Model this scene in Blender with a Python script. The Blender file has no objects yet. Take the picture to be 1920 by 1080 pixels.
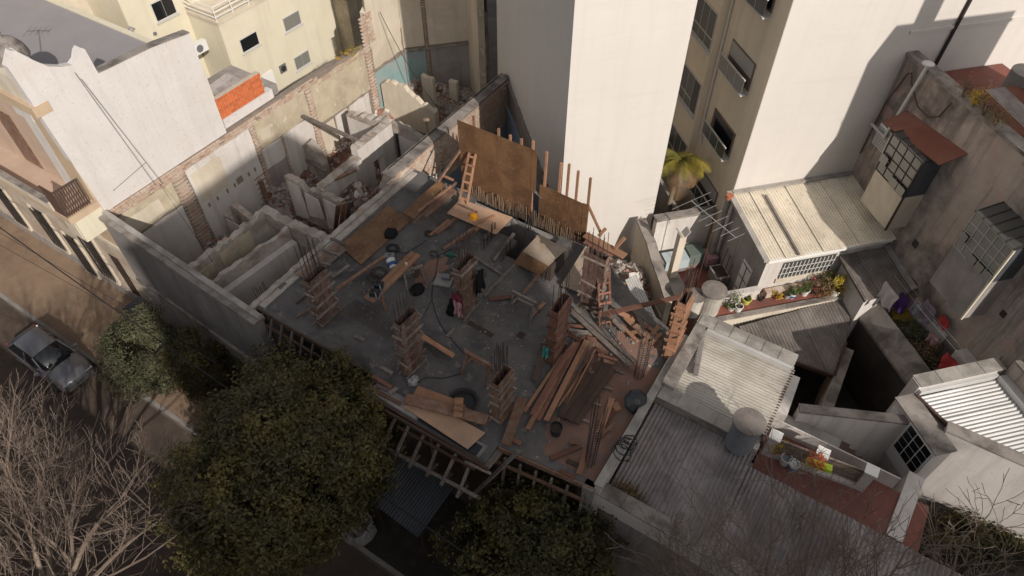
import bpy, bmesh, math, random
from mathutils import Vector, Matrix, noise as mnoise
random.seed(7)
S = bpy.context.scene
COL = S.collection
R_ = math.radians
# ------------------------------------------------------------------ camera
CAMP = Vector((0.0, 0.0, 25.5)); FPX = 1288.0; PITCH = 48.6; HEAD = 32.5
cd = bpy.data.cameras.new('camera'); cam = bpy.data.objects.new('camera', cd); COL.objects.link(cam)
cam.location = CAMP; cam.rotation_euler = (R_(90 - PITCH), 0, R_(HEAD))
cd.sensor_width = 36.0; cd.lens = FPX / 1920 * 36.0; cd.clip_end = 600; cd.clip_start = 0.5
S.camera = cam
# ------------------------------------------------------------------ sky and sun
SUN_EL = 32.0
LD = Vector((-math.sin(R_(60)) * math.cos(R_(SUN_EL)), math.cos(R_(60)) * math.cos(R_(SUN_EL)), -math.sin(R_(SUN_EL))))
w = bpy.data.worlds.new('World'); S.world = w; w.use_nodes = True
nt = w.node_tree; bg = nt.nodes['Background']
sk = nt.nodes.new('ShaderNodeTexSky'); sk.sky_type = 'NISHITA'; sk.sun_disc = False
sk.sun_elevation = R_(SUN_EL); sk.sun_rotation = math.atan2(-LD.x, -LD.y)
sk.air_density = 1.0; sk.dust_density = 2.5; sk.ozone_density = 1.0
hs_ = nt.nodes.new('ShaderNodeHueSaturation'); hs_.inputs['Saturation'].default_value = 0.3
nt.links.new(sk.outputs[0], hs_.inputs['Color']); nt.links.new(hs_.outputs[0], bg.inputs[0]); bg.inputs[1].default_value = 0.11
sd = bpy.data.lights.new('sun', 'SUN'); so = bpy.data.objects.new('sun', sd); COL.objects.link(so)
sd.energy = 4.15; sd.angle = R_(0.55); sd.color = (1.0, 0.93, 0.845)
so.rotation_euler = LD.to_track_quat('-Z', 'Y').to_euler(); so.location = (40, -20, 60)
S.view_settings.view_transform = 'Standard'; S.view_settings.look = 'None'
S.view_settings.exposure = 0.0; S.view_settings.gamma = 1.0
S.render.engine = 'CYCLES'
# ------------------------------------------------------------------ photo pixel -> direction (distance comes from a plane)
_q = cam.rotation_euler.to_matrix()
def ray(px, py): return _q @ Vector(((px - 960) / FPX, -(py - 540) / FPX, -1.0))
def P(px, py, z):
    d = ray(px, py); return CAMP + d * ((z - CAMP.z) / d.z)
def PY(px, py, y):
    d = ray(px, py); return CAMP + d * ((y - CAMP.y) / d.y)
def PX(px, py, x):
    d = ray(px, py); return CAMP + d * ((x - CAMP.x) / d.x)
def PD(px, py, c, n):
    d = ray(px, py); return CAMP + d * (((c[0] - CAMP.x) * n[0] + (c[1] - CAMP.y) * n[1]) / (d.x * n[0] + d.y * n[1]))
# the block behind is turned by about 45 degrees: own axes a (along its pale wall) and b (out of it)
C0 = (-3.83, 22.43); DA = (0.70, 0.714); DB = (0.714, -0.70)
def AB(a, b, z): return Vector((C0[0] + DA[0] * a + DB[0] * b, C0[1] + DA[1] * a + DB[1] * b, z))
def PA(px, py, a): return PD(px, py, (C0[0] + DA[0] * a, C0[1] + DA[1] * a), DA)
def PB(px, py, b): return PD(px, py, (C0[0] + DB[0] * b, C0[1] + DB[1] * b), DB)
def toab(p):
    dx, dy = p[0] - C0[0], p[1] - C0[1]; return dx * DA[0] + dy * DA[1], dx * DB[0] + dy * DB[1]
SLAB = 7.0
# ------------------------------------------------------------------ materials
def srgb(r, g, b):
    f = lambda c: (c / 255 / 12.92) if c <= 10.31 else ((c / 255 + 0.055) / 1.055) ** 2.4
    return (f(r), f(g), f(b))
MATS = {}
def _mix(N, L, fac, a, b, typ='MIX'):
    m = N.new('ShaderNodeMix'); m.data_type = 'RGBA'; m.blend_type = typ
    for i, v in ((0, fac), (6, a), (7, b)):
        if hasattr(v, 'is_linked') or hasattr(v, 'links'): L.new(v, m.inputs[i])
        elif i == 0: m.inputs[0].default_value = v
        else: m.inputs[i].default_value = (*v[:3], 1)
    return m.outputs[2]
def _noise(N, L, vec, scale, detail=6, rough=0.6, dist=0.0):
    n = N.new('ShaderNodeTexNoise'); n.inputs['Scale'].default_value = scale; n.inputs['Detail'].default_value = detail
    n.inputs['Roughness'].default_value = rough; n.inputs['Distortion'].default_value = dist; L.new(vec, n.inputs['Vector']); return n.outputs[0]
def _ramp(N, L, v, a, b, c0=0.0, c1=1.0):
    m = N.new('ShaderNodeMapRange'); m.inputs[1].default_value = a; m.inputs[2].default_value = b
    m.inputs[3].default_value = c0; m.inputs[4].default_value = c1; L.new(v, m.inputs[0]); return m.outputs[0]
def _map(N, L, vec, sc):
    m = N.new('ShaderNodeMapping'); m.inputs['Scale'].default_value = sc; L.new(vec, m.inputs['Vector']); return m.outputs[0]
def mat(name, c1, c2=None, scale=1.5, rough=0.85, bump=0.15, bscale=30, stain=None, stain_amt=0.0, stain_scale=0.35,
        streak=None, streak_amt=0.0, speck=None, speck_amt=0.0, speck_scale=14, vary=0.0, world=True, metal=0.0, spec=0.3, stretch=(1, 1, 1), hband=None, hband_amt=0.0):
    """surface with two-tone mottling, broad stains, rain streaks and specks"""
    m = bpy.data.materials.new(name); m.use_nodes = True; N = m.node_tree.nodes; L = m.node_tree.links
    B = N['Principled BSDF']; B.inputs['Roughness'].default_value = rough; B.inputs['Metallic'].default_value = metal
    B.inputs['Specular IOR Level'].default_value = spec
    if world: vec = N.new('ShaderNodeNewGeometry').outputs['Position']
    else: vec = N.new('ShaderNodeTexCoord').outputs['Object']
    if world is False:
        oi = N.new('ShaderNodeObjectInfo'); ad = N.new('ShaderNodeVectorMath'); ad.operation = 'ADD'
        sc = N.new('ShaderNodeVectorMath'); sc.operation = 'SCALE'; sc.inputs[3].default_value = 37.0
        cb = N.new('ShaderNodeCombineXYZ')
        for i in range(3): L.new(oi.outputs['Random'], cb.inputs[i])
        L.new(cb.outputs[0], sc.inputs[0]); L.new(vec, ad.inputs[0]); L.new(sc.outputs[0], ad.inputs[1]); vec = ad.outputs[0]
    sv = _map(N, L, vec, stretch) if stretch != (1, 1, 1) else vec
    if c2 is None: c2 = tuple(c * 0.8 for c in c1)
    col = _mix(N, L, _ramp(N, L, _noise(N, L, sv, scale, 8, 0.65), 0.3, 0.7), c1, c2)
    if stain is not None:
        col = _mix(N, L, _ramp(N, L, _noise(N, L, vec, stain_scale, 7, 0.65, 0.4), 0.46, 0.62, 0, stain_amt), col, stain)
    if streak is not None:
        v2 = _map(N, L, vec, (1.6, 1.6, 0.12))
        col = _mix(N, L, _ramp(N, L, _noise(N, L, v2, 1.4, 6, 0.7), 0.49, 0.63, 0, streak_amt), col, streak)
    if hband is not None:
        v3 = _map(N, L, vec, (.35, .35, 3.2))
        col = _mix(N, L, _ramp(N, L, _noise(N, L, v3, 1.0, 5, 0.7, 0.6), 0.54, 0.68, 0, hband_amt), col, hband)
    if speck is not None:
        col = _mix(N, L, _ramp(N, L, _noise(N, L, vec, speck_scale, 3, 0.5), 0.62, 0.68, 0, speck_amt), col, speck)
    if vary:
        oi = N.new('ShaderNodeObjectInfo'); hs = N.new('ShaderNodeHueSaturation')
        L.new(_ramp(N, L, oi.outputs['Random'], 0, 1, 1 - vary, 1 + vary), hs.inputs['Value']); L.new(col, hs.inputs['Color']); col = hs.outputs[0]
    L.new(col, B.inputs['Base Color'])
    if bump:
        bp = N.new('ShaderNodeBump'); bp.inputs['Strength'].default_value = bump; bp.inputs['Distance'].default_value = 0.02
        L.new(_noise(N, L, sv, bscale, 5, 0.6), bp.inputs['Height']); L.new(bp.outputs[0], B.inputs['Normal'])
    MATS[name] = m; return m
def wood(name, c1, c2, rough=0.8, vary=0.25, dust=None, dust_amt=0.0):
    """boards: grain along the local X axis of each board"""
    m = bpy.data.materials.new(name); m.use_nodes = True; N = m.node_tree.nodes; L = m.node_tree.links
    B = N['Principled BSDF']; B.inputs['Roughness'].default_value = rough; B.inputs['Specular IOR Level'].default_value = 0.25
    tc = N.new('ShaderNodeTexCoord').outputs['Object']; oi = N.new('ShaderNodeObjectInfo')
    ad = N.new('ShaderNodeVectorMath'); ad.operation = 'ADD'; cb = N.new('ShaderNodeCombineXYZ')
    mu = N.new('ShaderNodeMath'); mu.operation = 'MULTIPLY'; mu.inputs[1].default_value = 91.0; L.new(oi.outputs['Random'], mu.inputs[0])
    for i in range(3): L.new(mu.outputs[0], cb.inputs[i])
    L.new(tc, ad.inputs[0]); L.new(cb.outputs[0], ad.inputs[1])
    v = _map(N, L, ad.outputs[0], (1.2, 22, 22))
    col = _mix(N, L, _ramp(N, L, _noise(N, L, v, 1.0, 6, 0.7), 0.3, 0.7), c1, c2)
    col = _mix(N, L, _ramp(N, L, _noise(N, L, ad.outputs[0], 2.3, 6, 0.65), 0.52, 0.7, 0, 0.55), col, tuple(c * 0.45 for c in c2))
    if dust is not None: col = _mix(N, L, _ramp(N, L, _noise(N, L, ad.outputs[0], 5, 5, 0.7), 0.45, 0.65, 0, dust_amt), col, dust)
    hs = N.new('ShaderNodeHueSaturation'); L.new(_ramp(N, L, oi.outputs['Random'], 0, 1, 1 - vary, 1 + vary), hs.inputs['Value'])
    L.new(col, hs.inputs['Color']); L.new(hs.outputs[0], B.inputs['Base Color'])
    bp = N.new('ShaderNodeBump'); bp.inputs['Strength'].default_value = 0.25; bp.inputs['Distance'].default_value = 0.01
    L.new(_noise(N, L, v, 2.0, 4, 0.6), bp.inputs['Height']); L.new(bp.outputs[0], B.inputs['Normal'])
    MATS[name] = m; return m
def flat(name, c, rough=0.5, metal=0.0, spec=0.5, alpha=1.0, trans=0.0):
    m = bpy.data.materials.new(name); m.use_nodes = True; B = m.node_tree.nodes['Principled BSDF']
    B.inputs['Base Color'].default_value = (*c, 1); B.inputs['Roughness'].default_value = rough; B.inputs['Metallic'].default_value = metal
    B.inputs['Specular IOR Level'].default_value = spec; B.inputs['Alpha'].default_value = alpha; B.inputs['Transmission Weight'].default_value = trans
    MATS[name] = m; return m
# plasters
mat('white_plaster', (.63, .59, .555), (.56, .52, .49), 0.9, bump=.2, stain=(.47, .425, .385), stain_amt=.5, streak=(.40, .36, .325), streak_amt=.5, speck=(.32, .27, .235), speck_amt=.35, speck_scale=11)
mat('tower_plaster', (.60, .56, .52), (.57, .53, .49), 0.45, bump=.06, stain=(.575, .53, .485), stain_amt=.45, streak=(.53, .485, .44), streak_amt=.32, hband=(.52, .475, .43), hband_amt=.38)
mat('party_white', (.63, .59, .57), (.565, .53, .51), 1.1, bump=.35, bscale=12, stain=(.57, .52, .475), stain_amt=.55, streak=(.53, .485, .455), streak_amt=.5, speck=(.33, .27, .23), speck_amt=.35, speck_scale=9)
mat('front_wall', (.25, .232, .226), (.19, .176, .172), 1.1, bump=.35, bscale=12, stain=(.14, .128, .124), stain_amt=.65, streak=(.115, .104, .101), streak_amt=.55, speck=(.1, .085, .078), speck_amt=.35, speck_scale=7)  # white street wall greyed down: the shade over most of it is in this colour
mat('cream_plaster', (.66, .61, .475), (.62, .565, .435), 0.7, bump=.08, stain=(.56, .50, .38), stain_amt=.4, streak=(.50, .44, .34), streak_amt=.3)
mat('cream_pale', (.62, .55, .45), (.55, .48, .38), 1.1, bump=.2, stain=(.42, .36, .28), stain_amt=.6, streak=(.45, .38, .30), streak_amt=.4)
mat('window_wall', (.74, .64, .50), (.69, .595, .46), 0.6, bump=.08, stain=(.62, .53, .41), stain_amt=.4, streak=(.52, .455, .37), streak_amt=.4)
mat('ochre_plaster', (.52, .45, .33), (.40, .33, .24), 1.4, bump=.3, bscale=14, stain=(.30, .25, .19), stain_amt=.6, stain_scale=.8, speck=(.62, .57, .48), speck_amt=.5, speck_scale=2.2)
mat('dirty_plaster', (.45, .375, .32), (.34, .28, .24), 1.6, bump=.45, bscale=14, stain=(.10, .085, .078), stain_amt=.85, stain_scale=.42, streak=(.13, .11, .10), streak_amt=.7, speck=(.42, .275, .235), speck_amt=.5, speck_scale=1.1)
mat('grey_plaster', (.36, .33, .31), (.28, .255, .24), 1.2, bump=.25, stain=(.18, .16, .15), stain_amt=.6, streak=(.16, .14, .135), streak_amt=.5)
mat('blue_plaster', (.22, .28, .35), (.17, .215, .28), 1.1, bump=.2, stain=(.30, .28, .27), stain_amt=.4)
mat('teal_plaster', (.26, .38, .38), (.20, .29, .29), 1.6, bump=.3, stain=(.35, .33, .31), stain_amt=.9, stain_scale=.8)
mat('pink_plaster', (.52, .385, .30), (.46, .33, .25), 1.0, bump=.15, stain=(.40, .29, .22), stain_amt=.5, streak=(.42, .31, .24), streak_amt=.4)
mat('beige_plaster', (.55, .42, .29), (.47, .35, .24), 0.8, bump=.15, stain=(.36, .26, .18), stain_amt=.4, streak=(.38, .28, .2), streak_amt=.4)
mat('facade_mottled', (.58, .51, .42), (.42, .33, .26), 1.7, bump=.2, stain=(.33, .24, .19), stain_amt=.6, stain_scale=1.0)
mat('broken_plaster', (.46, .415, .37), (.33, .29, .25), 2.5, bump=.6, bscale=9, stain=(.21, .165, .135), stain_amt=.75, stain_scale=1.0, speck=(.34, .18, .12), speck_amt=.55, speck_scale=3)
mat('rubble_mortar', (.27, .225, .19), (.185, .15, .125), 3, bump=.7, bscale=11, speck=(.30, .175, .125), speck_amt=.6, speck_scale=4)
mat('rubble_pale', (.50, .46, .42), (.38, .34, .31), 4, bump=.4, vary=.3, world=False)
mat('rubble', (.30, .26, .23), (.20, .165, .145), 4, bump=.5, vary=.35, world=False)
mat('rubble_red', (.27, .14, .10), (.20, .10, .075), 4, bump=.5, vary=.4, world=False)
mat('brick_pale', (.50, .385, .30), (.37, .245, .18), 6, bump=.3, stain=(.52, .45, .38), stain_amt=.75, stain_scale=1.6, vary=.1, world=True)
mat('brick_orange', (.56, .15, .05), (.46, .115, .04), 4, bump=.2, vary=.12, world=False)
mat('mortar', (.52, .45, .38), (.42, .36, .30), 4, bump=.4)
# ground and concrete
mat('sidewalk', (.27, .19, .13), (.21, .145, .10), 1.3, bump=.15, stain=(.15, .10, .07), stain_amt=.6, speck=(.35, .27, .2), speck_amt=.3)
mat('asphalt', (.105, .077, .06), (.075, .055, .043), 2.0, bump=.3, stain=(.045, .034, .028), stain_amt=.7, speck=(.15, .115, .092), speck_amt=.4, speck_scale=6)
mat('tank_blue', (.20, .215, .24), (.15, .16, .18), 1.6, bump=.1, rough=.6, stain=(.27, .265, .26), stain_amt=.5, streak=(.10, .10, .105), streak_amt=.5)
mat('shaded_pavement', (.05, .042, .037), (.034, .029, .026), 1.5, bump=.4, stain=(.02, .017, .016), stain_amt=.7, speck=(.085, .07, .06), speck_amt=.4, speck_scale=4)  # sidewalk darkened in colour for the shade under trees and slab
mat('yard_shade', (.075, .06, .05), (.05, .04, .035), 1.5, bump=.4, stain=(.025, .02, .018), stain_amt=.7)  # shade of the deep enclosed yard and court, put into the base colour
mat('earth', (.125, .098, .08), (.085, .066, .055), 1.6, bump=.5, bscale=12, stain=(.17, .14, .118), stain_amt=.6)
mat('slab_concrete', (.142, .131, .125), (.09, .083, .08), 1.1, bump=.5, bscale=18, stain=(.05, .046, .045), stain_amt=.8, stain_scale=.5, streak=(.155, .138, .124), streak_amt=.4, speck=(.23, .21, .195), speck_amt=.45, speck_scale=3.5)
mat('concrete', (.33, .31, .29), (.24, .22, .205), 1.4, bump=.3, stain=(.16, .145, .13), stain_amt=.6, streak=(.15, .135, .125), streak_amt=.4)
mat('concrete_pale', (.40, .37, .335), (.30, .275, .248), 1.6, bump=.35, stain=(.155, .138, .123), stain_amt=.7, stain_scale=.9)
mat('coping', (.31, .275, .245), (.20, .176, .158), 2.2, bump=.45, stain=(.085, .073, .066), stain_amt=.8, stain_scale=1.1)
mat('dust_red', (.25, .135, .10), (.19, .11, .085), 1.8, bump=.4, bscale=22, stain=(.15, .12, .105), stain_amt=.7, stain_scale=1.3, speck=(.30, .2, .155), speck_amt=.5, speck_scale=9)
mat('red_floor', (.245, .085, .062), (.195, .07, .053), 1.6, bump=.1, rough=.7, stain=(.15, .068, .055), stain_amt=.7, speck=(.36, .22, .18), speck_amt=.35, speck_scale=6)
mat('roof_membrane', (.295, .275, .28), (.27, .25, .255), 0.6, bump=.1, stain=(.23, .215, .22), stain_amt=.4)
mat('fibre_cement', (.50, .465, .41), (.42, .385, .335), 1.4, bump=.25, stain=(.30, .27, .23), stain_amt=.6, stain_scale=.7, speck=(.27, .24, .2), speck_amt=.45, speck_scale=7, vary=.1)
mat('fibre_dark', (.235, .205, .185), (.17, .148, .132), 1.4, bump=.3, stain=(.085, .072, .065), stain_amt=.7, stain_scale=.6, speck=(.36, .33, .3), speck_amt=.4, vary=.14)
mat('zinc', (.60, .59, .575), (.52, .51, .495), 1.2, rough=.45, metal=.25, bump=.08, stain=(.40, .375, .345), stain_amt=.5, vary=.08)
mat('zinc_dull', (.34, .305, .295), (.245, .218, .21), 1.3, rough=.7, metal=.05, bump=.15, stain=(.15, .125, .118), stain_amt=.65, stain_scale=.8, speck=(.12, .09, .075), speck_amt=.45, speck_scale=5, vary=.13)
mat('zinc_dark', (.095, .10, .115), (.065, .07, .08), 1.0, rough=.65, metal=.1, bump=.08, stain=(.035, .034, .036), stain_amt=.6)
mat('rust', (.27, .19, .135), (.17, .115, .08), 5, rough=.8, bump=.25, vary=.4, world=False)
mat('rust_sheet', (.20, .075, .05), (.155, .058, .042), 1.5, rough=.75, bump=.1, stain=(.26, .16, .12), stain_amt=.4)
mat('rebar', (.075, .055, .047), (.05, .038, .034), 9, rough=.75, bump=0, world=False, vary=.25)
mat('iron_dark', (.045, .035, .032), (.03, .025, .023), 9, rough=.6, bump=0)
mat('iron_brown', (.10, .06, .045), (.07, .042, .034), 9, rough=.6, bump=0)
# wood
wood('plank_fresh', (0.335, 0.183, 0.113), (0.257, 0.133, 0.078), vary=.25)
wood('plank_red', (0.226, 0.109, 0.074), (0.156, 0.074, 0.053), vary=.35)
wood('plank_brown', (0.211, 0.117, 0.074), (0.144, 0.078, 0.051), vary=.3, dust=(.30, .26, .23), dust_amt=.35)
wood('plank_grey', (0.195, 0.160, 0.136), (0.129, 0.105, 0.090), vary=.3, dust=(.33, .30, .28), dust_amt=.4)
wood('plank_dark', (0.094, 0.058, 0.043), (0.058, 0.039, 0.031), vary=.3)
wood('form_board', (.145, .083, .063), (.092, .052, .041), vary=.35, dust=(.29, .24, .21), dust_amt=.45)
wood('batten', (0.222, 0.168, 0.136), (0.148, 0.109, 0.087), vary=.35, dust=(.34, .305, .28), dust_amt=.5)
mat('plywood', (.20, .108, .055), (.14, .073, .036), 1.5, rough=.6, bump=.15, stain=(.08, .042, .023), stain_amt=.75, stain_scale=.9, streak=(.11, .056, .028), streak_amt=.6, speck=(.33, .24, .165), speck_amt=.4, speck_scale=10)
mat('shed_roof', (.74, .66, .54), (.63, .56, .45), 1.4, bump=.25, stain=(.46, .40, .32), stain_amt=.55, stain_scale=.7, speck=(.36, .31, .25), speck_amt=.5, speck_scale=7, vary=.08)
mat('plywood_pale', (.48, .30, .195), (.40, .245, .155), 1.8, rough=.7, bump=.1, stain=(.33, .22, .16), stain_amt=.6, stain_scale=1.2, speck=(.55, .45, .38), speck_amt=.3)
mat('plywood_dusty', (.30, .225, .16), (.23, .17, .12), 1.5, rough=.75, bump=.1, stain=(.36, .31, .26), stain_amt=.6, stain_scale=.9)
# vegetation
def leafm(name, c1, c2, c3, trans=.25):
    m = bpy.data.materials.new(name); m.use_nodes = True; N = m.node_tree.nodes; L = m.node_tree.links
    B = N['Principled BSDF']; B.inputs['Roughness'].default_value = .55; B.inputs['Specular IOR Level'].default_value = .35
    g = N.new('ShaderNodeNewGeometry')
    col = _mix(N, L, _ramp(N, L, g.outputs['Random Per Island'], 0, 1), c1, c2)
    col = _mix(N, L, _ramp(N, L, _noise(N, L, g.outputs['Position'], .9, 4, .6), .45, .7), col, c3)
    L.new(col, B.inputs['Base Color'])
    t = N.new('ShaderNodeBsdfTranslucent'); L.new(col, t.inputs['Color']); mx = N.new('ShaderNodeMixShader'); mx.inputs[0].default_value = trans
    L.new(B.outputs[0], mx.inputs[1]); L.new(t.outputs[0], mx.inputs[2]); L.new(mx.outputs[0], N['Material Output'].inputs['Surface'])
    MATS[name] = m
leafm('leaf_dark', (.10, .086, .03), (.036, .034, .014), (.155, .122, .034))
leafm('leaf_olive', (.125, .125, .066), (.085, .088, .046), (.165, .155, .09))
leafm('leaf_pot', (.10, .15, .03), (.06, .09, .02), (.15, .17, .04))
leafm('leaf_palm', (.24, .20, .035), (.10, .11, .03), (.32, .245, .04))
leafm('leaf_dry', (.20, .12, .06), (.14, .09, .05), (.26, .17, .08))
leafm('petal', (.62, .16, .04), (.55, .08, .04), (.66, .28, .05))
leafm('petal_yellow', (.55, .36, .04), (.48, .30, .03), (.40, .34, .05))
leafm('petal_pink', (.45, .10, .10), (.38, .08, .09), (.45, .16, .14))
mat('bark_pale', (.27, .215, .165), (.17, .13, .10), 3, bump=.4, vary=.1)
mat('bark_twig', (.21, .16, .128), (.12, .088, .07), 1.2, bump=0, vary=.1)
mat('bark_dark', (.085, .065, .055), (.055, .042, .037), 4, bump=.3)
# plain things
flat('glass_dark', (.012, .013, .015), .12, 0, .5); flat('glass_grey', (.075, .075, .07), .15, 0, .6); flat('glass_pale', (.20, .195, .175), .22, 0, .6)
flat('window_frame', (.52, .50, .47), .5); flat('frame_brown', (.16, .12, .09), .6); flat('white_paint', (.74, .72, .69), .5); flat('shutter', (.40, .38, .35), .6)
flat('plastic_white', (.70, .69, .66), .45); flat('plastic_black', (.02, .02, .022), .6); flat('plastic_blue', (.03, .09, .27), .45)
flat('plastic_yellow', (.52, .50, .10), .5); flat('helmet_yellow', (.85, .36, .01), .35); flat('lime', (.45, .60, .04), .45)
flat('car_body', (.19, .185, .20), .3, .5, .6); flat('car_glass', (.015, .016, .018), .06, 0, .8); flat('tyre', (.015, .015, .015), .9); flat('chrome', (.5, .5, .5), .25, .8)
flat('cloth_black', (.018, .017, .018), .95, 0, .1); flat('cloth_white', (.50, .46, .44), .9, 0, .1); flat('cloth_purple', (.055, .028, .12), .9, 0, .1)
flat('cloth_red', (.42, .06, .055), .9, 0, .1); flat('cloth_lilac', (.24, .20, .24), .9, 0, .1); flat('cloth_grey', (.27, .27, .29), .9, 0, .1); flat('cloth_pink', (.38, .22, .23), .9, 0, .1)
flat('cloth_blue', (.40, .46, .48), .9, 0, .1); flat('cloth_green', (.13, .155, .14), .9, 0, .1); flat('cloth_wine', (.16, .035, .05), .9, 0, .1)
flat('tool_green', (.02, .09, .07), .5); flat('tool_grey', (.20, .20, .21), .45, .3); flat('teal_plastic', (.05, .25, .26), .5); flat('cable', (.018, .017, .018), .7); flat('wire_pale', (.35, .34, .33), .6)
flat('bag_white', (.30, .29, .29), .8); flat('terracotta', (.38, .14, .07), .8); flat('pvc', (.55, .52, .50), .5); flat('soil', (.05, .035, .028), .95); flat('tarp_black', (.02, .021, .024), .35, 0, .5)
# ------------------------------------------------------------------ mesh helpers
class MB:
    def __init__(s): s.v = []; s.f = []
    def add(s, vs, fs):
        o = len(s.v); s.v += [tuple(v) for v in vs]; s.f += [tuple(i + o for i in f) for f in fs]; return s
    def hexa(s, b, t):
        return s.add(list(b) + list(t), [(3, 2, 1, 0), (4, 5, 6, 7), (0, 1, 5, 4), (1, 2, 6, 5), (2, 3, 7, 6), (3, 0, 4, 7)])
    def box(s, x0, x1, y0, y1, z0, z1):
        return s.hexa([(x0, y0, z0), (x1, y0, z0), (x1, y1, z0), (x0, y1, z0)], [(x0, y0, z1), (x1, y0, z1), (x1, y1, z1), (x0, y1, z1)])
    def obox(s, c, ax, ay, az):
        c, ax, ay, az = map(Vector, (c, ax, ay, az))
        return s.hexa([c - ax - ay - az, c + ax - ay - az, c + ax + ay - az, c - ax + ay - az], [c - ax - ay + az, c + ax - ay + az, c + ax + ay + az, c - ax + ay + az])
    def bar(s, p0, p1, w, h, up=(0, 0, 1)):
        p0, p1 = Vector(p0), Vector(p1); d = p1 - p0; L = d.length; d = d / L if L else Vector((1, 0, 0)); u = Vector(up)
        y = u.cross(d)
        if y.length < 1e-3: y = Vector((0, 1, 0)).cross(d)
        y.normalize(); z = d.cross(y)
        return s.obox((p0 + p1) / 2, d * (L / 2), y * (w / 2), z * (h / 2))
    def prism(s, poly, z0, z1):
        """polygon in plan, z1 may be a list (one height per corner)"""
        n = len(poly); zs = z1 if isinstance(z1, (list, tuple)) else [z1] * n; zb = z0 if isinstance(z0, (list, tuple)) else [z0] * n
        ar = sum(poly[i][0] * poly[(i + 1) % n][1] - poly[(i + 1) % n][0] * poly[i][1] for i in range(n))
        if ar < 0: poly = list(poly)[::-1]; zs = list(zs)[::-1]; zb = list(zb)[::-1]
        vs = [(p[0], p[1], zb[i]) for i, p in enumerate(poly)] + [(p[0], p[1], zs[i]) for i, p in enumerate(poly)]
        fs = [tuple(range(n))[::-1], tuple(range(n, 2 * n))] + [(i, (i + 1) % n, n + (i + 1) % n, n + i) for i in range(n)]
        return s.add(vs, fs)
    def plate(s, pts, nrm):
        """planar outline (3-D points) given thickness along nrm"""
        n = len(pts); nv = Vector(nrm); pts = [Vector(p) for p in pts]
        a = Vector((0, 0, 0))
        for i in range(n): a += (pts[i] - pts[0]).cross(pts[(i + 1) % n] - pts[0])
        if a.dot(nv) < 0: pts = pts[::-1]
        vs = pts + [p + nv for p in pts]
        return s.add(vs, [tuple(range(n))[::-1], tuple(range(n, 2 * n))] + [(i, (i + 1) % n, n + (i + 1) % n, n + i) for i in range(n)])
    def cyl(s, p0, p1, r0, r1=None, n=12, cap=True):
        r1 = r0 if r1 is None else r1; p0, p1 = Vector(p0), Vector(p1); d = (p1 - p0).normalized()
        x = d.orthogonal().normalized(); y = d.cross(x); vs = []
        for p, r in ((p0, r0), (p1, r1)):
            for i in range(n):
                a = 2 * math.pi * i / n; vs.append(p + x * (math.cos(a) * r) + y * (math.sin(a) * r))
        fs = [(i, (i + 1) % n, n + (i + 1) % n, n + i) for i in range(n)]
        if cap: fs += [tuple(range(n))[::-1], tuple(range(n, 2 * n))]
        return s.add(vs, fs)
    def tube(s, pts, r, n=6):
        pts = [Vector(p) for p in pts]; k = len(pts); vs = []; x = None
        for i, p in enumerate(pts):
            d = (pts[min(i + 1, k - 1)] - pts[max(i - 1, 0)]).normalized()
            if x is None: x = d.orthogonal().normalized()
            else:
                x = x - d * x.dot(d); x = x.normalized() if x.length > 1e-5 else d.orthogonal().normalized()
            y = d.cross(x); rr = r[i] if isinstance(r, (list, tuple)) else r
            for j in range(n):
                a = 2 * math.pi * j / n; vs.append(p + x * (math.cos(a) * rr) + y * (math.sin(a) * rr))
        fs = [(i * n + j, i * n + (j + 1) % n, (i + 1) * n + (j + 1) % n, (i + 1) * n + j) for i in range(k - 1) for j in range(n)]
        fs += [tuple(range(n))[::-1], tuple(range((k - 1) * n, k * n))]
        return s.add(vs, fs)
    def lathe(s, c, prof, n=18):
        c = Vector(c); vs = []
        for r, z in prof:
            for i in range(n):
                a = 2 * math.pi * i / n; vs.append(c + Vector((math.cos(a) * r, math.sin(a) * r, z)))
        k = len(prof)
        fs = [(i * n + j, i * n + (j + 1) % n, (i + 1) * n + (j + 1) % n, (i + 1) * n + j) for i in range(k - 1) for j in range(n)]
        fs += [tuple(range(n))[::-1], tuple(range((k - 1) * n, k * n))]
        return s.add(vs, fs)
    def sheet(s, o, u, v, nu, nv, fn):
        o, u, v = Vector(o), Vector(u), Vector(v); vs = []
        for i in range(nu + 1):
            for j in range(nv + 1):
                vs.append(o + u * (i / nu) + v * (j / nv) + fn(i / nu, j / nv))
        k = nv + 1
        return s.add(vs, [(i * k + j, (i + 1) * k + j, (i + 1) * k + j + 1, i * k + j + 1) for i in range(nu) for j in range(nv)])
def rel(o, p):
    o.parent = p
def wloc(o):
    v = o.location.copy()
    while o.parent: o = o.parent; v += o.location
    return v
def build(mb, name, material, parent=None, smooth=False, loc=None, label=None, cat=None, group=None, kind=None):
    vs = mb.v
    if loc is None:
        if parent is not None: loc = None
        else:
            xs = [v[0] for v in vs]; ys = [v[1] for v in vs]; zs = [v[2] for v in vs]
            loc = Vector(((min(xs) + max(xs)) / 2, (min(ys) + max(ys)) / 2, min(zs)))
    base = wloc(parent) if parent is not None else loc
    me = bpy.data.meshes.new(name); me.from_pydata([(v[0] - base[0], v[1] - base[1], v[2] - base[2]) for v in vs], [], mb.f)
    me.materials.append(MATS[material] if isinstance(material, str) else material)
    if smooth:
        me.polygons.foreach_set('use_smooth', [True] * len(me.polygons))
    me.update()
    o = bpy.data.objects.new(name, me); COL.objects.link(o)
    if parent is not None: o.parent = parent
    else: o.location = loc
    tag(o, label, cat, group, kind); return o
def tag(o, label=None, cat=None, group=None, kind=None):
    if label: o['label'] = label
    if cat: o['category'] = cat
    if group: o['group'] = group
    if kind: o['kind'] = kind
    return o
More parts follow.
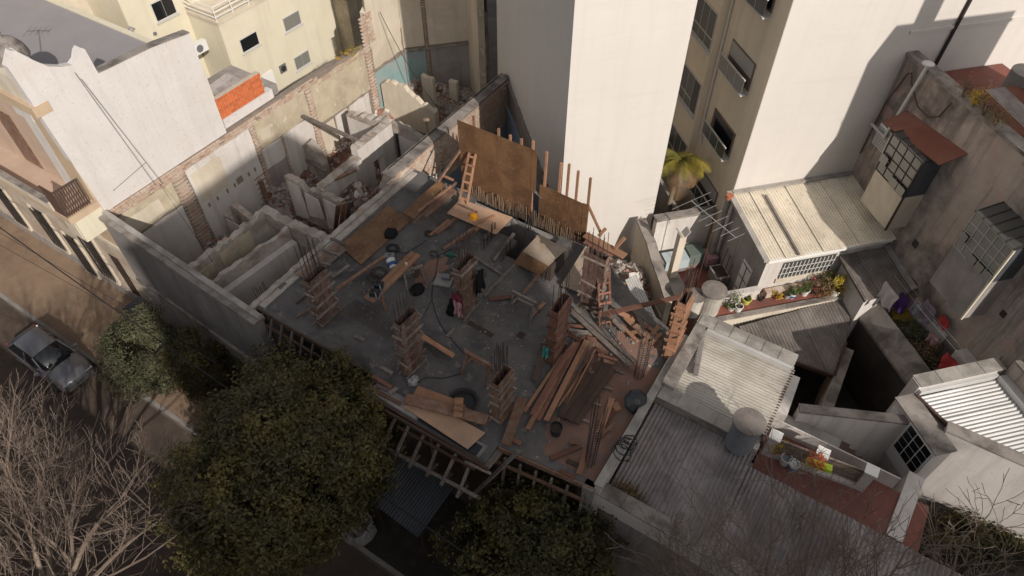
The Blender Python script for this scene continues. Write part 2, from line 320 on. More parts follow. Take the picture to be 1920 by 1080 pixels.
def thing(name, loc, label, cat, group=None, rotz=0):
    o = bpy.data.objects.new(name, None); COL.objects.link(o); o.location = loc; o.rotation_euler.z = rotz
    o.empty_display_size = .2; return tag(o, label, cat, group)
_boxcache = {}
def board(name, p0, p1, w, t, material, parent=None, up=(0, 0, 1), **kw):
    """one board as its own object, long axis on local X (shares a unit box mesh per material)"""
    p0, p1 = Vector(p0), Vector(p1); d = p1 - p0; L = d.length; d.normalize(); y = Vector(up).cross(d)
    if y.length < 1e-3: y = Vector((0, 1, 0)).cross(d)
    y.normalize(); z = d.cross(y)
    key = (material, round(L, 2), round(w, 3), round(t, 3))
    if key not in _boxcache:
        b = MB().box(-L / 2, L / 2, -w / 2, w / 2, -t / 2, t / 2); me = bpy.data.meshes.new(name); me.from_pydata(b.v, [], b.f); me.materials.append(MATS[material]); me.update(); _boxcache[key] = me
    o = bpy.data.objects.new(name, _boxcache[key]); COL.objects.link(o)
    m = Matrix((d, y, z)).transposed().to_4x4(); m.translation = (p0 + p1) / 2
    if parent is not None:
        o.parent = parent; m.translation -= wloc(parent)
    o.matrix_local = m
    tag(o, **kw); return o
def copytree(o, parent=None, off=None):
    c = o.copy(); COL.objects.link(c); c.parent = parent
    if off is not None: c.location = o.location + Vector(off)
    for ch in list(o.children): copytree(ch, c)
    return c
def jag(n, amp, seed=0, f=1.0):
    r = random.Random(seed); return [r.uniform(-amp, amp) for _ in range(n)]
def wall_run(mb, p0, p1, th, tops, z0, seed=0, rough=0.0):
    """wall from p0 to p1 in plan; tops = [(s, z)] along it; rough adds broken-edge jitter"""
    p0, p1 = Vector(p0[:2]), Vector(p1[:2]); d = p1 - p0; L = d.length; d.normalize(); n = Vector((-d.y, d.x)); r = random.Random(seed)
    tops = [(s if s > 0 else 0, z) for s, z in tops]
    if rough:
        out = []
        for (s0, z0_), (s1, z1_) in zip(tops[:-1], tops[1:]):
            k = max(1, int((s1 - s0) / .16))
            for i in range(k):
                f = i / k; out.append((s0 + (s1 - s0) * f, z0_ + (z1_ - z0_) * f + r.uniform(-rough, rough)))
        out.append(tops[-1]); tops = out
    A = []; Bv = []
    for s, z in tops:
        q = p0 + d * s
        A.append((q.x + n.x * th / 2, q.y + n.y * th / 2, z)); Bv.append((q.x - n.x * th / 2, q.y - n.y * th / 2, z + (r.uniform(-rough, rough) * .6 if rough else 0)))
    k = len(tops)
    vs = A + Bv + [(a[0], a[1], z0) for a in A] + [(b[0], b[1], z0) for b in Bv]; fs = []
    for i in range(k - 1):
        fs += [(i, k + i, k + i + 1, i + 1), (i, i + 1, 2 * k + i + 1, 2 * k + i), (k + i, 3 * k + i, 3 * k + i + 1, k + i + 1), (2 * k + i, 2 * k + i + 1, 3 * k + i + 1, 3 * k + i)]
    fs += [(0, 2 * k, 3 * k, k), (k - 1, 2 * k - 1, 4 * k - 1, 3 * k - 1)]
    mb.add(vs, fs); return mb
def corrugated(o, u, v, pitch=.18, amp=.03, nv=1, sag=0.0):
    """sheet with waves running along v (ridges are parallel to v)"""
    o, u, v = Vector(o), Vector(u), Vector(v); n = u.cross(v).normalized()
    if n.z < 0: n = -n
    nu = max(6, int(u.length / pitch * 6)); mb = MB()
    mb.sheet(o, u, v, nu, nv, lambda a, b: n * (amp * math.sin(2 * math.pi * a * u.length / pitch) + sag * math.sin(a * 7.3 + b * 3)))
    k = len(mb.v); mb.v += [tuple(Vector(q) - n * .012) for q in mb.v]; mb.f += [tuple(i + k for i in f)[::-1] for f in mb.f]
    return mb
# ================================================================== SETTING
def struct(mb, name, m, parent=None, **k):
    return build(mb, name, m, parent, kind=None if parent else 'structure', **k)
g = MB().add([(-220, -160, -.02), (200, -160, -.02), (200, 260, -.02), (-220, 260, -.02)], [(0, 1, 2, 3)])
struct(g, 'ground', 'earth')
rd = MB().box(-120, 120, -3.3, 4.9, -.015, .0); struct(rd, 'road', 'asphalt')
KY = 5.0
sw = MB().box(-120, -18.6, KY + .16, 8.62, -.01, .115); sidewalk = struct(sw, 'sidewalk', 'sidewalk')
struct(MB().box(-18.6, 80, KY + .16, 8.62, -.01, .112), 'site_pavement', 'shaded_pavement')  # same sidewalk, shaded stretch in its darker colour
kb = MB().box(-120, 80, KY, KY + .16, -.012, .13); struct(kb, 'kerb', 'concrete')
fs = MB().box(-120, 120, -7.0, -3.3, -.012, .12); struct(fs, 'far_sidewalk', 'sidewalk')
# paving slabs of the near sidewalk (left part in view)
pv = None; k = 0
for i in range(23):
    for j in range(4):
        x0 = -43 + i * 1.05; y0 = KY + .17 + j * .87
        if pv is None:
            m = MB().box(0, 1.035, 0, .855, -.02, .0); me = bpy.data.meshes.new('paving_slab'); me.from_pydata(m.v, [], m.f); me.materials.append(MATS['sidewalk']); pv = me
        o = bpy.data.objects.new('paving_slab', pv); COL.objects.link(o); o.parent = sidewalk
        o.location = Vector((x0, y0, .118 + random.uniform(0, .006))) - sidewalk.location
# floor of the cleared lot and of the building site
lf = MB().box(-24.6, -15.85, 8.2, 27.5, -.03, 2.0); lf.prism([(-24.6, 27.5), (-15.85, 27.5), (-20, 31), (-22, 31)], -.03, 2.0); struct(lf, 'cleared_lot_floor', 'earth')
bf = MB().box(-15.8, -2.75, 8.4, 22.0, -.03, .10); struct(bf, 'site_floor', 'earth')
# ------------------------------------------------------------------ the two buildings across the street (behind the camera, they throw the big shadow)
def offscreen(name, x0, x1, y0, y1, h, label):
    t = thing(name, ((x0 + x1) / 2, (y0 + y1) / 2, 0), label, 'building')
    build(MB().box(x0, x1, y0, y1, 0, h), 'wall', 'cream_pale', t)
    build(MB().box(x0 - .15, x1 + .15, y0 - .15, y1 + .15, h + .003, h + .25), 'roof', 'concrete', t)
    for r in range(int(h // 3) - 1):
        for c in range(max(1, int((x1 - x0) // 2.6))):
            xx = x0 + .7 + c * 2.6
            build(MB().box(xx, xx + 1.5, y1 - .05, y1 + .02, 1.2 + r * 3, 2.7 + r * 3), 'window', 'glass_grey', t)
_u, _w, _y = 3.0, 23.7, -7.0
_x = (_u - .866 * _y) / .5; _h = _w + math.tan(R_(32)) * (.866 * _x - .5 * _y)
offscreen('apartment_tower', _x, _x + 11.3, _y - 9.0, _y, _h, 'tall cream apartment tower across the street, outside the picture')
_u2, _w2 = 8.8, 13.4
_x2 = (_u2 - .866 * _y) / .5; _h2 = _w2 + math.tan(R_(32)) * (.866 * _x2 - .5 * _y)
offscreen('apartment_block', _x + 11.7, _x2 + 40, _y - 11.0, _y, _h2, 'lower cream apartment block beside the tower across the street, outside the picture')
offscreen('shade_box', 43.4, 48.8, -10, -9, 37.5, 'unseen roof box added to shade the stair wall, above the lower apartment block, outside the picture')  # added box out of view, shaped to cast shade on the stair wall
offscreen('street_house_row', -44, _x - .4, _y - 10, _y, 12.5, 'row of four storey houses across the street, outside the picture')
# ================================================================== WHITE HOUSE ON THE LEFT (tall party wall, roof, street front)
WX = -24.55
h = thing('white_house', (-31, 11.5, 0), 'old corner house with tall white party wall and grey flat roof at upper left', 'house')
prof = [(8.15, 13.55), (8.5, 13.95), (8.62, 13.9), (9.0, 13.35), (9.3, 13.0), (9.7, 12.78), (10.05, 12.68), (10.25, 12.78), (10.42, 13.02), (10.55, 13.1), (10.68, 12.98), (10.72, 12.02), (11.3, 12.0), (13, 11.95), (14.72, 11.75)]
mb = MB()
pts = [(WX, y, z) for y, z in prof] + [(WX, 14.72, 7.0), (WX, 8.45, 7.0)]
mb.plate(pts, (-.32, 0, 0)); build(mb, 'party_wall', 'party_white', h)
mb = MB().box(WX - .33, WX + .02, 10.74, 14.76, 11.66, 12.06)
mb = MB(); 
for (y0, z0), (y1, z1) in zip(prof[11:-1], prof[12:]):
    mb.hexa([(WX - .36, y0, z0 + .004), (WX + .03, y0, z0 + .004), (WX + .03, y1, z1 + .004), (WX - .36, y1, z1 + .004)], [(WX - .36, y0, z0 + .05), (WX + .03, y0, z0 + .05), (WX + .03, y1, z1 + .05), (WX - .36, y1, z1 + .05)])
build(mb, 'coping', 'coping', h)
build(MB().box(-46, WX - .33, 10.6, 14.7, 9.9, 10.3), 'roof', 'roof_membrane', h)
build(MB().box(-46, WX - .33, 14.7, 14.95, 6, 10.36), 'rear_wall', 'cream_plaster', h)
build(MB().box(-46, WX - .335, 8.62, 10.6, 0, 10.9), 'front_block', 'beige_plaster', h)
# street front: ground floor wall, cornice, balcony, upper wall
FY = 8.45
BZ = 7.62   # balcony level
build(MB().box(-46, WX - .02, FY, 8.8, 0, 7.3), 'street_wall', 'facade_mottled', h)
build(MB().box(-46, WX - .6, FY + .02, 8.8, 7.3, 11.6), 'upper_wall', 'pink_plaster', h)
build(MB().box(WX - 1.05, WX - .02, FY - .12, 8.61, BZ + .03, 11.6), 'corner_pilaster', 'beige_plaster', h)
build(MB().box(-46, WX + .02, FY - .35, 8.7, 11.6, 12.0), 'cornice', 'beige_plaster', h)
build(MB().box(-46, WX - .1, FY - .2, 8.7, 12.0, 12.9), 'front_parapet', 'cream_pale', h)
build(MB().box(WX - 2.0, WX - 1.25, FY - .06, 8.6, BZ + .03, 11.4), 'white_pilaster', 'white_plaster', h)
build(MB().box(WX - 2.2, WX - 1.1, FY - .14, 8.59, 10.9, 11.5), 'capital', 'white_plaster', h)
d_ = build(MB().box(-29.3, -28.1, FY - .01, FY + .1, BZ + .03, 10.2), 'balcony_door', 'plank_brown', h)
build(MB().box(-32.6, -31.4, FY - .01, FY + .1, BZ + .03, 10.2), 'balcony_door', 'plank_brown', h)
bal = build(MB().box(-46, WX - .02, FY - 1.3, FY + .02, BZ - .3, BZ), 'balcony_slab', 'beige_plaster', h)
build(MB().box(-46, WX - .2, FY - 1.18, FY - .03, BZ + .003, BZ + .02), 'balcony_tiles', 'pink_plaster', bal)
build(MB().box(-46, WX - .9, FY - 1.32, FY - 1.18, BZ + .002, BZ + .42), 'balcony_parapet', 'cream_pale', bal)
build(MB().box(-46, WX - .95, FY - 1.36, FY - 1.14, BZ + .423, BZ + .48), 'parapet_coping', 'coping', bal)
build(MB().box(WX - 1.0, WX - .04, FY - 1.15, FY - .02, BZ - 1.35, BZ - .303), 'corner_corbel', 'cream_plaster', bal)
build(MB().box(WX - .9, WX - .15, FY - 1.19, FY - 1.153, BZ - 1.2, BZ - .45), 'corbel_panel', 'cream_pale', bal)
build(MB().box(-46, WX - 1.0, FY - .3, FY - .003, BZ - 1.0, BZ - .303), 'string_course', 'cream_pale', h)
build(MB().box(-46, WX - .05, FY - .12, FY - .004, 4.55, 4.75), 'lower_string_course', 'cream_pale', h)
build(MB().box(WX - 1.7, WX - .06, FY - .05, FY - .004, 4.76, 6.2), 'dado_panel', 'beige_plaster', h)
build(MB().box(-46, WX - .03, FY - .06, FY - .005, .1, .7), 'plinth', 'grey_plaster', h)
# railing at the corner
rl = thing('balcony_railing', (WX - .12, FY - .8, BZ), 'dark iron bar railing on the corner balcony of the white house', 'railing')
r0_, r1_ = Vector((WX - .1, FY - .3, BZ + .02)), Vector((WX - .1, FY - 1.26, BZ + .02))
build(MB().bar(r0_ + Vector((0, 0, 1.2)), r1_ + Vector((0, 0, 1.2)), .06, .06), 'top_rail', 'iron_brown', rl); build(MB().bar(r0_ + Vector((0, 0, .1)), r1_ + Vector((0, 0, .1)), .05, .05), 'bottom_rail', 'iron_brown', rl)
for i in range(11):
    p = r0_.lerp(r1_, i / 10); build(MB().bar(p, p + Vector((0, 0, 1.2)), .04, .04, (1, 0, 0)), 'baluster', 'iron_brown', rl)
r2_ = Vector((WX - .9, FY - 1.26, BZ + .02)); build(MB().bar(r1_ + Vector((0, 0, 1.2)), r2_ + Vector((0, 0, 1.2)), .06, .06), 'front_rail', 'iron_brown', rl)
for i in range(1, 8):
    p = r1_.lerp(r2_, i / 8); build(MB().bar(p, p + Vector((0, 0, 1.2)), .04, .04, (1, 0, 0)), 'baluster', 'iron_brown', rl)
# ground floor openings
def grille(parent, x0, x1, z0, z1, nbar=7):
    f = build(MB().box(x0, x1, FY - .02, FY + .06, z0, z1), 'window', 'glass_dark', parent)
    build(MB().box(x0 - .12, x1 + .12, FY - .14, FY - .022, z0 - .14, z0 - .003), 'sill', 'cream_pale', f)
    build(MB().box(x0 - .15, x0 - .003, FY - .1, FY - .01, z0, z1 + .15), 'jamb', 'cream_pale', f); build(MB().box(x1 + .003, x1 + .15, FY - .1, FY - .01, z0, z1 + .15), 'jamb', 'cream_pale', f)
    for i in range(nbar):
        xx = x0 + (x1 - x0) * (i + .5) / nbar; build(MB().box(xx - .014, xx + .014, FY - .15, FY - .12, z0 - .05, z1 + .05), 'grille_bar', 'iron_dark', f)
    for q in (.1, .35, .65, .9): zz = z0 + (z1 - z0) * q; build(MB().box(x0 - .04, x1 + .04, FY - .119, FY - .1, zz - .015, zz + .015), 'grille_rail', 'iron_dark', f)
for (x0, x1, z0, z1) in ((-36.0, -34.9, .9, 3.3), (-32.7, -31.6, 1.0, 3.4), (-30.6, -29.7, .2, 2.7), (-28.9, -27.7, 1.0, 3.9), (-39.2, -38.1, .9, 3.3)):
    grille(h, x0, x1, z0, z1)
build(MB().box(-26.9, -26.2, FY - .012, FY + .03, .12, 3.4), 'door', 'plank_dark', h)
for i in range(8):   # moulded consoles under the balcony
    x = -36.2 + i * 1.35; build(MB().box(x, x + .35, FY - .55, FY - .303, BZ - .85, BZ - .31), 'console', 'cream_plaster', h)
# tank and antenna on the parapet
tk = thing('roof_tank', P(35, 100, 12.6) * 0 + Vector((-26.4, 8.95, 10.9)), 'mossy white domed water tank on the parapet of the white house', 'water tank')
build(MB().lathe((-26.4, 9.0, 10.9), [(.55, 0), (.58, .2), (.58, 1.9), (.66, 2.0), (.66, 2.1), (.6, 2.35), (.42, 2.62), (.2, 2.74), (.05, 2.76)], 20), 'drum', 'coping', tk, smooth=False)
build(MB().cyl((-26.4, 9.0, 13.64), (-26.4, 9.0, 13.72), .16, .14, 12), 'lid', 'concrete_pale', tk)
build(MB().tube([(-26.0, 9.0, 13.4), (-25.6, 9.0, 13.35), (-25.45, 9.2, 13.1), (-25.4, 9.5, 11.0)], .035), 'pipe', 'white_paint', tk)
def antenna(loc, hgt, rot, boom, n, label, m='wire_pale', el=.9, tilt=0.0, mast_m=None):
    t = thing('tv_antenna', loc, label, 'antenna'); L = Vector(loc)
    build(MB().cyl(L, L + Vector((0, 0, hgt)), .022, .018, 6), 'mast', mast_m or m, t)
    d = Vector((math.cos(rot), math.sin(rot), tilt)); c = L + Vector((0, 0, hgt - .06)); e = Vector((-math.sin(rot), math.cos(rot), 0))
    build(MB().bar(c - d * boom * .5, c + d * boom * .5, .03, .03), 'boom', m, t)
    for i in range(n):
        q = c + d * boom * (i / (n - 1) - .5); l = el * (1 - .45 * i / (n - 1)); build(MB().cyl(q - e * l / 2, q + e * l / 2, .012, .012, 5), 'element', m, t)
    return t
antenna((-26.6, 9.2, 13.65), 1.25, .6, .95, 5, 'small television antenna above the domed tank on the white house', 'iron_dark')
# ------------------------------------------------------------------ yellow house behind
y = thing('cream_house', (-35, 24, 0), 'pale yellow rendered house behind the cleared lot at the top left', 'house')
YX = -31.0
build(MB().box(-42, YX, 20.3, 31, 0, 7.78), 'front_wing', 'cream_plaster', y)
build(MB().box(-42, YX - 2.35, 17.0, 20.28, 0, 14), 'rear_wing', 'cream_plaster', y)
build(MB().box(-42, YX - 2.7, 20.29, 31, 7.79, 14), 'upper_block', 'cream_plaster', y)
build(MB().box(-46, YX - 5.2, 15.2, 16.98, 0, 13), 'side_block', 'cream_pale', y)
tb = build(MB().box(-42, YX + .06, 20.24, 31.05, 7.782, 7.95), 'terrace_edge', 'cream_pale', y)
def win_x(parent, x, y0, y1, z0, z1, panes=2, glass='glass_dark', proud=.03):
    f = build(MB().box(x - .02, x + proud, y0, y1, z0, z1), 'window', 'window_frame', parent)
    k = (y1 - y0 - .08) / panes
    for i in range(panes):
        build(MB().box(x + proud, x + proud + .012, y0 + .05 + i * k, y0 + .03 + (i + 1) * k, z0 + .06, z1 - .06), 'pane', glass, f)
    build(MB().box(x + proud - .02, x + proud + .08, y0 - .06, y1 + .06, z0 - .08, z0 - .003), 'sill', 'window_frame', f); return f
q0, q1 = PX(447, 75, YX), PX(487, 82, YX); win_x(y, YX, q0.y, q1.y, q1.z, q0.z, 1, 'glass_dark')
q0, q1 = PX(528, 35, YX), PX(565, 42, YX); win_x(y, YX, q0.y, q1.y, q1.z - .05, q0.z, 1, 'glass_pale')
q0, q1 = PX(283, 10, YX - 2.35), PX(331, 20, YX - 2.35); win_x(y, YX - 2.35, q0.y - .05, q1.y, q1.z - .1, q0.z + .1, 2, 'glass_dark')
q0, q1 = PX(550, 112, YX), PX(582, 112, YX); win_x(y, YX, q0.y, q1.y, q0.z - .75, q0.z + .1, 2, 'glass_pale')
q0 = PX(497, 150, YX); build(MB().box(YX, YX + .04, q0.y - .1, q0.y + .65, q0.z - 1.2, q0.z + .35), 'door', 'white_paint', y)
q0 = PX(530, 128, YX)
vb = build(MB().box(YX, YX + .06, q0.y - .25, q0.y + .25, q0.z - .25, q0.z + .25), 'vent_box', 'tool_grey', y)
build(MB().cyl((YX + .06, q0.y, q0.z), (YX + .1, q0.y, q0.z), .17, .17, 16), 'fan', 'iron_dark', vb)
q0 = PX(290, 63, YX - 2.35); build(MB().cyl(q0, q0 + Vector((.05, 0, 0)), .1, .1, 12), 'vent_cover', 'tool_grey', y)
for (ya, yb) in ((20.24, 31),):
    for i in range(10):
        yy = 20.3 + i * 1.1; build(MB().box(YX - .02, YX + .02, yy - .02, yy + .02, 7.95, 8.75), 'rail_post', 'white_paint', y)
    mb = MB()
    for zz in (8.2, 8.48, 8.75): mb.box(YX - .022, YX + .022, 20.24, 31, zz - .02, zz + .02); mb.box(YX - 2.6, YX, 20.25, 20.29, zz - .02, zz + .02)
    build(mb, 'terrace_rail', 'white_paint', y)
# stained rear wing to the right of the yellow house
s = thing('stained_house', (-30, 31, 0), 'stained ochre rear wall with weeds at the top left, next to the yellow house', 'house')
q = PX(590, 80, YX + .3)
build(MB().box(-36, YX + 1.2, 28.4, 34, 0, 6.2), 'wall', 'ochre_plaster', s)
build(MB().box(-36.1, YX + 1.35, 28.2, 34, 6.203, 6.35), 'coping', 'coping', s)
build(MB().box(-36, YX - .5, 29.6, 36, 6.36, 11), 'white_block', 'white_plaster', s)
build(MB().box(YX - .49, YX + .1, 30.6, 34, 6.36, 8.5), 'dark_opening', 'glass_dark', s)
# ac unit, metal flue and lean-to behind the white party wall
ac = thing('air_conditioner', PX(374, 88, -31.6), 'white air conditioner outdoor unit on the yellow wall behind the parapet', 'air conditioner')
L = wloc(ac); build(MB().box(L.x - .15, L.x + .15, L.y - .4, L.y + .4, L.z - .28, L.z + .28), 'case', 'plastic_white', ac)
build(MB().cyl((L.x + .15, L.y - .1, L.z), (L.x + .17, L.y - .1, L.z), .2, .2, 18), 'fan_grille', 'tool_grey', ac)
build(MB().box(-33.4, L.x - .15, L.y - .35, L.y + .35, L.z - .34, L.z - .3), 'bracket', 'iron_brown', ac)
fl = thing('flue_pipe', (-33.2, 15.9, 10.3), 'thin metal flue with cap standing behind the grey roof', 'flue')
b0 = PY(256, 78, 15.3); t0 = PY(248, 56, 15.3)
fl.location = b0; build(MB().cyl(b0 - Vector((0, 0, 1)), (b0.x, b0.y, t0.z), .07, .07, 10), 'pipe', 'zinc_dull', fl); build(MB().cyl((b0.x, b0.y, t0.z - .02), (b0.x, b0.y, t0.z + .12), .17, .05, 12), 'cap', 'zinc_dull', fl)
build(MB().box(-30.9, -27.5, 17.2, 20.2, 0, 5.6), 'patio_annex', 'grey_plaster', label='low grey annex in the patio behind the party wall', cat='annex')
# tin lean-to roof between white house and yellow house
r0 = P(385, 130, 7.8)
for i in range(4):
    o_ = Vector((-27.6 + i * .5, 16.2, 7.35 - i * .03)); build(corrugated(o_, (.54, 0, -.02), (0, 1.5, .15), .11, .02), 'tin_roof_sheet', 'zinc_dull', label='sheet of a rusty tin lean-to behind the white party wall, number %s from the wall' % ['four', 'three', 'two', 'one'][i], cat='roof sheet', group='tin lean-to sheets')
# orange hollow-brick parapet
ow = thing('hollow_brick_wall', (-25.0, 16.6, 7.1), 'low wall of bright orange hollow bricks on top of the party wall', 'brick wall')
b0 = PX(414, 221, -24.75); b1 = PX(500, 178, -24.75); zb = 7.75; zt = 8.95
ya, yb = b0.y - .05, b1.y
zb = (b0.z + b1.z) / 2
build(MB().box(-25.02, -24.79, ya, yb, zb, zb + 1.02), 'mortar_core', 'mortar', ow)
row = 0; zz = zb + .01
while row < 6:
    yy = ya - (.16 if row % 2 else 0)
    while yy < yb - .05:
        y0_, y1_ = max(yy, ya), min(yy + .325, yb)
        if y1_ - y0_ > .06: build(MB().box(-25.06, -24.772, y0_ + .006, y1_ - .006, zz, zz + .152), 'brick', 'brick_orange', ow)
        yy += .335
    zz += .168; row += 1
build(MB().box(-25.1, -24.72, ya + .1, yb + .35, 7.05, zb - .004), 'white_base', 'party_white', ow)
# ================================================================== PARTY WALL OF THE CLEARED LOT
pw = thing('party_wall_ruin', (-24.7, 17, 0), 'long scarred party wall with patches of white and ochre plaster along the cleared lot', 'wall')
FX = -24.48
mb = MB(); mb.plate([(FX - .03, 8.5, 0), (FX - .03, 27.1, 0), (FX - .03, 27.1, 6.6), (FX - .03, 24.4, 6.75), (FX - .03, 22.4, 6.9), (FX - .03, 20.4, 7.0), (FX - .03, 8.5, 6.95)], (-.3, 0, 0))
build(mb, 'wall_core', 'rubble_mortar', pw)
mb = MB(); mb.plate([(FX - .028, 24.45, 6.5), (FX - .028, 27.05, 6.5), (FX - .028, 27.05, 16), (FX - .028, 24.9, 16), (FX - .028, 24.75, 8.6), (FX - .028, 24.45, 8.4)], (-.35, 0, 0)); build(mb, 'high_wall', 'cream_pale', pw)
def panel(y0, y1, z0, z1, m, seed, x=0.0, j=.05):
    r = random.Random(seed); pts = []
    n = max(2, int((y1 - y0) / .35)); k = max(2, int((z1 - z0) / .45))
    for i in range(n): pts.append((FX + x, y0 + (y1 - y0) * i / n + r.uniform(-j, j), z0 + r.uniform(-j, j)))
    for i in range(k): pts.append((FX + x, y1 + r.uniform(-j, j) * .7, z0 + (z1 - z0) * i / k))
    for i in range(n): pts.append((FX + x, y1 - (y1 - y0) * i / n + r.uniform(-j, j), z1 + r.uniform(-j, j)))
    for i in range(k): pts.append((FX + x, y0 + r.uniform(-j, j) * .7, z1 - (z1 - z0) * i / k))
    return build(MB().plate(pts, (-.029, 0, 0)), 'plaster_patch', m, pw)
panel(12.15, 15.8, 2.0, 6.6, 'white_plaster', 1)
panel(16.1, 19.45, 5.2, 6.65, 'ochre_plaster', 2); panel(16.1, 17.35, 4.0, 5.15, 'white_plaster', 3); panel(16.1, 17.35, 2.0, 3.97, 'grey_plaster', 13)
panel(17.5, 19.4, 2.0, 5.15, 'white_plaster', 4)
panel(19.85, 23.9, 4.35, 6.7, 'ochre_plaster', 5); panel(21.0, 21.9, 2.0, 4.2, 'white_plaster', 6); panel(22.1, 23.7, 2.0, 4.2, 'white_plaster', 7); panel(19.85, 20.9, 2, 4.2, 'cream_pale', 17)
panel(8.55, 11.4, 5.35, 6.5, 'ochre_plaster', 8); panel(8.55, 11.35, 2.0, 5.2, 'white_plaster', 9); panel(8.6, 10.6, 5.5, 6.2, 'cream_pale', 19, .012)
panel(24.5, 26.9, 5.25, 12, 'cream_pale', 10); panel(24.4, 26.9, 2.0, 5.0, 'teal_plaster', 11)
panel(16.3, 16.9, 5.6, 6.1, 'cream_pale', 12, .008); panel(12.3, 13.9, 4.6, 6.3, 'cream_pale', 14, .006)
def bands(y0, y1, z0, z1, name, seed, rows=None, gap=.0):
    r = random.Random(seed); mb = MB(); z = z0
    while z < z1 - .03:
        yy = y0 + r.uniform(-.15, .05)
        while yy < y1:
            l = r.uniform(.2, .29); e = r.uniform(-.02, .035)
            if r.random() > .1: mb.box(FX - .05, FX + .03 + e, yy, min(yy + l, y1 + .05), z, z + .06)
            yy += l + .02
        z += .092
    o = build(mb, name, 'brick_pale', pw, kind='stuff'); return o
bands(12.0, 20.35, 6.62, 6.98, 'brick_courses', 1)
bands(8.6, 12.0, 6.55, 6.95, 'brick_courses', 2); bands(20.4, 24.3, 6.45, 6.75, 'brick_courses', 6)
def teeth(yc, z0, z1, seed, w=.26, gone=0.0):
    r = random.Random(seed); mb = MB(); z = z0; k = 0
    while z < z1:
        l = w * (1.15 if k % 2 else .75) + r.uniform(-.03, .03); mb.box(FX - .05, FX + r.uniform(-.01, .05), yc - l / 2, yc + l / 2, z, z + .06); z += .125 if k % 2 else .075; k += 1
    return build(mb, 'brick_teeth', 'brick_pale', pw, kind='stuff')
teeth(15.95, 2.2, 6.6, 3, .24); teeth(17.42, 2.4, 5.15, 4, .1); teeth(19.65, 2.2, 6.6, 5, .34); teeth(24.15, 2.2, 8.3, 6, .4); teeth(11.75, 2.2, 6.5, 7, .6); teeth(22.0, 2.2, 4.2, 8, .1)
bands(24.45, 24.8, 6.8, 8.4, 'brick_courses', 16)
# socket holes of the former floor beams: dark recess blocks with loose mortar
for i, yy in enumerate((12.55, 13.05, 13.65, 14.1, 14.45, 15.0, 15.4)):
    z = 4.35 + .02 * i; r = random.Random(i)
    build(MB().box(FX - .01, FX + .02, yy - .05 - (.14 if i == 4 else 0), yy + .05 + (.12 if i == 4 else 0), z - .1, z + .12 + (.12 if i == 4 else 0)), 'beam_socket', 'rubble_mortar', pw)
# ------------------------------------------------------------------ rear ruin walls (turned with the block behind)
rw = thing('rear_ruin_wall', (-23, 28.5, 0), 'shaded back wall of the cleared lot with old white and teal room scars', 'wall')
ca = toab(PX(758, 96, -24.5)); cb = toab(PD(878, 79, PX(758, 96, -24.5), DB))
B0 = ca[1]
def ab_wall(parent, a0, a1, b, z0, z1, m, name, th=.3, off=0.0):
    p = [AB(a0, b - off, 0), AB(a1, b - off, 0), AB(a1, b - th, 0), AB(a0, b - th, 0)]
    return build(MB().prism([(q.x, q.y) for q in p], z0, z1), name, m, parent)
ab_wall(rw, ca[0] - .2, cb[0] + .2, B0, 0, 16, 'rubble_mortar', 'wall_core')
am = toab(PD(800, 90, PX(758, 96, -24.5), DB))[0]
ab_wall(rw, ca[0], am - .1, B0 + .03, 5.3, 15, 'cream_pale', 'upper_plaster', .029); ab_wall(rw, am + .15, cb[0], B0 + .03, 5.3, 15, 'cream_pale', 'upper_plaster', .029)
ab_wall(rw, ca[0], am - .1, B0 + .03, 2.0, 5.0, 'teal_plaster', 'lower_plaster', .029); ab_wall(rw, am + .2, cb[0], B0 + .03, 2.0, 5.0, 'grey_plaster', 'lower_plaster', .029)
ab_wall(rw, ca[0], cb[0], B0 + .12, 5.05, 5.2, 'coping', 'floor_ledge', .11)
mb = MB(); r = random.Random(5)
z = 2.4
while z < 14:
    l = r.uniform(.1, .22); p0 = AB(am + .02 - l / 2, B0 + .04, z); p1 = AB(am + .02 + l / 2, B0 + .04, z); mb.bar(p0, p1, .09, .06); z += .14
build(mb, 'brick_teeth', 'brick_pale', rw, kind='stuff')
# side wall running back towards us, its lit end and the dark building beyond it
sw_ = thing('side_ruin_wall', AB(cb[0], -15, 0), 'narrow tan side wall at the far right corner of the cleared lot', 'wall')
def ab_side(parent, a, b0, b1, z0, z1, m, name, th=.3):
    p = [AB(a, b0, 0), AB(a, b1, 0), AB(a + th, b1, 0), AB(a + th, b0, 0)]
    return build(MB().prism([(q.x, q.y) for q in p], z0, z1), name, m, parent)
bq = toab(PD(900, 150, AB(cb[0], 0, 0), DA))[1]
ab_side(sw_, cb[0], B0, bq, 0, 16, 'cream_pale', 'wall', .28)
mb = MB(); p0 = AB(cb[0] + .01, bq + .004, 0)
pts = [AB(cb[0] - .02, bq, 0), AB(cb[0] + .34, bq, 0), AB(cb[0] + .34, bq + .08, 0), AB(cb[0] - .02, bq + .08, 0)]
build(MB().prism([(q.x, q.y) for q in pts], 0, 16), 'broken_end', 'ochre_plaster', sw_)
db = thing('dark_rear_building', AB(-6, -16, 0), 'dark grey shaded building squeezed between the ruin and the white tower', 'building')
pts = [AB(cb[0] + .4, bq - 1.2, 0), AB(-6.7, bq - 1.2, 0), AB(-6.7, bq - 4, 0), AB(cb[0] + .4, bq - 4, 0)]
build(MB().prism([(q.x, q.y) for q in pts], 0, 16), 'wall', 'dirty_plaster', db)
pts = [AB(-6.95, bq - 1.15, 0), AB(-6.75, bq - 1.15, 0), AB(-6.75, bq - 1.19, 0), AB(-6.95, bq - 1.19, 0)]
build(MB().prism([(q.x, q.y) for q in pts], 8.0, 9.3), 'window', 'glass_dark', db)
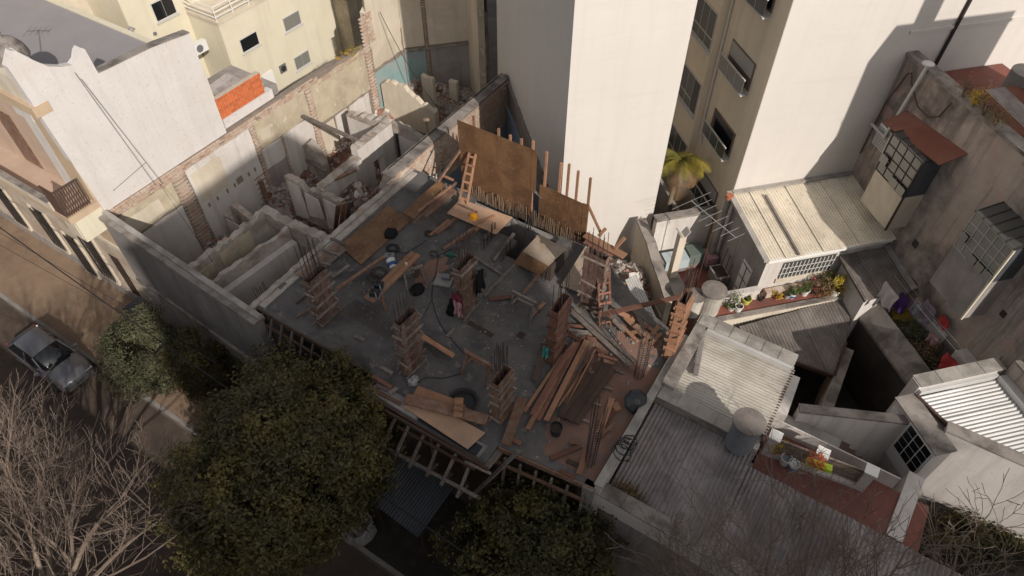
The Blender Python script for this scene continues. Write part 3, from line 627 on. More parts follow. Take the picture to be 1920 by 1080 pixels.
build(MB().tube([AB(-7.0, bq - 1.0, 12), AB(-6.98, bq - 1.0, 9), AB(-6.9, bq - 1, 6.8), AB(-7.0, bq - .7, 6.6)], .035), 'drain_pipe', 'iron_dark', db)
# ------------------------------------------------------------------ front wall of the cleared lot, on the street
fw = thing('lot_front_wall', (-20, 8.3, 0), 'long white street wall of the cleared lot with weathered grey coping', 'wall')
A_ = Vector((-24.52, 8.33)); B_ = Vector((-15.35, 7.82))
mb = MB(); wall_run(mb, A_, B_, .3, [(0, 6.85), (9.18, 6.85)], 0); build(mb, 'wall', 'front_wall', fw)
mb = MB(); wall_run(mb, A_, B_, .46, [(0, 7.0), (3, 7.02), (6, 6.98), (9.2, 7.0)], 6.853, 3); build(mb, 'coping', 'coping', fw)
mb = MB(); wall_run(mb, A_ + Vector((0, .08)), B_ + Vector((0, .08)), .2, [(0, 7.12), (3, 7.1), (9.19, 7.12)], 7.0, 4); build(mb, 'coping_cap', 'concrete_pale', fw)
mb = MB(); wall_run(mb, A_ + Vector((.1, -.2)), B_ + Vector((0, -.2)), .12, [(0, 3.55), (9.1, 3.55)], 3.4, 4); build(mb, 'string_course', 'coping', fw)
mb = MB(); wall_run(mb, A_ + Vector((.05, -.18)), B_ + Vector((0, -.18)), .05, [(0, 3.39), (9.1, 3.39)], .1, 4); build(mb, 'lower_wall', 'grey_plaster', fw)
sb = thing('meter_box', (-24.9, 7.6, .115), 'dark steel cabinet on the sidewalk at the foot of the white street wall', 'cabinet')
build(MB().box(-25.4, -24.5, 7.3, 8.1, .12, 1.6), 'body', 'tarp_black', sb); build(MB().box(-25.45, -24.45, 7.25, 8.15, 1.603, 1.66), 'lid', 'zinc_dark', sb)
# ================================================================== WHITE TOWERS AND LIGHT WELL
def abpoly(*ab): return [(AB(a, b, 0).x, AB(a, b, 0).y) for a, b in ab]
def abprism(ab, z0, z1, name, m, parent=None, **k): return build(MB().prism(abpoly(*ab), z0, z1), name, m, parent, **k)
def abbox(a0, a1, b0, b1, z0, z1, name, m, parent=None, **k): return abprism([(a0, b0), (a1, b0), (a1, b1), (a0, b1)], z0, z1, name, m, parent, **k)
tw = thing('white_tower', AB(-4.7, -6, 0), 'tall blank white apartment tower in the middle at the top', 'building')
abbox(-6.8, -2.67, -13, -1.17, 0, 34, 'wall', 'tower_plaster', tw)
for z in (8.2, 11.15, 14.1):   # hairline floor joints in the render
    abbox(-6.8, -2.67, -1.17, -1.166, z, z + .03, 'floor_joint', 'tower_plaster', tw)
wb = thing('window_building', AB(5, -6, 0), 'white apartment building with a tall blank wall and light-well windows at upper right', 'building')
abprism([(0, 0), (16, 0), (16, -14), (0, -14)], 0, 34, 'wall', 'tower_plaster', wb)
abbox(-.012, -.003, -3.53, -.01, 3.0, 33, 'light_well_wall', 'window_wall', wb)
abbox(-.30, -.004, -14, -3.53, 0, 33.5, 'projecting_bay', 'window_wall', wb)
abbox(-.34, -.301, -3.62, -3.535, 3, 33, 'corner_bead', 'window_wall', wb)
build(MB().tube([AB(-.08, -3.35, 30), AB(-.08, -3.35, 9), AB(-.1, -3.3, 8.2), AB(-.08, -3.1, 7.6)], .05), 'drain_pipe', 'pvc', wb)
abbox(4.9, 16, .0, .05, 13.62, 13.72, 'wall_ledge', 'tower_plaster', wb)
def bay_window(zs, k, open_=False):
    w_ = abbox(-.05, -.013, -2.77, -.92, zs + .03, zs + 1.12, 'window', 'frame_brown', wb)
    if open_:
        abbox(-.06, -.051, -2.68, -1.0, zs + .1, zs + 1.05, 'pane', 'glass_dark', w_)
    else:
        for i in range(9): abbox(-.075, -.052, -2.7, -.97, zs + .55 + i * .06, zs + .60 + i * .06, 'shutter_slat', 'shutter', w_)
    for i in range(3):
        b0 = -2.86 + i * .65; abbox(-.30, -.285, b0, b0 + .63, zs - .05, zs + .5, 'balcony_pane', 'glass_grey' if k else 'glass_pale', w_)
        abbox(-.31, -.276, b0 - .02, b0, zs - .08, zs + .55, 'balcony_post', 'window_frame', w_)
    abbox(-.32, -.27, -2.9, -.9, zs + .503, zs + .55, 'top_rail', 'window_frame', w_); abbox(-.32, -.013, -2.9, -.9, zs - .13, zs - .083, 'balcony_floor', 'window_frame', w_)
bay_window(8.49, 1, True); bay_window(11.45, 0); bay_window(14.41, 1, True); bay_window(5.53, 1)
def wide_window(z0, z1, opened):
    w_ = abbox(-.335, -.301, -5.5, -3.72, z0, z1, 'window', 'window_frame', wb)
    for i in range(3):
        b0 = -5.44 + i * .575
        if i == 2 and opened: abbox(-.342, -.336, b0, b0 + .53, z0 + .08, z1 - .06, 'pane', 'glass_dark', w_)
        else:
            abbox(-.342, -.336, b0, b0 + .53, z0 + .5, z1 - .06, 'pane', 'glass_grey', w_); abbox(-.342, -.336, b0, b0 + .53, z0 + .06, z0 + .44, 'pane', 'glass_grey', w_)
    abbox(-.45, -.302, -5.55, -3.62, z0 - .08, z0 - .003, 'sill', 'window_frame', w_)
wide_window(8.58, 10.1, True); wide_window(11.56, 13.08, False); wide_window(5.62, 7.1, False); wide_window(14.5, 16.0, False)
# light well floor and low walls inside it
abbox(-2.6, -.02, -12, -.9, -.03, 3.2, 'light_well_floor', 'concrete', kind='structure')
lw = thing('light_well_wall', AB(-1.2, -3.4, 3.2), 'grey dividing wall in the shaded light well below the palm', 'wall')
abbox(-1.3, -1.15, -6.0, -1.6, 3.2, 5.3, 'wall', 'grey_plaster', lw)
# ------------------------------------------------------------------ terrace between the towers
TZ = 3.6
abbox(-3.25, -.02, -.55, 3.6, -.03, TZ, 'terrace_floor', 'red_floor', kind='structure')
tb_ = thing('terrace_back_wall', AB(-1.5, -.7, TZ), 'stained white wall closing the red terrace below the palm', 'wall')
abbox(-2.75, -.2, -.85, -.56, TZ - .5, 5.95, 'wall', 'white_plaster', tb_); abbox(-2.8, -.15, -.9, -.52, 5.953, 6.05, 'coping', 'coping', tb_)
tl = thing('terrace_side_wall', AB(-3.4, 1.2, 3), 'tall weathered cream wall between the building site and the red terrace', 'wall')
mb = MB(); p0 = AB(-3.42, -.75, 0); p1 = AB(-3.42, 3.0, 0)
wall_run(mb, p0, p1, .26, [(0, 6.0), (1.3, 5.85), (2.0, 5.5), (2.9, 5.3), (3.7, 5.0)], 0, 5, .04); build(mb, 'wall', 'cream_pale', tl)
mb = MB(); wall_run(mb, p0, p1, .36, [(0, 6.06), (1.3, 5.93), (2.0, 5.58), (2.9, 5.38), (3.7, 5.08)], 5.0, 5, .05)
mb = MB()
cp = [(0, 6.05), (1.3, 5.9), (2.0, 5.55), (2.9, 5.35), (3.7, 5.05)]; n_ = len(cp)
for (s0, z0), (s1, z1) in zip(cp[:-1], cp[1:]):
    q0 = AB(-3.42, -.75 + s0, z0 + .02); q1 = AB(-3.42, -.75 + s1, z1 + .02); mb.bar(q0, q1, .4, .09)
build(mb, 'coping', 'coping', tl, kind=None)
abbox(-3.6, -3.56, -.7, 2.9, 3.9, 4.05, 'string_course', 'cream_pale', tl)
# chimney stack on that wall
ch = thing('chimney', AB(-2.9, 2.0, TZ), 'square concrete chimney stack with forked cap on the terrace', 'chimney')
cb_ = P(1268, 520, 4.6); q = toab(cb_)
ca0, cb0 = -2.75, 1.55
abbox(ca0 - .3, ca0 + .3, cb0 - .1, cb0 + 1.3, TZ, 4.9, 'base', 'concrete_pale', ch)
abbox(ca0 - .14, ca0 + .14, cb0 - .14, cb0 + .14, 4.9, 7.2, 'shaft', 'cream_pale', ch)
for s_ in (-1, 1):
    c_ = AB(ca0 + s_ * .14, cb0, 7.32); build(MB().obox(c_, Vector((DA[0], DA[1], 0)) * .03, Vector((DB[0], DB[1], 0)) * .17, Vector((DA[0] * s_ * .08, DA[1] * s_ * .08, .12))), 'cap_blade', 'concrete_pale', ch)
# furniture on the terrace: covered crates and a cement tub
def drape(name, c, sa, sb, h, m, label, cat, group=None):
    t = thing(name, c, label, cat, group); a_, b_ = toab(c)
    abbox(a_ - sa, a_ + sa, b_ - sb, b_ + sb, c.z, c.z + h, 'box', 'plank_grey', t)
    abbox(a_ - sa - .03, a_ + sa + .03, b_ - sb - .03, b_ + sb + .03, c.z + h * .35, c.z + h + .02, 'cloth', m, t)
drape('covered_table', AB(-1.9, .1, TZ), .5, .28, .75, 'cloth_blue', 'low table covered with pale blue cloth by the white terrace wall', 'table')
drape('covered_table', AB(-.95, -.05, TZ), .32, .3, .8, 'cloth_green', 'low table covered with dark green cloth on the red terrace', 'table')
drape('pink_chest', AB(-.35, .25, TZ), .22, .3, .7, 'cloth_pink', 'small chest with pink cover in the terrace corner', 'chest')
drape('dog_house', AB(-2.85, .1, TZ), .28, .3, .8, 'plank_grey', 'small grey plywood hutch in the corner of the red terrace', 'hutch')
drape('wine_basket', AB(-2.7, .75, TZ), .22, .16, .35, 'cloth_wine', 'dark red basket on the red terrace near the chimney', 'basket')
tu = thing('laundry_tub', AB(-.3, 1.2, TZ), 'grey concrete laundry tub against the shed wall', 'tub')
abbox(-.62, -.05, .85, 1.6, TZ, TZ + .55, 'base', 'concrete', tu); abbox(-.64, -.03, .83, 1.62, TZ + .553, TZ + .62, 'rim', 'concrete_pale', tu); abbox(-.58, -.1, .9, 1.55, TZ + .621, TZ + .63, 'basin', 'soil', tu)
# ------------------------------------------------------------------ shed with corrugated roof
sh = thing('shed', AB(2.6, 1.6, 3), 'white shed with pale corrugated fibre cement roof against the blank tower wall', 'shed')
abbox(0.0, 5.15, .01, 3.3, 2.9, 6.95, 'wall', 'white_plaster', sh)
abbox(-.012, -.002, .3, 3.3, TZ, 6.9, 'side_render', 'grey_plaster', sh)
for i in range(7):
    a0 = -.18 + i * .775; w_ = .80 if i != 1 else .42
    lift = .035 if i in (1, 3, 5) else 0
    mb = corrugated(AB(a0, -.0, 7.52 + lift), AB(a0 + .80, 0, 0) - AB(a0, 0, 0), AB(0, 3.5, -.47) - AB(0, 0, 0), .115, .018)
    build(mb, 'roof_sheet', 'shed_roof', sh)
mb = MB().bar(AB(1.1, .55, 7.58), AB(1.1, 3.5, 7.16), .09, .06); build(mb, 'roof_batten', 'fibre_dark', sh)
mb = MB().bar(AB(-.2, 0, 7.55), AB(-.2, 3.5, 7.1), .22, .1); build(mb, 'verge', 'concrete_pale', sh)
mb = MB().bar(AB(-.1, .09, 7.58), AB(5.1, .09, 7.6), .2, .08); build(mb, 'flashing', 'concrete_pale', sh)
mb = MB().bar(AB(-.1, 3.44, 7.0), AB(5.1, 3.44, 7.0), .12, .12); build(mb, 'gutter', 'white_paint', sh)
w_ = abbox(.75, 3.0, 3.3, 3.33, 5.75, 6.6, 'window', 'glass_grey', sh)
for i in range(14): abbox(.78 + i * .165, .80 + i * .165, 3.36, 3.38, 5.75, 6.6, 'grille_bar', 'white_paint', w_)
for zz in (6.0, 6.3): abbox(.74, 3.0, 3.345, 3.358, zz, zz + .02, 'grille_rail', 'white_paint', w_)
abbox(.68, 3.08, 3.3, 3.36, 5.5, 5.74, 'sill', 'cream_pale', w_)
d_ = abbox(-.05, -.013, 2.05, 2.75, TZ, 5.75, 'door', 'white_paint', sh)
for zz in (4.2, 4.9, 5.6): abbox(-.062, -.051, 2.08, 2.72, zz, zz + .04, 'door_rail', 'iron_dark', d_)
abbox(-.062, -.0511, 2.38, 2.42, TZ + .2, 5.6, 'door_rail', 'iron_dark', d_)
fl = thing('clay_flue', AB(-.28, .2, 4), 'grey flue pipe with terracotta cap at the shed corner', 'flue')
build(MB().cyl(AB(-.28, .25, 4), AB(-.28, .25, 7.45), .12, .12, 12), 'pipe', 'concrete', fl); build(MB().cyl(AB(-.28, .25, 7.45), AB(-.28, .25, 7.6), .17, .15, 14), 'cap', 'terracotta', fl)
for i, (b0, l, dx) in enumerate(((.9, 1.6, .25), (1.2, 1.5, .3), (1.55, 1.3, .1))):
    build(MB().cyl(AB(-.35, b0 + dx, TZ), AB(-.06, b0, TZ + l), .02, .02, 6), 'leaning_pole', 'plank_brown', label=['longest', 'middle', 'shortest'][i] + ' of three thin poles leaning on the shaded shed wall', cat='pole', group='poles on the shed wall')
wl = build(MB().box(-.1, .1, -.1, .1, 0, .2), 'wall_lamp', 'iron_brown', loc=AB(-.1, 1.75, 5.9), label='small brown lamp fixed high on the shaded shed wall', cat='lamp')
# second small roof to the right of the shed
an = thing('annex_shed', AB(4.4, 4.3, 3), 'small lean-to with brown corrugated roof in front of the stained wall', 'shed')
abbox(3.3, 5.1, 3.45, 5.2, 2.9, 6.1, 'wall', 'white_plaster', an)
for i in range(3):
    mb = corrugated(AB(3.15 + i * .62, 3.35, 6.5 + .02 * (i % 2)), AB(.66, 0, 0) - AB(0, 0, 0), AB(0, 2.05, -.32) - AB(0, 0, 0), .11, .018); build(mb, 'roof_sheet', 'fibre_dark', an)
build(MB().bar(AB(5.08, 3.35, 6.6), AB(5.08, 5.4, 6.3), .2, .12), 'edge_coping', 'concrete_pale', an)
build(MB().bar(AB(3.1, 3.4, 6.45), AB(3.1, 5.4, 6.12), .06, .12), 'bargeboard', 'plank_grey', an)
# ------------------------------------------------------------------ flower ledge in front of the shed
lg = thing('flower_terrace', AB(.8, 3.9, 3), 'narrow red flower terrace in front of the white shed', 'terrace')
abbox(-2.35, 3.75, 3.34, 4.25, 3.0, 5.0, 'wall', 'cream_pale', lg); abbox(-2.3, 3.7, 3.35, 4.1, 5.003, 5.02, 'tiles', 'red_floor', lg); abbox(-2.4, 3.8, 4.1, 4.3, 5.004, 5.08, 'edge', 'coping', lg)
abbox(-2.35, -.02, 3.34, 3.58, 5.021, 5.55, 'low_wall', 'white_plaster', lg)
abbox(0.3, 2.9, 3.36, 3.62, 5.022, 5.3, 'brick_planter', 'brick_pale', lg)
# water tank made of fibre cement on brick legs, drum beside it
wt = thing('fibre_cement_tank', P(1325, 570, 5.0), 'round grey fibre cement water tank with flat lid beside the flower terrace', 'water tank')
L = wloc(wt); tp = P(1340, 543, 6.3)
build(MB().lathe((tp.x, tp.y, 5.0), [(.36, 0), (.38, .1), (.42, 1.25)], 20), 'drum', 'fibre_cement', wt); build(MB().lathe((tp.x, tp.y, 6.25), [(.48, 0), (.48, .05), (.30, .10), (.02, .11)], 22), 'lid', 'fibre_dark', wt)
w2 = thing('fibre_cement_tank', P(1308, 560, 5.0), 'smaller tilted grey tank lid left of the round water tank', 'water tank')
tp = P(1312, 553, 6.0); build(MB().lathe((tp.x - .1, tp.y - .1, 5.0), [(.3, 0), (.34, 1.0)], 18), 'drum', 'fibre_cement', w2); build(MB().lathe((tp.x - .1, tp.y - .1, 6.003), [(.37, 0), (.37, .05), (.02, .09)], 18), 'lid', 'fibre_dark', w2)
# ------------------------------------------------------------------ stained wall with glazed bays
dw = thing('stained_building', AB(7, 6, 0), 'tall stained grey building with two glazed bays at the right edge', 'building')
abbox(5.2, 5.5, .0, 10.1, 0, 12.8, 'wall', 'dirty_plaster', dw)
abbox(5.14, 5.6, .01, 10.1, 12.803, 12.92, 'coping', 'coping', dw)
abbox(5.5, 9.5, 2.6, 10.1, 0, 11.2, 'rear_block', 'grey_plaster', dw)
abbox(6.3, 10.95, 8.0, 10.0, 11.203, 19.15, 'upper_block', 'grey_plaster', dw); abbox(7.16, 7.8, 8.2, 8.8, 19.153, 23, 'chimney', 'grey_plaster', dw)
tr = abbox(5.5, 9.6, .05, 2.6, 0, 11.9, 'roof_terrace', 'red_floor', dw)
for i in range(5):
    mb = corrugated(AB(5.7 + i * .75, 2.5, 12.75), AB(.8, 0, 0) - AB(0, 0, 0), AB(0, 3.4, -.25) - AB(0, 0, 0), .12, .02); build(mb, 'tin_sheet', 'zinc_dull' if i % 2 else 'rust_sheet', dw)
build(MB().cyl(AB(8.1, 2.3, 11.9), AB(8.1, 2.3, 13.1), .5, .5, 20), 'roof_tank', 'concrete', dw)
def oriel(a, b0, b1, z0, z1, z2, zr, rows, cols, hood):
    o = abbox(a, 5.197, b0, b1, z0, z1, 'bay', 'cream_pale' if hood else 'grey_plaster', dw)
    fr = abbox(a + .06, 5.196, b0 + .05, b1 - .05, z1 + .003, z2, 'bay_room', 'glass_dark', dw)
    dz = (z2 - z1) / rows; db_ = (b1 - b0) / cols
    for i in range(cols):
        for j in range(rows):
            tilt = random.Random(i * 7 + j).random() < .2
            oo = .1 if (tilt and j < rows - 1) else 0
            abbox(a - .01 - oo, a + .005 - oo, b0 + .02 + i * db_, b0 - .02 + (i + 1) * db_, z1 + .03 + j * dz, z1 - .01 + (j + 1) * dz, 'pane', 'glass_pale', fr)
    for i in range(cols + 1): abbox(a - .03, a + .03, b0 + i * db_ - .015, b0 + i * db_ + .015, z1, z2, 'mullion', 'iron_dark' if hood else 'shutter', fr)
    for j in range(rows + 1): abbox(a - .025, a + .025, b0, b1, z1 + j * dz - .015, z1 + j * dz + .015, 'transom', 'iron_dark' if hood else 'shutter', fr)
    n = 3
    for j in range(n):
        a0 = a + (5.19 - a) * j / n; a1 = a + (5.19 - a) * (j + 1) / n
    for i in range(cols):
        q = [AB(a - .05, b0 + i * db_ + .012, z2 + .04), AB(a - .05, b0 + (i + 1) * db_ - .012, z2 + .04), AB(5.19, b0 + (i + 1) * db_ - .012, zr), AB(5.19, b0 + i * db_ + .012, zr)]
        build(MB().plate(q, (0, 0, .02)), 'roof_pane', 'glass_grey', fr)
    for i in range(cols + 1): build(MB().bar(AB(a - .06, b0 + i * db_, z2 + .05), AB(5.19, b0 + i * db_, zr + .02), .03, .05), 'roof_bar', 'iron_dark', fr)
    abbox(a + .03, 5.19, b1 - .045, b1 - .01, z1 + .004, z2, 'side_pane', 'zinc_dark', fr)
    build(MB().bar(AB(a - .02, b1, z0), AB(a - .02, b1, z2), .06, .06, (DA[0], DA[1], 0)), 'edge_trim', 'cream_plaster' if not hood else 'iron_dark', fr)
oriel(4.35, 1.88, 3.58, 7.8, 9.35, 10.9, 11.0, 4, 4, True)
oriel(4.35, 6.2, 7.92, 7.8, 9.57, 11.0, 11.25, 4, 5, False)
mb = MB().plate([AB(4.55, 1.0, 10.75), AB(4.55, 4.0, 11.1), AB(5.19, 4.2, 11.6), AB(5.19, 1.15, 11.25)], (0, 0, .03)); build(mb, 'rusty_hood', 'rust_sheet', dw)
ls = abbox(5.15, 5.197, .35, 1.05, 9.3, 10.2, 'louvre_window', 'white_paint', dw)
for i in range(8): abbox(5.12, 5.149, .4, 1.0, 9.35 + i * .1, 9.4 + i * .1, 'louvre', 'shutter', ls)
build(MB().tube([AB(5.05, .9, 9.9), AB(5.05, .9, 10.0), AB(5.05, 1.2, 12.95), AB(5.05, 1.2, 13.1)], .06, 8), 'vent_pipe', 'pvc', dw)
build(MB().lathe(AB(5.05, 1.2, 13.1), [(.08, 0), (.2, .03), (.2, .07), (.02, .1)], 14), 'vent_cap', 'pvc', dw)
build(MB().tube([AB(5.05, .9, 9.95), AB(5.05, .5, 9.95), AB(5.0, .08, 10.0)], .06, 8), 'pipe_elbow', 'pvc', dw)
pts = [AB(5.1, .1, 8.6), AB(5.08, .15, 9.6), AB(5.08, .2, 11.0), AB(5.08, .55, 12.4), AB(5.08, .7, 12.5), AB(5.08, .9, 12.2), AB(5.06, 1.6, 11.75), AB(5.06, 2.2, 11.7), AB(5.08, 2.6, 12.0), AB(5.1, 2.75, 12.6)]
build(MB().tube(pts, .03, 6), 'hanging_hose', 'iron_brown', dw)
build(MB().tube([AB(6.6, .06, 12.2), AB(6.7, .06, 15.2)], .06, 8), 'wall_pipe', 'iron_dark', dw)
for (b_, z_, s_) in ((4.3, 7.6, .12), (8.4, 8.4, .1), (5.1, 6.2, .2), (9.4, 6.2, .1)): abbox(5.18, 5.199, b_ - s_, b_ + s_, z_ - s_ * 1.2, z_ + s_ * 1.2, 'wall_hole', 'soil', dw)
abbox(5.15, 5.198, 5.6, 7.4, 3.0, 6.0, 'white_patch', 'white_plaster', dw)
# white wall with plant window at the right edge
abbox(4.75, 5.195, 8.2, 10.1, 2.9, 6.3, 'lower_block', 'white_plaster', dw); nb = abbox(4.73, 4.749, 8.7, 9.4, 4.4, 5.4, 'niche', 'soil', dw)
# ------------------------------------------------------------------ yard between, grey wall, laundry
abbox(-1, 5.15, 4.3, 10.0, -.03, 1.6, 'yard_floor', 'yard_shade', kind='structure')
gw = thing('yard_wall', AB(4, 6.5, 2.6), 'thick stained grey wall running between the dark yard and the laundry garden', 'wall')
abbox(3.55, 4.1, 5.0, 9.3, 1.5, 4.75, 'wall', 'yard_shade', gw); abbox(4.1, 5.14, 5.0, 9.3, 2.6, 4.5, 'garden_bed', 'earth', gw)  # yard face coloured dark for its enclosed shade
q = [AB(3.5, 4.9, 4.75), AB(3.5, 9.35, 4.75), AB(4.0, 9.35, 5.5), AB(4.0, 4.9, 5.5)]; build(MB().plate(q, (0, 0, .12)), 'sloped_coping', 'coping', gw)
# brown corrugated roof in the yard
r3 = thing('yard_roof', AB(1.2, 5.6, 2.6), 'large dusty brown corrugated roof below the flower terrace', 'roof')
poly = [P(1385, 612, 4.75), P(1600, 553, 4.9), P(1588, 640, 4.6), P(1566, 703, 4.4), P(1420, 652, 4.55)]
u_ = Vector((DA[0], DA[1], 0)); v_ = Vector((DB[0], DB[1], 0))
# sheets are cut to the outline of the roof: two corrugated strips per width
def cut_corr(parent, poly, udir, vdir, pitch, amp, name, m, nsheet, z_of):
    us = [Vector((p.x, p.y, 0)).dot(udir) for p in poly]; u0, u1 = min(us), max(us); n = len(poly)
    def span(u):
        r = []
        for i in range(n):
            ua, ub = us[i], us[(i + 1) % n]
            if (ua - u) * (ub - u) <= 0 and ua != ub:
                f = (u - ua) / (ub - ua); q = poly[i].lerp(poly[(i + 1) % n], f); r.append(Vector((q.x, q.y, 0)).dot(vdir))
        return (min(r), max(r)) if len(r) >= 2 else (None, None)
    per = (u1 - u0) / nsheet
    for s_ in range(nsheet):
        k = int(per / pitch * 6); mb = MB(); A = []; lift = .02 * (s_ % 2)
        for i in range(k + 1):
            u = u0 + per * s_ + (per + .02) * i / k; u = min(max(u, u0 + .01), u1 - .01); a0, a1 = span(u)
            if a0 is None: continue
            zz = amp * math.sin(2 * math.pi * (u - u0) / pitch) + lift
            for v in (a0, a1):
                q = udir * u + vdir * v; A.append((q.x, q.y, z_of(q) + zz))
        k2 = len(A) // 2; mb.v = A[:]; mb.f = [(2 * i, 2 * i + 1, 2 * i + 3, 2 * i + 2) for i in range(k2 - 1)]
        o = len(mb.v); mb.v += [(q[0], q[1], q[2] - .015) for q in A]; mb.f += [tuple(j + o for j in f)[::-1] for f in mb.f]
        build(mb, name, m, parent)
def plane_z(p0, p1, p2):
    n = (p1 - p0).cross(p2 - p0)
    return lambda q: p0.z - (n.x * (q.x - p0.x) + n.y * (q.y - p0.y)) / n.z
cut_corr(r3, poly, u_, v_, .13, .022, 'roof_sheet', 'fibre_dark', 6, plane_z(poly[0], poly[1], poly[4]))
mb = MB().bar(poly[4] - Vector((0, 0, .1)), poly[3] - Vector((0, 0, .1)), .08, .16); build(mb, 'fascia', 'plank_dark', r3)
mb = MB().bar(poly[3] - Vector((0, 0, .1)), poly[2] - Vector((0, 0, .1)), .08, .16); build(mb, 'fascia_side', 'plank_dark', r3)
abbox(-1.2, 3.4, 4.32, 4.6, 1.5, 4.4, 'support_wall', 'yard_shade', r3)
# brick wall in the dark yard
yw = thing('yard_brick_wall', P(1560, 760, 3), 'narrow wall with exposed red brick side in the dark yard', 'wall')
mb = MB(); wall_run(mb, P(1590, 655, 4.3), P(1545, 780, 4.3), .3, [(0, 4.3), (3.2, 4.3)], 1.5, 3, .04); build(mb, 'wall', 'brick_pale', yw)
mb = MB(); wall_run(mb, P(1590, 655, 4.3) + Vector((.02, 0, 0)), P(1545, 780, 4.3) + Vector((.02, 0, 0)), .36, [(0, 4.36), (3.2, 4.36)], 4.345, 3); build(mb, 'coping', 'coping', yw)
# ------------------------------------------------------------------ lit roof with parapets (next to the site) and the grey roof in front
RX0 = -2.45
hm = thing('neighbour_house', (0, 12, 0), 'low neighbour house with corrugated roofs to the right of the building site', 'house')
build(MB().box(RX0, .85, 12.25, 15.8, 0, 7.0), 'rear_body', 'white_plaster', hm)
build(MB().box(RX0, .92, 8.75, 12.25, 0, 6.25), 'front_body', 'grey_plaster', hm); build(MB().box(.92, 14, 8.75, 11.9, 0, 6.05), 'front_body', 'grey_plaster', hm)
for i in range(4):
    y0 = 12.75 + i * .68; mb = corrugated((RX0 + .35, y0, 7.12 + .015 * (i % 2)), (0, .71, 0), (3.0, 0, .06), .115, .018); build(mb, 'roof_sheet', 'fibre_cement', hm)
build(MB().box(RX0 - .05, RX0 + .36, 12.66, 15.45, 7.0, 7.42), 'side_parapet', 'coping', hm)
build(MB().box(RX0 - .05, .8, 15.45, 15.85, 7.0, 7.5), 'rear_parapet', 'concrete_pale', hm)
for i in range(6): build(MB().box(RX0 + .02 + i * .54, RX0 + .54 + i * .54, 15.4, 15.9, 7.503, 7.53), 'coping_tile', 'concrete_pale', hm)
build(MB().bar((RX0 + .36, 15.38, 7.36), (.78, 15.38, 7.36), .12, .2), 'flashing', 'zinc', hm)
build(MB().box(RX0 - .05, .62, 12.22, 12.65, 6.2, 7.22), 'front_parapet', 'coping', hm)
for i in range(5): build(MB().box(RX0 + .02 + i * .62, RX0 + .63 + i * .62, 12.2, 12.68, 7.223, 7.25), 'coping_tile', 'concrete_pale', hm)
build(MB().bar((.86, 12.5, 7.1), (.86, 15.5, 7.12), .08, .16), 'edge_gutter', 'iron_brown', hm)
q0 = P(1302, 650, 7.25); build(MB().bar(P(1318, 625, 7.3), P(1304, 703, 7.3), .16, .1), 'flat_duct', 'zinc_dull', hm)
i = 0; x = RX0 + .02
while x < 12:
    wd = .82; y1 = 12.2 if x < .6 else 11.9
    mb = corrugated((x, 9.05, 6.36 + .014 * (i % 2)), (wd, 0, 0), (0, y1 - 9.05, .52 if x < .6 else .2), .125, .024); build(mb, 'roof_sheet', 'zinc_dull', hm); x += wd - .03; i += 1
build(MB().box(RX0 - .25, 14, 8.62, 9.02, 5.9, 6.72), 'street_parapet', 'white_plaster', hm); 
for i in range(14): build(MB().box(RX0 - .25 + i * .9, RX0 + .64 + i * .9, 8.58, 9.05, 6.723, 6.76 + .01 * (i % 3)), 'coping_stone', 'coping', hm)
tk = thing('roof_water_tank', P(1398, 838, 7.05), 'blue grey cylindrical water tank on the parapet between the two corrugated roofs', 'water tank')
L = P(1400, 815, 7.0); tp = P(1406, 790, 8.3)
build(MB().lathe((tp.x, tp.y, 7.0), [(.40, 0), (.42, .06), (.40, .6), (.42, 1.22), (.45, 1.25)], 26), 'drum', 'tank_blue', tk, smooth=False); build(MB().lathe((tp.x, tp.y, 8.253), [(.47, 0), (.47, .05), (.2, .1), (.02, .11)], 26), 'lid', 'fibre_dark', tk)
# ------------------------------------------------------------------ red terrace, balustrade, stair, white walls
TR = 6.15
rt = thing('red_roof_terrace', (3, 12.8, 0), 'dark red roof terrace with slatted balustrade behind the grey corrugated roof', 'terrace')
build(MB().box(.93, 5.75, 11.93, 13.75, 0, TR), 'floor', 'red_floor', rt); build(MB().box(.93, 5.75, 11.86, 11.925, 6.0, 6.42), 'edge', 'tarp_black', rt)
bl = thing('balustrade', (2.5, 13.0, TR), 'white balustrade with grey slats and posts on the red roof terrace', 'balustrade')
p0 = P(1437, 848, TR); p1 = P(1610, 912, TR)
for i in range(9):
    z = TR + .2 + i * .085; build(MB().bar(p0 + Vector((0, 0, z - TR)), p1 + Vector((0, 0, z - TR)), .04, .055), 'slat', 'batten', bl)
for f in (0, .5, 1.0):
    q = p0.lerp(p1, f); build(MB().box(q.x - .14, q.x + .14, q.y - .14, q.y + .14, TR, TR + 1.0), 'post', 'white_plaster', bl); build(MB().box(q.x - .18, q.x + .18, q.y - .18, q.y + .18, TR + 1.003, TR + 1.06), 'post_cap', 'white_paint', bl)
build(MB().bar(p0 + Vector((0, -.05, .06)), p1 + Vector((0, -.05, .06)), .16, .12), 'plinth', 'white_plaster', bl)
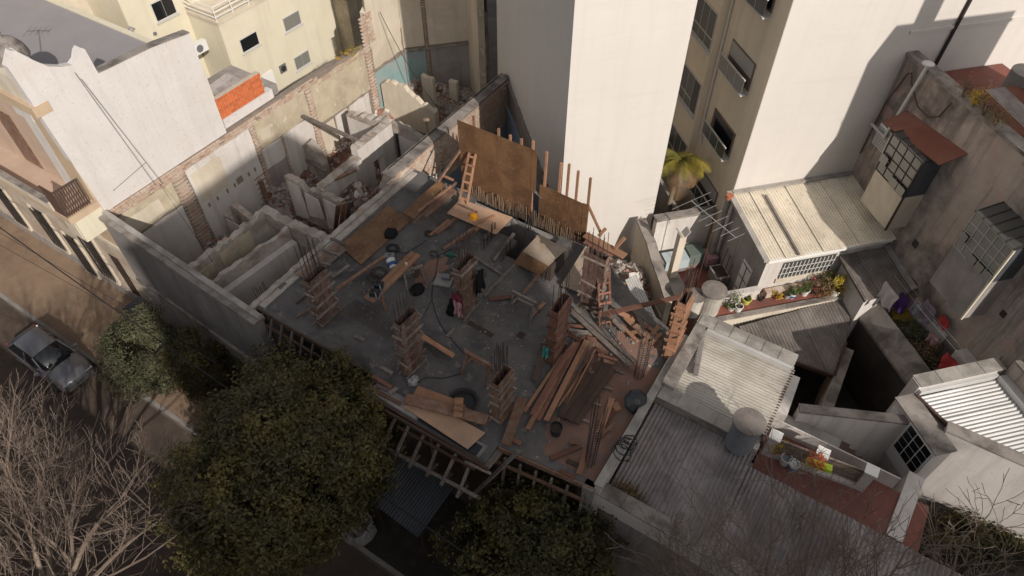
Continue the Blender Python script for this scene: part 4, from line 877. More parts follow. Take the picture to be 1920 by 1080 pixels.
# stair behind it
st = thing('stair', (2.5, 14, 3), 'dark outdoor stair going down behind the balustrade', 'stair')
for i in range(8):
    x = 3.0 + i * .25; build(MB().box(x, x + .26, 13.8, 14.6, 3.5, 6.1 - .0 - (7 - i) * .0 - i * .17), 'step', 'plank_dark', st)
build(MB().box(.93, 3.0, 13.8, 14.6, 0, 6.12), 'landing', 'concrete', st)
build(MB().box(.9, 4.7, 13.76, 13.8, 5.2, 6.75), 'low_wall', 'white_plaster', st)
sw2 = thing('stair_wall', (2.6, 14.8, 0), 'white wall with stained top beside the stair, half in sun', 'wall')
mb = MB(); wall_run(mb, P(1455, 770, 7.0), P(1480, 700, 7.0), .7, [(0, 7.0), (1.6, 7.0)], 0); build(mb, 'pier', 'white_plaster', sw2)
mb = MB(); wall_run(mb, P(1498, 768, 6.6), P(1652, 785, 6.6), .25, [(0, 6.6), (4, 6.6)], 0); build(mb, 'wall', 'white_plaster', sw2)
mb = MB(); wall_run(mb, P(1498, 766, 6.62), P(1652, 783, 6.62), .32, [(0, 6.68), (4, 6.68)], 6.603, 2); build(mb, 'coping', 'coping', sw2)
# white house at the right edge
rh = thing('right_white_house', AB(4, 11, 0), 'white house with bright corrugated zinc roof at the right edge', 'house')
RZ = 6.95
zpoly = [AB(1.85, 9.9, RZ), AB(4.66, 9.75, RZ), AB(4.66, 13.57, RZ - .15), Vector((5.5, 16.25, RZ - .05))]
build(MB().prism([(p.x, p.y) for p in zpoly], 0, RZ - .12), 'body', 'white_plaster', rh)
cut_corr(rh, zpoly, Vector((DB[0], DB[1], 0)), Vector((DA[0], DA[1], 0)), .125, .024, 'roof_sheet', 'zinc', 4, plane_z(zpoly[0], zpoly[1], zpoly[2]))
abbox(1.8, 4.9, 9.35, 9.72, 0, RZ + .36, 'rear_parapet', 'white_plaster', rh)
for i in range(4): abbox(1.83 + i * .77, 2.585 + i * .77, 9.3, 9.77, RZ + .363, RZ + .39 + .008 * (i % 2), 'coping_tile', 'concrete_pale', rh)
abbox(1.85, 4.66, 9.725, 9.85, RZ + .02, RZ + .22, 'flashing', 'zinc', rh)
abbox(4.95, 5.4, 9.77, 14.5, 0, RZ + .75, 'side_parapet', 'dirty_plaster', rh); abbox(4.93, 5.45, 9.77, 14.5, RZ + .753, RZ + .82, 'side_coping', 'coping', rh)
abbox(4.67, 4.94, 9.86, 14, RZ - .1, RZ + .2, 'valley_gutter', 'zinc', rh)
build(MB().box(5.45, 15, 15.9, 16.24, 0, RZ + .1), 'street_parapet', 'white_plaster', rh); build(MB().box(5.42, 15, 15.86, 16.28, RZ + .103, RZ + .16), 'street_coping', 'coping', rh)
build(MB().bar(AB(1.8, 9.8, RZ - .02), AB(2.12, 11.05, RZ - .05), .09, .14), 'eave_gutter', 'iron_brown', rh)
# the white stair box with a glazed door
sb_ = thing('stair_box', AB(1.6, 10.6, 3), 'white stair head with a divided glass window beside the zinc roof', 'stair head')
abbox(1.22, 1.84, 9.76, 11.72, 0, RZ - .05, 'wall', 'white_plaster', sb_)
abbox(1.1, 1.83, 9.72, 11.8, RZ - .047, RZ + .0, 'roof_edge', 'coping', sb_)
abbox(1.19, 1.219, 9.82, 10.42, 4.0, 6.5, 'door', 'white_paint', sb_)
w_ = abbox(1.17, 1.218, 10.55, 11.7, 4.85, 6.85, 'window', 'white_paint', sb_)
for i in range(3):
    for j in range(4): abbox(1.155, 1.169, 10.63 + i * .35, 10.94 + i * .35, 5.45 + j * .33, 5.74 + j * .33, 'pane', 'glass_dark', w_)
build(MB().tube([AB(1.1, 11.75, 6.9), AB(1.1, 11.76, 4)], .04, 8), 'downpipe', 'pvc', sb_)
# dark planted court in the corner
abprism([(1.3, 12.0), (12, 13.25), (12, 18), (1.3, 14.4)], -.03, 3.6, 'corner_court', 'yard_shade', kind='structure')
cw = thing('corner_wall', P(1690, 960, 5.5), 'white wall running towards the street between the terrace and the dark planted court', 'wall')
mb = MB(); wall_run(mb, P(1720, 890, 6.2), P(1680, 1000, 6.2), .45, [(0, 6.2), (2.4, 6.2)], 0); build(mb, 'wall', 'white_plaster', cw)
# ================================================================== BRICK WALL BETWEEN THE LOTS + BLUE COURT BEHIND
bw = thing('brick_party_wall', (-16.2, 20, 0), 'long exposed brick wall with flat mossy top between the cleared lot and the site', 'wall')
BX = -16.2
mb = MB(); wall_run(mb, (BX, 15.5), (BX, 24.9), .5, [(0, 6.95), (.5, 7.3), (2, 7.35), (4.2, 7.35), (6, 7.3), (9.4, 7.3)], 0, 3, .03); build(mb, 'wall_core', 'rubble_mortar', bw)
mb = MB(); wall_run(mb, (BX - .03, 15.9), (BX - .03, 24.9), .56, [(0, 7.42), (4, 7.42), (9, 7.4)], 7.36, 3, .015); build(mb, 'coping', 'coping', bw)
r = random.Random(4); mb = MB(); z = 5.75
while z < 7.28:
    yy = 15.55 + r.uniform(0, .12) + max(0, (6.6 - z)) * .1
    while yy < 19.0:
        l = r.uniform(.21, .27)
        if r.random() > .03: mb.box(BX + .2, BX + .29 + r.uniform(-.02, .02), yy, yy + l, z, z + .058)
        yy += l + .014
    z += .088
build(mb, 'brick_courses', 'brick_pale', bw, kind='stuff')
mb = MB(); z = 5.0
while z < 7.28:
    yy = 19.2
    while yy < 24.9:
        l = r.uniform(.21, .27); mb.box(BX + .2, BX + .285 + r.uniform(-.02, .02), yy, yy + l, z, z + .058); yy += l + .014
    z += .088
build(mb, 'brick_courses', 'brick_pale', bw, kind='stuff')
build(MB().box(BX + .19, BX + .27, 15.8, 18.3, 5.3, 5.72), 'plaster_band', 'cream_pale', bw); build(MB().box(BX + .19, BX + .275, 17.6, 19.0, 5.0, 5.9), 'plaster_band', 'white_plaster', bw)
build(MB().box(BX + .19, BX + .27, 15.8, 19.0, 2.0, 5.28), 'lower_plaster', 'white_plaster', bw)
build(MB().box(BX + .19, BX + .268, 19.2, 24.9, 2.0, 4.95), 'lower_plaster', 'blue_plaster', bw)
q = P(802, 248, 7.42); sp = thing('site_flue', q, 'rusty flue with round cap on top of the brick wall', 'flue')
build(MB().cyl(q, q + Vector((0, 0, .62)), .06, .06, 10), 'pipe', 'rust', sp); build(MB().lathe(q + Vector((0, 0, .62)), [(.06, 0), (.14, .02), (.14, .05), (.02, .1)], 12), 'cap', 'rust', sp)
sp2 = build(MB().tube([(BX - .2, 16.2, 7.45), (BX - .18, 18.5, 7.47), (BX - .22, 20.5, 7.45), (BX - .2, 24.5, 7.43)], .025), 'cable', 'cable', label='black cable lying along the top of the brick wall', cat='cable')
# blue court wall along the foot of the tower
bc = thing('blue_court_wall', AB(-7.2, -6, 0), 'dark broken wall and faded blue room along the foot of the white tower', 'wall')
p0 = AB(-6.86, -10.9, 0); p1 = AB(-6.86, -3.0, 0)
mb = MB(); wall_run(mb, p0, p1, .14, [(0, 7.25), (2, 7.15), (4, 7.0), (5.5, 6.9), (7.9, 6.7)], 0, 7, .06); build(mb, 'wall', 'rubble_mortar', bc)
abbox(-7.04, -6.94, -10.3, -3.2, 2.0, 6.0, 'blue_render', 'blue_plaster', bc)
build(MB().prism([(-15.9, 18.2), (-10.5, 18.2), (-16, 24.6)], -.02, 2.0), 'court_floor', 'concrete', kind='structure')
# ================================================================== BUILDING SITE: concrete slab, formwork, timber
Zs = SLAB
slab_poly = [(-15.85, 8.2), (-10.4, 8.2), (-10.4, 7.55), (-5.75, 7.55), (-5.75, 8.25), (-2.7, 8.6), (-2.7, 14.9), (-4.4, 15.5), (-5.6, 16.2), (-7.0, 17.2), (-8.6, 17.2), (-8.6, 15.0), (-9.9, 15.0), (-9.9, 15.9), (-12.6, 15.9), (-12.6, 17.2), (-15.85, 17.2)]
sl = build(MB().prism(slab_poly, Zs - .2, Zs), 'floor_slab', 'slab_concrete', kind='structure')
# dust and dark cement patches with their own shapes, laid 4 mm proud
def blob(cx, cy, rx, ry, z, seed, n=60):
    r = random.Random(seed); pts = []
    for i in range(n):
        a = 2 * math.pi * i / n; k = 1 + .5 * mnoise.noise((math.cos(a) * 1.3 + seed, math.sin(a) * 1.3, seed)) + .3 * mnoise.noise((math.cos(a) * 5 + seed, math.sin(a) * 5, seed)); pts.append((min(-2.78, cx + math.cos(a) * rx * k), max(8.75, cy + math.sin(a) * ry * k)))
    return MB().prism(pts, z - .003, z)
for i, (px_, py_, rx, ry, m) in enumerate(((1150, 720, 1.3, 2.2, 'dust_red'), (1080, 840, 1.1, 1.0, 'dust_red'), (1150, 830, .9, 1.6, 'dust_red'), (808, 510, .35, .9, 'dust_red'), (1195, 640, .8, .6, 'dust_red'))):
    q = P(px_, py_, Zs); build(blob(q.x, q.y, rx, ry, Zs + .004 + .001 * i, i + 3), 'dust_patch', m, sl)
# ragged old wall edge along the left of the slab
le = thing('slab_edge_wall', (-15.7, 12.5, 0), 'broken wall top with rough plaster along the left edge of the concrete slab', 'wall')
mb = MB(); wall_run(mb, (-15.95, 7.95), (-15.95, 17.2), .22, [(0, 7.05), (3, 7.12), (6, 7.15), (9.2, 7.1)], 0, 11, .04); build(mb, 'wall', 'broken_plaster', le)
mb = MB(); wall_run(mb, (-15.68, 8.3), (-15.68, 17.1), .26, [(0, 7.04), (4, 7.07), (8.7, 7.05)], 6.99, 12, .02); build(mb, 'ledge', 'broken_plaster', le)
rw_ = thing('slab_side_wall', (-2.6, 11.6, 0), 'white rendered side wall under the right edge of the concrete slab', 'wall')
build(MB().box(-2.68, -2.5, 8.6, 14.9, 0, 7.22), 'wall', 'white_plaster', rw_); build(MB().box(-2.72, -2.46, 8.58, 14.92, 7.223, 7.27), 'coping', 'concrete_pale', rw_)
build(MB().box(-3.0, -2.66, 8.45, 8.75, 0, 7.0), 'corner_pier', 'concrete', rw_)
# ------------------------------------------------------------------ edge forms and shores below
ef = thing('edge_formwork', (-9, 8, 4), 'timber edge formwork and props along the street edge of the slab', 'formwork')
def eb(p0, p1, w_=.04, h_=.2, m='plank_dark', nm='edge_board'): board(nm, p0, p1, w_, h_, m, ef)
eb((-15.8, 8.16, 6.9), (-10.45, 8.16, 6.9), .05, .24); eb((-10.4, 7.5, 6.92), (-5.75, 7.5, 6.92), .05, .26); eb((-5.7, 8.2, 6.92), (-2.75, 8.55, 6.92), .05, .22, 'plank_brown')
eb((-15.6, 8.0, 6.5), (-10.5, 8.0, 6.5), .08, .1, 'plank_brown', 'ledger'); eb((-5.7, 8.0, 6.45), (-2.8, 8.35, 6.45), .08, .1, 'plank_brown', 'ledger')
for i in range(11): x = -15.5 + i * .48; eb((x, 8.12, 6.95), (x + .05, 7.75, 6.35), .05, .08, 'plank_grey', 'strut')
for i in range(6): x = -5.4 + i * .5; eb((x, 8.1 + i * .06, 6.8), (x, 7.9 + i * .06, 5.3), .07, .07, 'plank_grey', 'strut')
# hanging brackets under the middle balcony
zl = 5.55
pr = [((767, 798), (739, 858)), ((795, 814), (767, 876)), ((823, 832), (800, 892)), ((855, 851), (827, 909)), ((883, 867), (857, 932)), ((742, 783), (715, 838))]
for i, (t_, b_) in enumerate(pr):
    p0 = PY(t_[0], t_[1], 7.42); p1 = PY(b_[0], b_[1], 6.75); eb(p0, p1, .09, .06, 'plank_grey', 'bracket_strut')
    p2 = PY(b_[0] + 20, b_[1] - 22, 7.3); eb(p1, p2, .08, .06, 'plank_grey', 'bracket_tie')
eb(PY(728, 842, 6.9), PY(900, 935, 6.9), .1, .08, 'plank_grey', 'ledger'); eb(PY(722, 770, 7.36), PY(915, 880, 7.36), .08, .12, 'plank_dark', 'ledger'); eb(PY(745, 800, 7.3), PY(890, 880, 7.3), .06, .1, 'plank_dark', 'ledger')
eb(PY(905, 880, 7.4), PY(935, 845, 8.2), .3, .05, 'plank_grey', 'deck_board'); eb(PY(880, 935, 7.2), PY(972, 846, 8.2), .12, .06, 'plank_grey', 'deck_board'); eb(PY(872, 866, 7.35), PY(920, 888, 7.35), .07, .06, 'batten', 'deck_board')
gt = build(MB().box(-10.35, -6.0, 7.6, 8.05, Zs + .004, Zs + .02), 'balcony_channel', 'concrete', sl)
build(MB().box(-10.3, -8.4, 7.62, 7.9, Zs + .021, Zs + .05), 'channel_strip', 'concrete_pale', sl); build(MB().box(-8.3, -6.1, 7.6, 7.95, Zs + .021, Zs + .045), 'channel_strip', 'tarp_black', sl)
# walls and shores under the slab
us = thing('ground_floor_shell', (-9, 12, 0), 'dark unfinished ground floor with shores beneath the slab', 'building shell')
build(MB().box(-15.8, -15.65, 8.3, 17.0, .1, 6.8), 'side_wall', 'concrete', us); build(MB().box(-15.6, -7.3, 16.9, 17.1, .1, 6.75), 'rear_wall', 'concrete', us)
for i in range(9):
    for j in range(2):
        x = -14.8 + i * 1.45; yv = 8.7 + j * 1.6; build(MB().cyl((x, yv, .1), (x + .05, yv, 6.8), .06, .055, 8), 'shore', 'plank_brown', us)
# ------------------------------------------------------------------ column formwork
def ZV(px_, py_, x, y):
    d = ray(px_, py_); return CAMP.z + d.z * (math.hypot(x - CAMP.x, y - CAMP.y) / math.hypot(d.x, d.y))
def column(base_px, top_px, long_y, label, nbars=9, lx=.125, ly=.40, bar_h=1.15, board_m='form_board', batten_m='batten', zb=Zs, seed=0, nbat=5):
    r = random.Random(seed); q = P(base_px[0], base_px[1], zb); zt = ZV(top_px[0], top_px[1], q.x, q.y)
    t = thing('column_formwork', q, label, 'column form', 'timber column forms on the slab'); x, y_ = q.x, q.y
    if not long_y: lx, ly = ly, lx
    def wallboards(ax, sgn):
        if ax == 'x':   # faces +-X, spans Y
            n = max(1, round(ly * 2 / .21)); w_ = ly * 2 / n
            for i in range(n):
                yy = y_ - ly + w_ * (i + .5); board('side_board', (x + sgn * (lx + .0125), yy, zb + .02), (x + sgn * (lx + .0125), yy, zt + r.uniform(-.05, .0)), w_ - .012, .025, board_m, t, up=(1, 0, 0))
        else:
            n = max(1, round(lx * 2 / .21)); w_ = lx * 2 / n
            for i in range(n):
                xx = x - lx + w_ * (i + .5); board('side_board', (xx, y_ + sgn * (ly + .013), zb + .02), (xx, y_ + sgn * (ly + .013), zt + r.uniform(-.05, .0)), w_ - .012, .025, board_m, t, up=(0, 1, 0))
    for s_ in (-1, 1): wallboards('x', s_); wallboards('y', s_)
    H = zt - zb
    for k in range(nbat):
        z = zb + .12 + (H - .35) * k / (nbat - 1) * .97
        for s_ in (-1, 1):
            e = r.uniform(.03, .16); xx = x + s_ * (lx + .05); board('batten', (xx, y_ - ly - e, z + r.uniform(-.06, .06)), (xx, y_ + ly + r.uniform(.03, .16), z + r.uniform(-.06, .06)), .045, .075, batten_m if r.random() < .75 else board_m, t)
            yy = y_ + s_ * (ly + .05)
            if r.random() < .75: board('batten', (x - lx - r.uniform(.02, .12), yy, z + .1 + r.uniform(-.05, .05)), (x + lx + r.uniform(.02, .12), yy, z + .1 + r.uniform(-.04, .04)), .045, .065, batten_m, t)
    build(MB().box(x - lx + .01, x + lx - .01, y_ - ly + .01, y_ + ly - .01, zb + .02, zt - .75), 'dark_core', 'soil', t)
    for i in range(nbars):
        f = i / max(1, nbars - 1); s_ = 1 if i % 2 else -1
        bx_ = x + (s_ * (lx - .04) if long_y else (f - .5) * 2 * (lx - .06)); by_ = y_ + ((f - .5) * 2 * (ly - .06) if long_y else s_ * (ly - .04))
        z1 = zt + bar_h * r.uniform(.75, 1.1); dx, dy = r.uniform(-.05, .05), r.uniform(-.05, .05)
        build(MB().tube([(bx_, by_, zt - .7), (bx_ + dx * .3, by_ + dy * .3, zt), (bx_ + dx, by_ + dy, z1)], .011, 5), 'rebar', 'rebar', t)
    for k in range(2):
        z = zt - .25 + k * .18; mb = MB(); mb.tube([(x - lx + .04, y_ - ly + .05, z), (x + lx - .04, y_ - ly + .05, z), (x + lx - .04, y_ + ly - .05, z), (x - lx + .04, y_ + ly - .05, z)], .007, 4); build(mb, 'tie', 'rebar', t)
    t.rotation_euler = (r.uniform(-.02, .02), r.uniform(-.02, .02), r.uniform(-.05, .05))
    return t
column((615, 597), (597, 510), True, 'column form at the left side of the slab with tall bars over the plank stack', 11, seed=1, bar_h=1.5)
column((775, 690), (758, 594), True, 'column form with pink plank propped on it, near the middle street edge', 10, seed=2, bar_h=1.0, ly=.38, nbat=6)
column((878, 583), (866, 490), True, 'column form in the middle of the slab hung with jackets and a pink rag', 11, seed=3, bar_h=1.2, nbat=4, batten_m='plank_grey')
column((1040, 665), (1040, 566), True, 'dark reddish column form at the head of the long timber pile', 6, seed=4, bar_h=1.3, board_m='plank_red', batten_m='form_board')
column((943, 776), (941, 702), True, 'column form at the street edge beside the fresh planks, with straight bars', 7, seed=5, bar_h=1.15, ly=.36, nbat=5, board_m='plank_brown')
column((1108, 580), (1118, 475), False, 'column form at the back right with pale battens and a ladder', 8, seed=6, bar_h=.95, ly=.38)
c7 = column((1257, 662), (1287, 556), True, 'bright orange sunlit column form on the right edge of the slab', 9, seed=7, bar_h=1.3, board_m='plank_fresh', batten_m='plank_fresh', ly=.3, nbat=7)
# ------------------------------------------------------------------ plywood shaft walls at the back
PYW = 17.2
def plywall(name, pxs, label, th=.025, m='plywood'):
    t = thing(name, PY(pxs[0][0], pxs[0][1], PYW), label, 'plywood form'); pts = [PY(px_, py_, PYW) for px_, py_ in pxs]
    build(MB().plate(pts, (0, th, 0)), 'sheet', m, t); return t, pts
t1, p1 = plywall('plywood_form', [(857, 225), (1007, 284), (993, 404), (868, 362)], 'tall dark plywood form standing at the back of the slab, left of the two')
t2, p2 = plywall('plywood_form', [(1012, 346), (1104, 387), (1093, 470), (1008, 418)], 'lower dark plywood form standing at the back of the slab, right of the two')
for t_, (xa, xb), zt in ((t1, (p1[0].x, p1[1].x), p1[0].z), (t2, (p2[0].x, p2[1].x), p2[0].z)):
    for zz in (zt - 1.3,):
        build(MB().box(xa, xb, PYW - .004, PYW, zz, zz + .008), 'sheet_joint', 'plank_dark', t_)
    build(MB().box(xb - .22, xb, PYW - .012, PYW - .001, zt - 1.9, zt - .02), 'edge_strip', 'plywood', t_)
for (px_, py_) in ((888, 217), (935, 241), (957, 253), (978, 260), (1000, 264)):
    q = PY(px_, py_, PYW + .08); board('upright', (q.x, PYW + .075, 7.0), (q.x, PYW + .075, q.z), .085, .07, 'plank_fresh', t1, up=(0, 1, 0))
for i, (px_, py_) in enumerate(((1026, 284), (1053, 305), (1068, 307), (1085, 320), (1108, 333))):
    q = PY(px_, py_, PYW + .1); q1 = PY(px_ - 6, py_ + 66, PYW + .1); board('upright', (q1.x, PYW + .08, 7.0), (q.x, PYW + .08, q.z), .085, .07, 'plank_fresh', t2, up=(0, 1, 0))
# starter bars in front of the forms
def bar_row(name, pa, pb, n, hmin, hmax, label, seed=0, z0=Zs, parent=None, m='rebar'):
    r = random.Random(seed); t = thing(name, pa, label, 'rebar') if parent is None else parent
    for i in range(n):
        q = Vector(pa).lerp(Vector(pb), (i + r.uniform(-.3, .3)) / (n - 1)); h_ = r.uniform(hmin, hmax)
        build(MB().tube([q + Vector((0, r.uniform(-.03, .03), -.05)), q + Vector((r.uniform(-.03, .03), r.uniform(-.03, .03), h_))], .012, 4), 'bar', m, t)
    return t
bar_row('starter_bars', (p1[3].x + .4, 17.05, Zs), (p1[2].x - .05, 17.05, Zs), 46, .4, .75, 'dense row of starter bars at the foot of the tall plywood form', 1, m='rust')
bar_row('starter_bars', (p2[3].x - .05, 17.02, Zs), (p2[2].x - .1, 17.02, Zs), 34, .35, .7, 'dense row of starter bars at the foot of the lower plywood form', 2, m='rust')
bar_row('starter_bars', P(985, 440, Zs), P(1008, 412, Zs), 12, .5, .9, 'short row of starter bars in the gap between the two plywood forms', 3)
bar_row('starter_bars', P(905, 470, Zs), P(930, 440, Zs), 12, .5, .9, 'cluster of starter bars by the dark opening below the helmet board', 4)
bar_row('starter_bars', P(1020, 530, Zs), P(1072, 478, Zs), 18, .45, .8, 'row of starter bars along the right side of the plywood box', 5)
bar_row('starter_bars', P(940, 492, Zs), P(958, 470, Zs), 10, .5, .8, 'few starter bars standing left of the plywood box', 6)
bar_row('starter_bars', P(802, 400, Zs + .2), P(846, 368, Zs + .2), 22, .4, .75, 'row of starter bars along the sloping plywood stack at the back left', 7, m='rust')
bar_row('starter_bars', P(484, 560, Zs), P(500, 545, Zs), 7, .4, .6, 'few starter bars at the left front corner of the slab', 8)
# helmet board and plywood box
def sheet(name, pts, label, m, th=.025, cat='plywood sheet'):
    return build(MB().plate(pts, (0, 0, th)), name, m, label=label, cat=cat)
sheet('plywood_sheet', [P(838, 400, 7.32), P(864, 374, 7.36), P(961, 408, 7.36), P(930, 440, 7.32)], 'pale plywood board lying flat below the tall form, a yellow helmet on it', 'plywood_pale')
hb = P(888, 408, 7.36); he = thing('hard_hat', hb, 'yellow hard hat on the pale plywood board', 'helmet')
build(MB().lathe(hb, [(.19, 0), (.19, .012), (.155, .02), (.15, .07), (.125, .125), (.08, .16), (.03, .175), (.005, .176)], 20), 'shell', 'helmet_yellow', he, smooth=True); build(MB().bar(hb + Vector((-.12, -.04, .15)), hb + Vector((.12, .04, .15)), .04, .05), 'ridge', 'helmet_yellow', he)
bx = thing('plywood_box', P(1005, 490, 7.2), 'raised plywood covered box with sunlit top in front of the lower form', 'plywood box')
tq = [P(980, 472, 7.85), P(1010, 440, 7.85), P(1062, 468, 7.85), P(1028, 499, 7.85)]; fq = [tq[0], tq[3], P(1011, 516, 7.4), P(964, 493, 7.4)]
build(MB().plate(tq, (0, 0, .025)), 'top_sheet', 'plywood_dusty', bx); build(MB().plate([q - Vector((0, 0, .003)) for q in fq], (-.01, -.015, .012)), 'front_sheet', 'plywood', bx)
c_ = sum(tq, Vector()) / 4; build(MB().box(c_.x - .75, c_.x + .6, c_.y - .5, c_.y + .45, Zs + .002, 7.7), 'inner_frame', 'soil', bx)
sheet('plywood_sheet', [P(1052, 535, 7.18), P(1098, 462, 7.5), P(1128, 474, 7.5), P(1090, 551, 7.18)], 'sloping dusty plywood sheet beside the back right column form', 'plywood_dusty')
sheet('plywood_sheet', [P(637, 461, 7.06), P(727, 386, 7.06), P(772, 412, 7.06), P(677, 497, 7.06)], 'large dark plywood sheet lying on the left part of the slab', 'plywood')
sheet('plywood_sheet', [P(754, 399, 7.35), P(821, 340, 7.6), P(836, 347, 7.6), P(777, 411, 7.35)], 'brown plywood sheet on the sloping stack at the back left', 'plywood')
sheet('plywood_sheet', [P(754, 762, 7.12), P(800, 752, 7.14), P(910, 812, 7.14), P(877, 843, 7.1)], 'long pinkish fresh plywood sheet over the street edge of the slab', 'plywood_pale', .02)
# ------------------------------------------------------------------ loose boards
def pl(x0, y0, x1, y1, w_, m, z0, z1, t_, label, group=None, name='plank'):
    return board(name, P(x0, y0, z0), P(x1, y1, z1), w_, t_, m, label=label, cat='plank', group=group)
pl(631, 542, 720, 481, .12, 'plank_brown', 7.2, 7.25, .06, 'long narrow brown plank lying from the left column form towards the workbench')
pl(623, 520, 655, 497, .12, 'plank_grey', 7.1, 7.1, .05, 'short grey plank beside the left column form')
for i in range(5):
    d = i * 5.2; pl(556 + d, 515 + d * .55, 633 + d * .7, 452 + d * .75, .13, 'plank_brown' if i % 2 else 'plank_grey', 7.1, 7.1, .05, 'plank in the flat stack behind the left column form', 'planks behind the left column form')
pl(600, 466, 638, 479, .09, 'plank_grey', 7.17, 7.17, .05, 'upper cross batten on the plank stack behind the left column form')
pl(592, 490, 620, 497, .09, 'plank_grey', 7.17, 7.17, .05, 'lower cross batten on the plank stack behind the left column form')
pl(620, 447, 647, 457, .09, 'plank_grey', 7.17, 7.17, .05, 'topmost cross batten on the plank stack behind the left column form')
pl(555, 570, 574, 555, .06, 'plank_dark', 7.05, 7.05, .04, 'short dark batten on the slab left of the left column form')
pl(556, 595, 586, 577, .07, 'plank_brown', 7.05, 7.05, .04, 'thin brown batten below the left column form')
pl(524, 541, 536, 531, .1, 'concrete_pale' if False else 'plank_grey', 7.05, 7.05, .06, 'small pale block of wood at the left rim of the slab')
pl(889, 481, 943, 516, .11, 'plank_grey', 7.08, 7.08, .05, 'pale grey plank right of the middle column form')
pl(908, 555, 966, 496, .12, 'plank_grey', 7.1, 7.35, .06, 'long grey plank running up to the plywood box, left one')
pl(981, 551, 1011, 515, .11, 'plank_brown', 7.1, 7.35, .06, 'grey-brown plank running up to the plywood box, right one')
pl(918, 561, 970, 555, .14, 'plank_red', 7.07, 7.09, .05, 'reddish plank lying under the trestle in front of the plywood box')
pl(996, 592, 1021, 567, .12, 'plank_fresh', 7.1, 7.2, .05, 'yellowish plank beside the dark reddish column form')
pl(838, 631, 852, 616, .12, 'plank_grey', 7.05, 7.05, .06, 'short grey block of wood in the middle of the slab')
pl(665, 630, 683, 638, .12, 'plank_grey', 7.05, 7.05, .05, 'small grey board near the big tree on the slab')
pl(713, 688, 736, 700, .11, 'plank_grey', 7.05, 7.05, .05, 'small grey board left of the column form with the pink plank')
pl(782, 624, 851, 668, .17, 'plank_fresh', 7.75, 7.12, .05, 'pink plank propped against the column form over a rebar mesh')
pl(832, 467, 889, 427, .1, 'plank_brown', 7.12, 7.25, .08, 'long beam pointing from the middle column form to the helmet board')
pl(817, 438, 860, 406, .14, 'plank_brown', 7.1, 7.2, .1, 'thick beam left of the helmet board')
pl(806, 442, 842, 412, .1, 'plank_fresh', 7.1, 7.2, .08, 'thin sunlit beam left of the helmet board')
pl(775, 419, 856, 342, .1, 'plank_brown', 7.35, 7.75, .06, 'long batten on the sloping plywood stack, front one')
pl(784, 396, 846, 349, .1, 'plank_fresh', 7.5, 7.75, .05, 'fresh batten on the sloping plywood stack, middle one')
pl(795, 405, 852, 356, .3, 'plank_brown', 7.4, 7.7, .04, 'wide brown board on the sloping plywood stack')
pl(926, 488, 964, 438, .12, 'plank_grey', 7.1, 7.3, .07, 'dusty beam from the dark opening to the slab centre')
pl(878, 440, 906, 420, .16, 'plank_fresh', 7.1, 7.25, .08, 'sunlit beam under the helmet board')
pl(862, 452, 890, 432, .12, 'plank_brown', 7.1, 7.2, .08, 'shaded beam under the helmet board')
pl(905, 450, 925, 428, .12, 'plank_grey', 7.1, 7.25, .08, 'grey beam at the right end of the helmet board')
pl(888, 422, 928, 404, .1, 'plank_fresh', 7.40, 7.40, .03, 'thin fresh batten lying on the helmet board')
pl(856, 381, 895, 398, .09, 'plank_brown', 7.40, 7.40, .03, 'brown batten lying across the helmet board near the ladder')
pl(821, 341, 862, 283, .12, 'plank_brown', 7.7, 9.0, .06, 'diagonal brown brace at the left end of the tall plywood form')
pl(826, 327, 850, 338, .1, 'plank_fresh', 7.9, 7.9, .05, 'short brace crossing the diagonal brace of the tall form')
pl(978, 337, 1017, 371, .1, 'plank_grey', 8.6, 8.3, .05, 'pale batten nailed across the gap between the two plywood forms', None)
pl(1097, 440, 1172, 481, .32, 'plank_fresh', 7.6, 7.6, .05, 'wide orange plank at the right end of the lower plywood form')
pl(1097, 452, 1150, 478, .25, 'plank_red', 7.45, 7.45, .05, 'reddish plank under the wide orange one at the back right')
pl(1103, 386, 1127, 438, .1, 'plank_fresh', 8.8, 7.6, .07, 'orange diagonal brace behind the right edge of the lower form')
pl(1152, 467, 1172, 445, .13, 'plank_fresh', 7.7, 8.1, .05, 'short orange board sticking up at the back right corner')
pl(1122, 443, 1136, 428, .12, 'plank_fresh', 7.7, 7.9, .05, 'small orange offcut near the foot of the orange brace')
pl(1128, 590, 1276, 556, .17, 'plank_red', 8.0, 8.2, .05, 'long red beam spanning from the ladder to the orange column form')
# plank pile
for i, (a_, b_, w_, m) in enumerate((((983, 772), (1056, 665), .11, 'plank_fresh'), ((989, 805), (1078, 642), .15, 'plank_fresh'), ((996, 778), (1066, 655), .12, 'plank_red'), ((1009, 788), (1085, 640), .15, 'plank_red'), ((1024, 789), (1100, 638), .17, 'plank_fresh'), ((1003, 770), (1072, 650), .12, 'plank_red'), ((1034, 770), (1108, 640), .15, 'plank_brown'), ((1017, 760), (1064, 672), .12, 'plank_brown'))):
    pl(*a_, *b_, w_, m, 7.08 + .045 * (i % 3), 7.12 + .045 * (i % 3), .045, '%s reddish plank from the left in the long timber pile' % ['first', 'second', 'fourth', 'fifth', 'seventh', 'third', 'last', 'sixth'][i], 'planks in the long timber pile')
for i, (a_, b_) in enumerate((((1040, 802), (1112, 666)), ((1047, 762), (1108, 672)), ((1062, 745), (1117, 655)))):
    pl(*a_, *b_, .04, 'plank_fresh', 7.1, 7.1, .03, 'thin lath between the red planks and the dark boards', 'thin laths in the timber pile')
for i in range(3):
    pl(1054 + i * 12, 784 + i * 4, 1128 + i * 10, 680 + i * 5, .27, 'plank_dark', 7.14 + .03 * (i % 2), 7.14 + .03 * (i % 2), .06, '%s of the three wide dark boards lying right of the timber pile' % ['left', 'middle', 'right'][i], 'stack of wide dark boards')
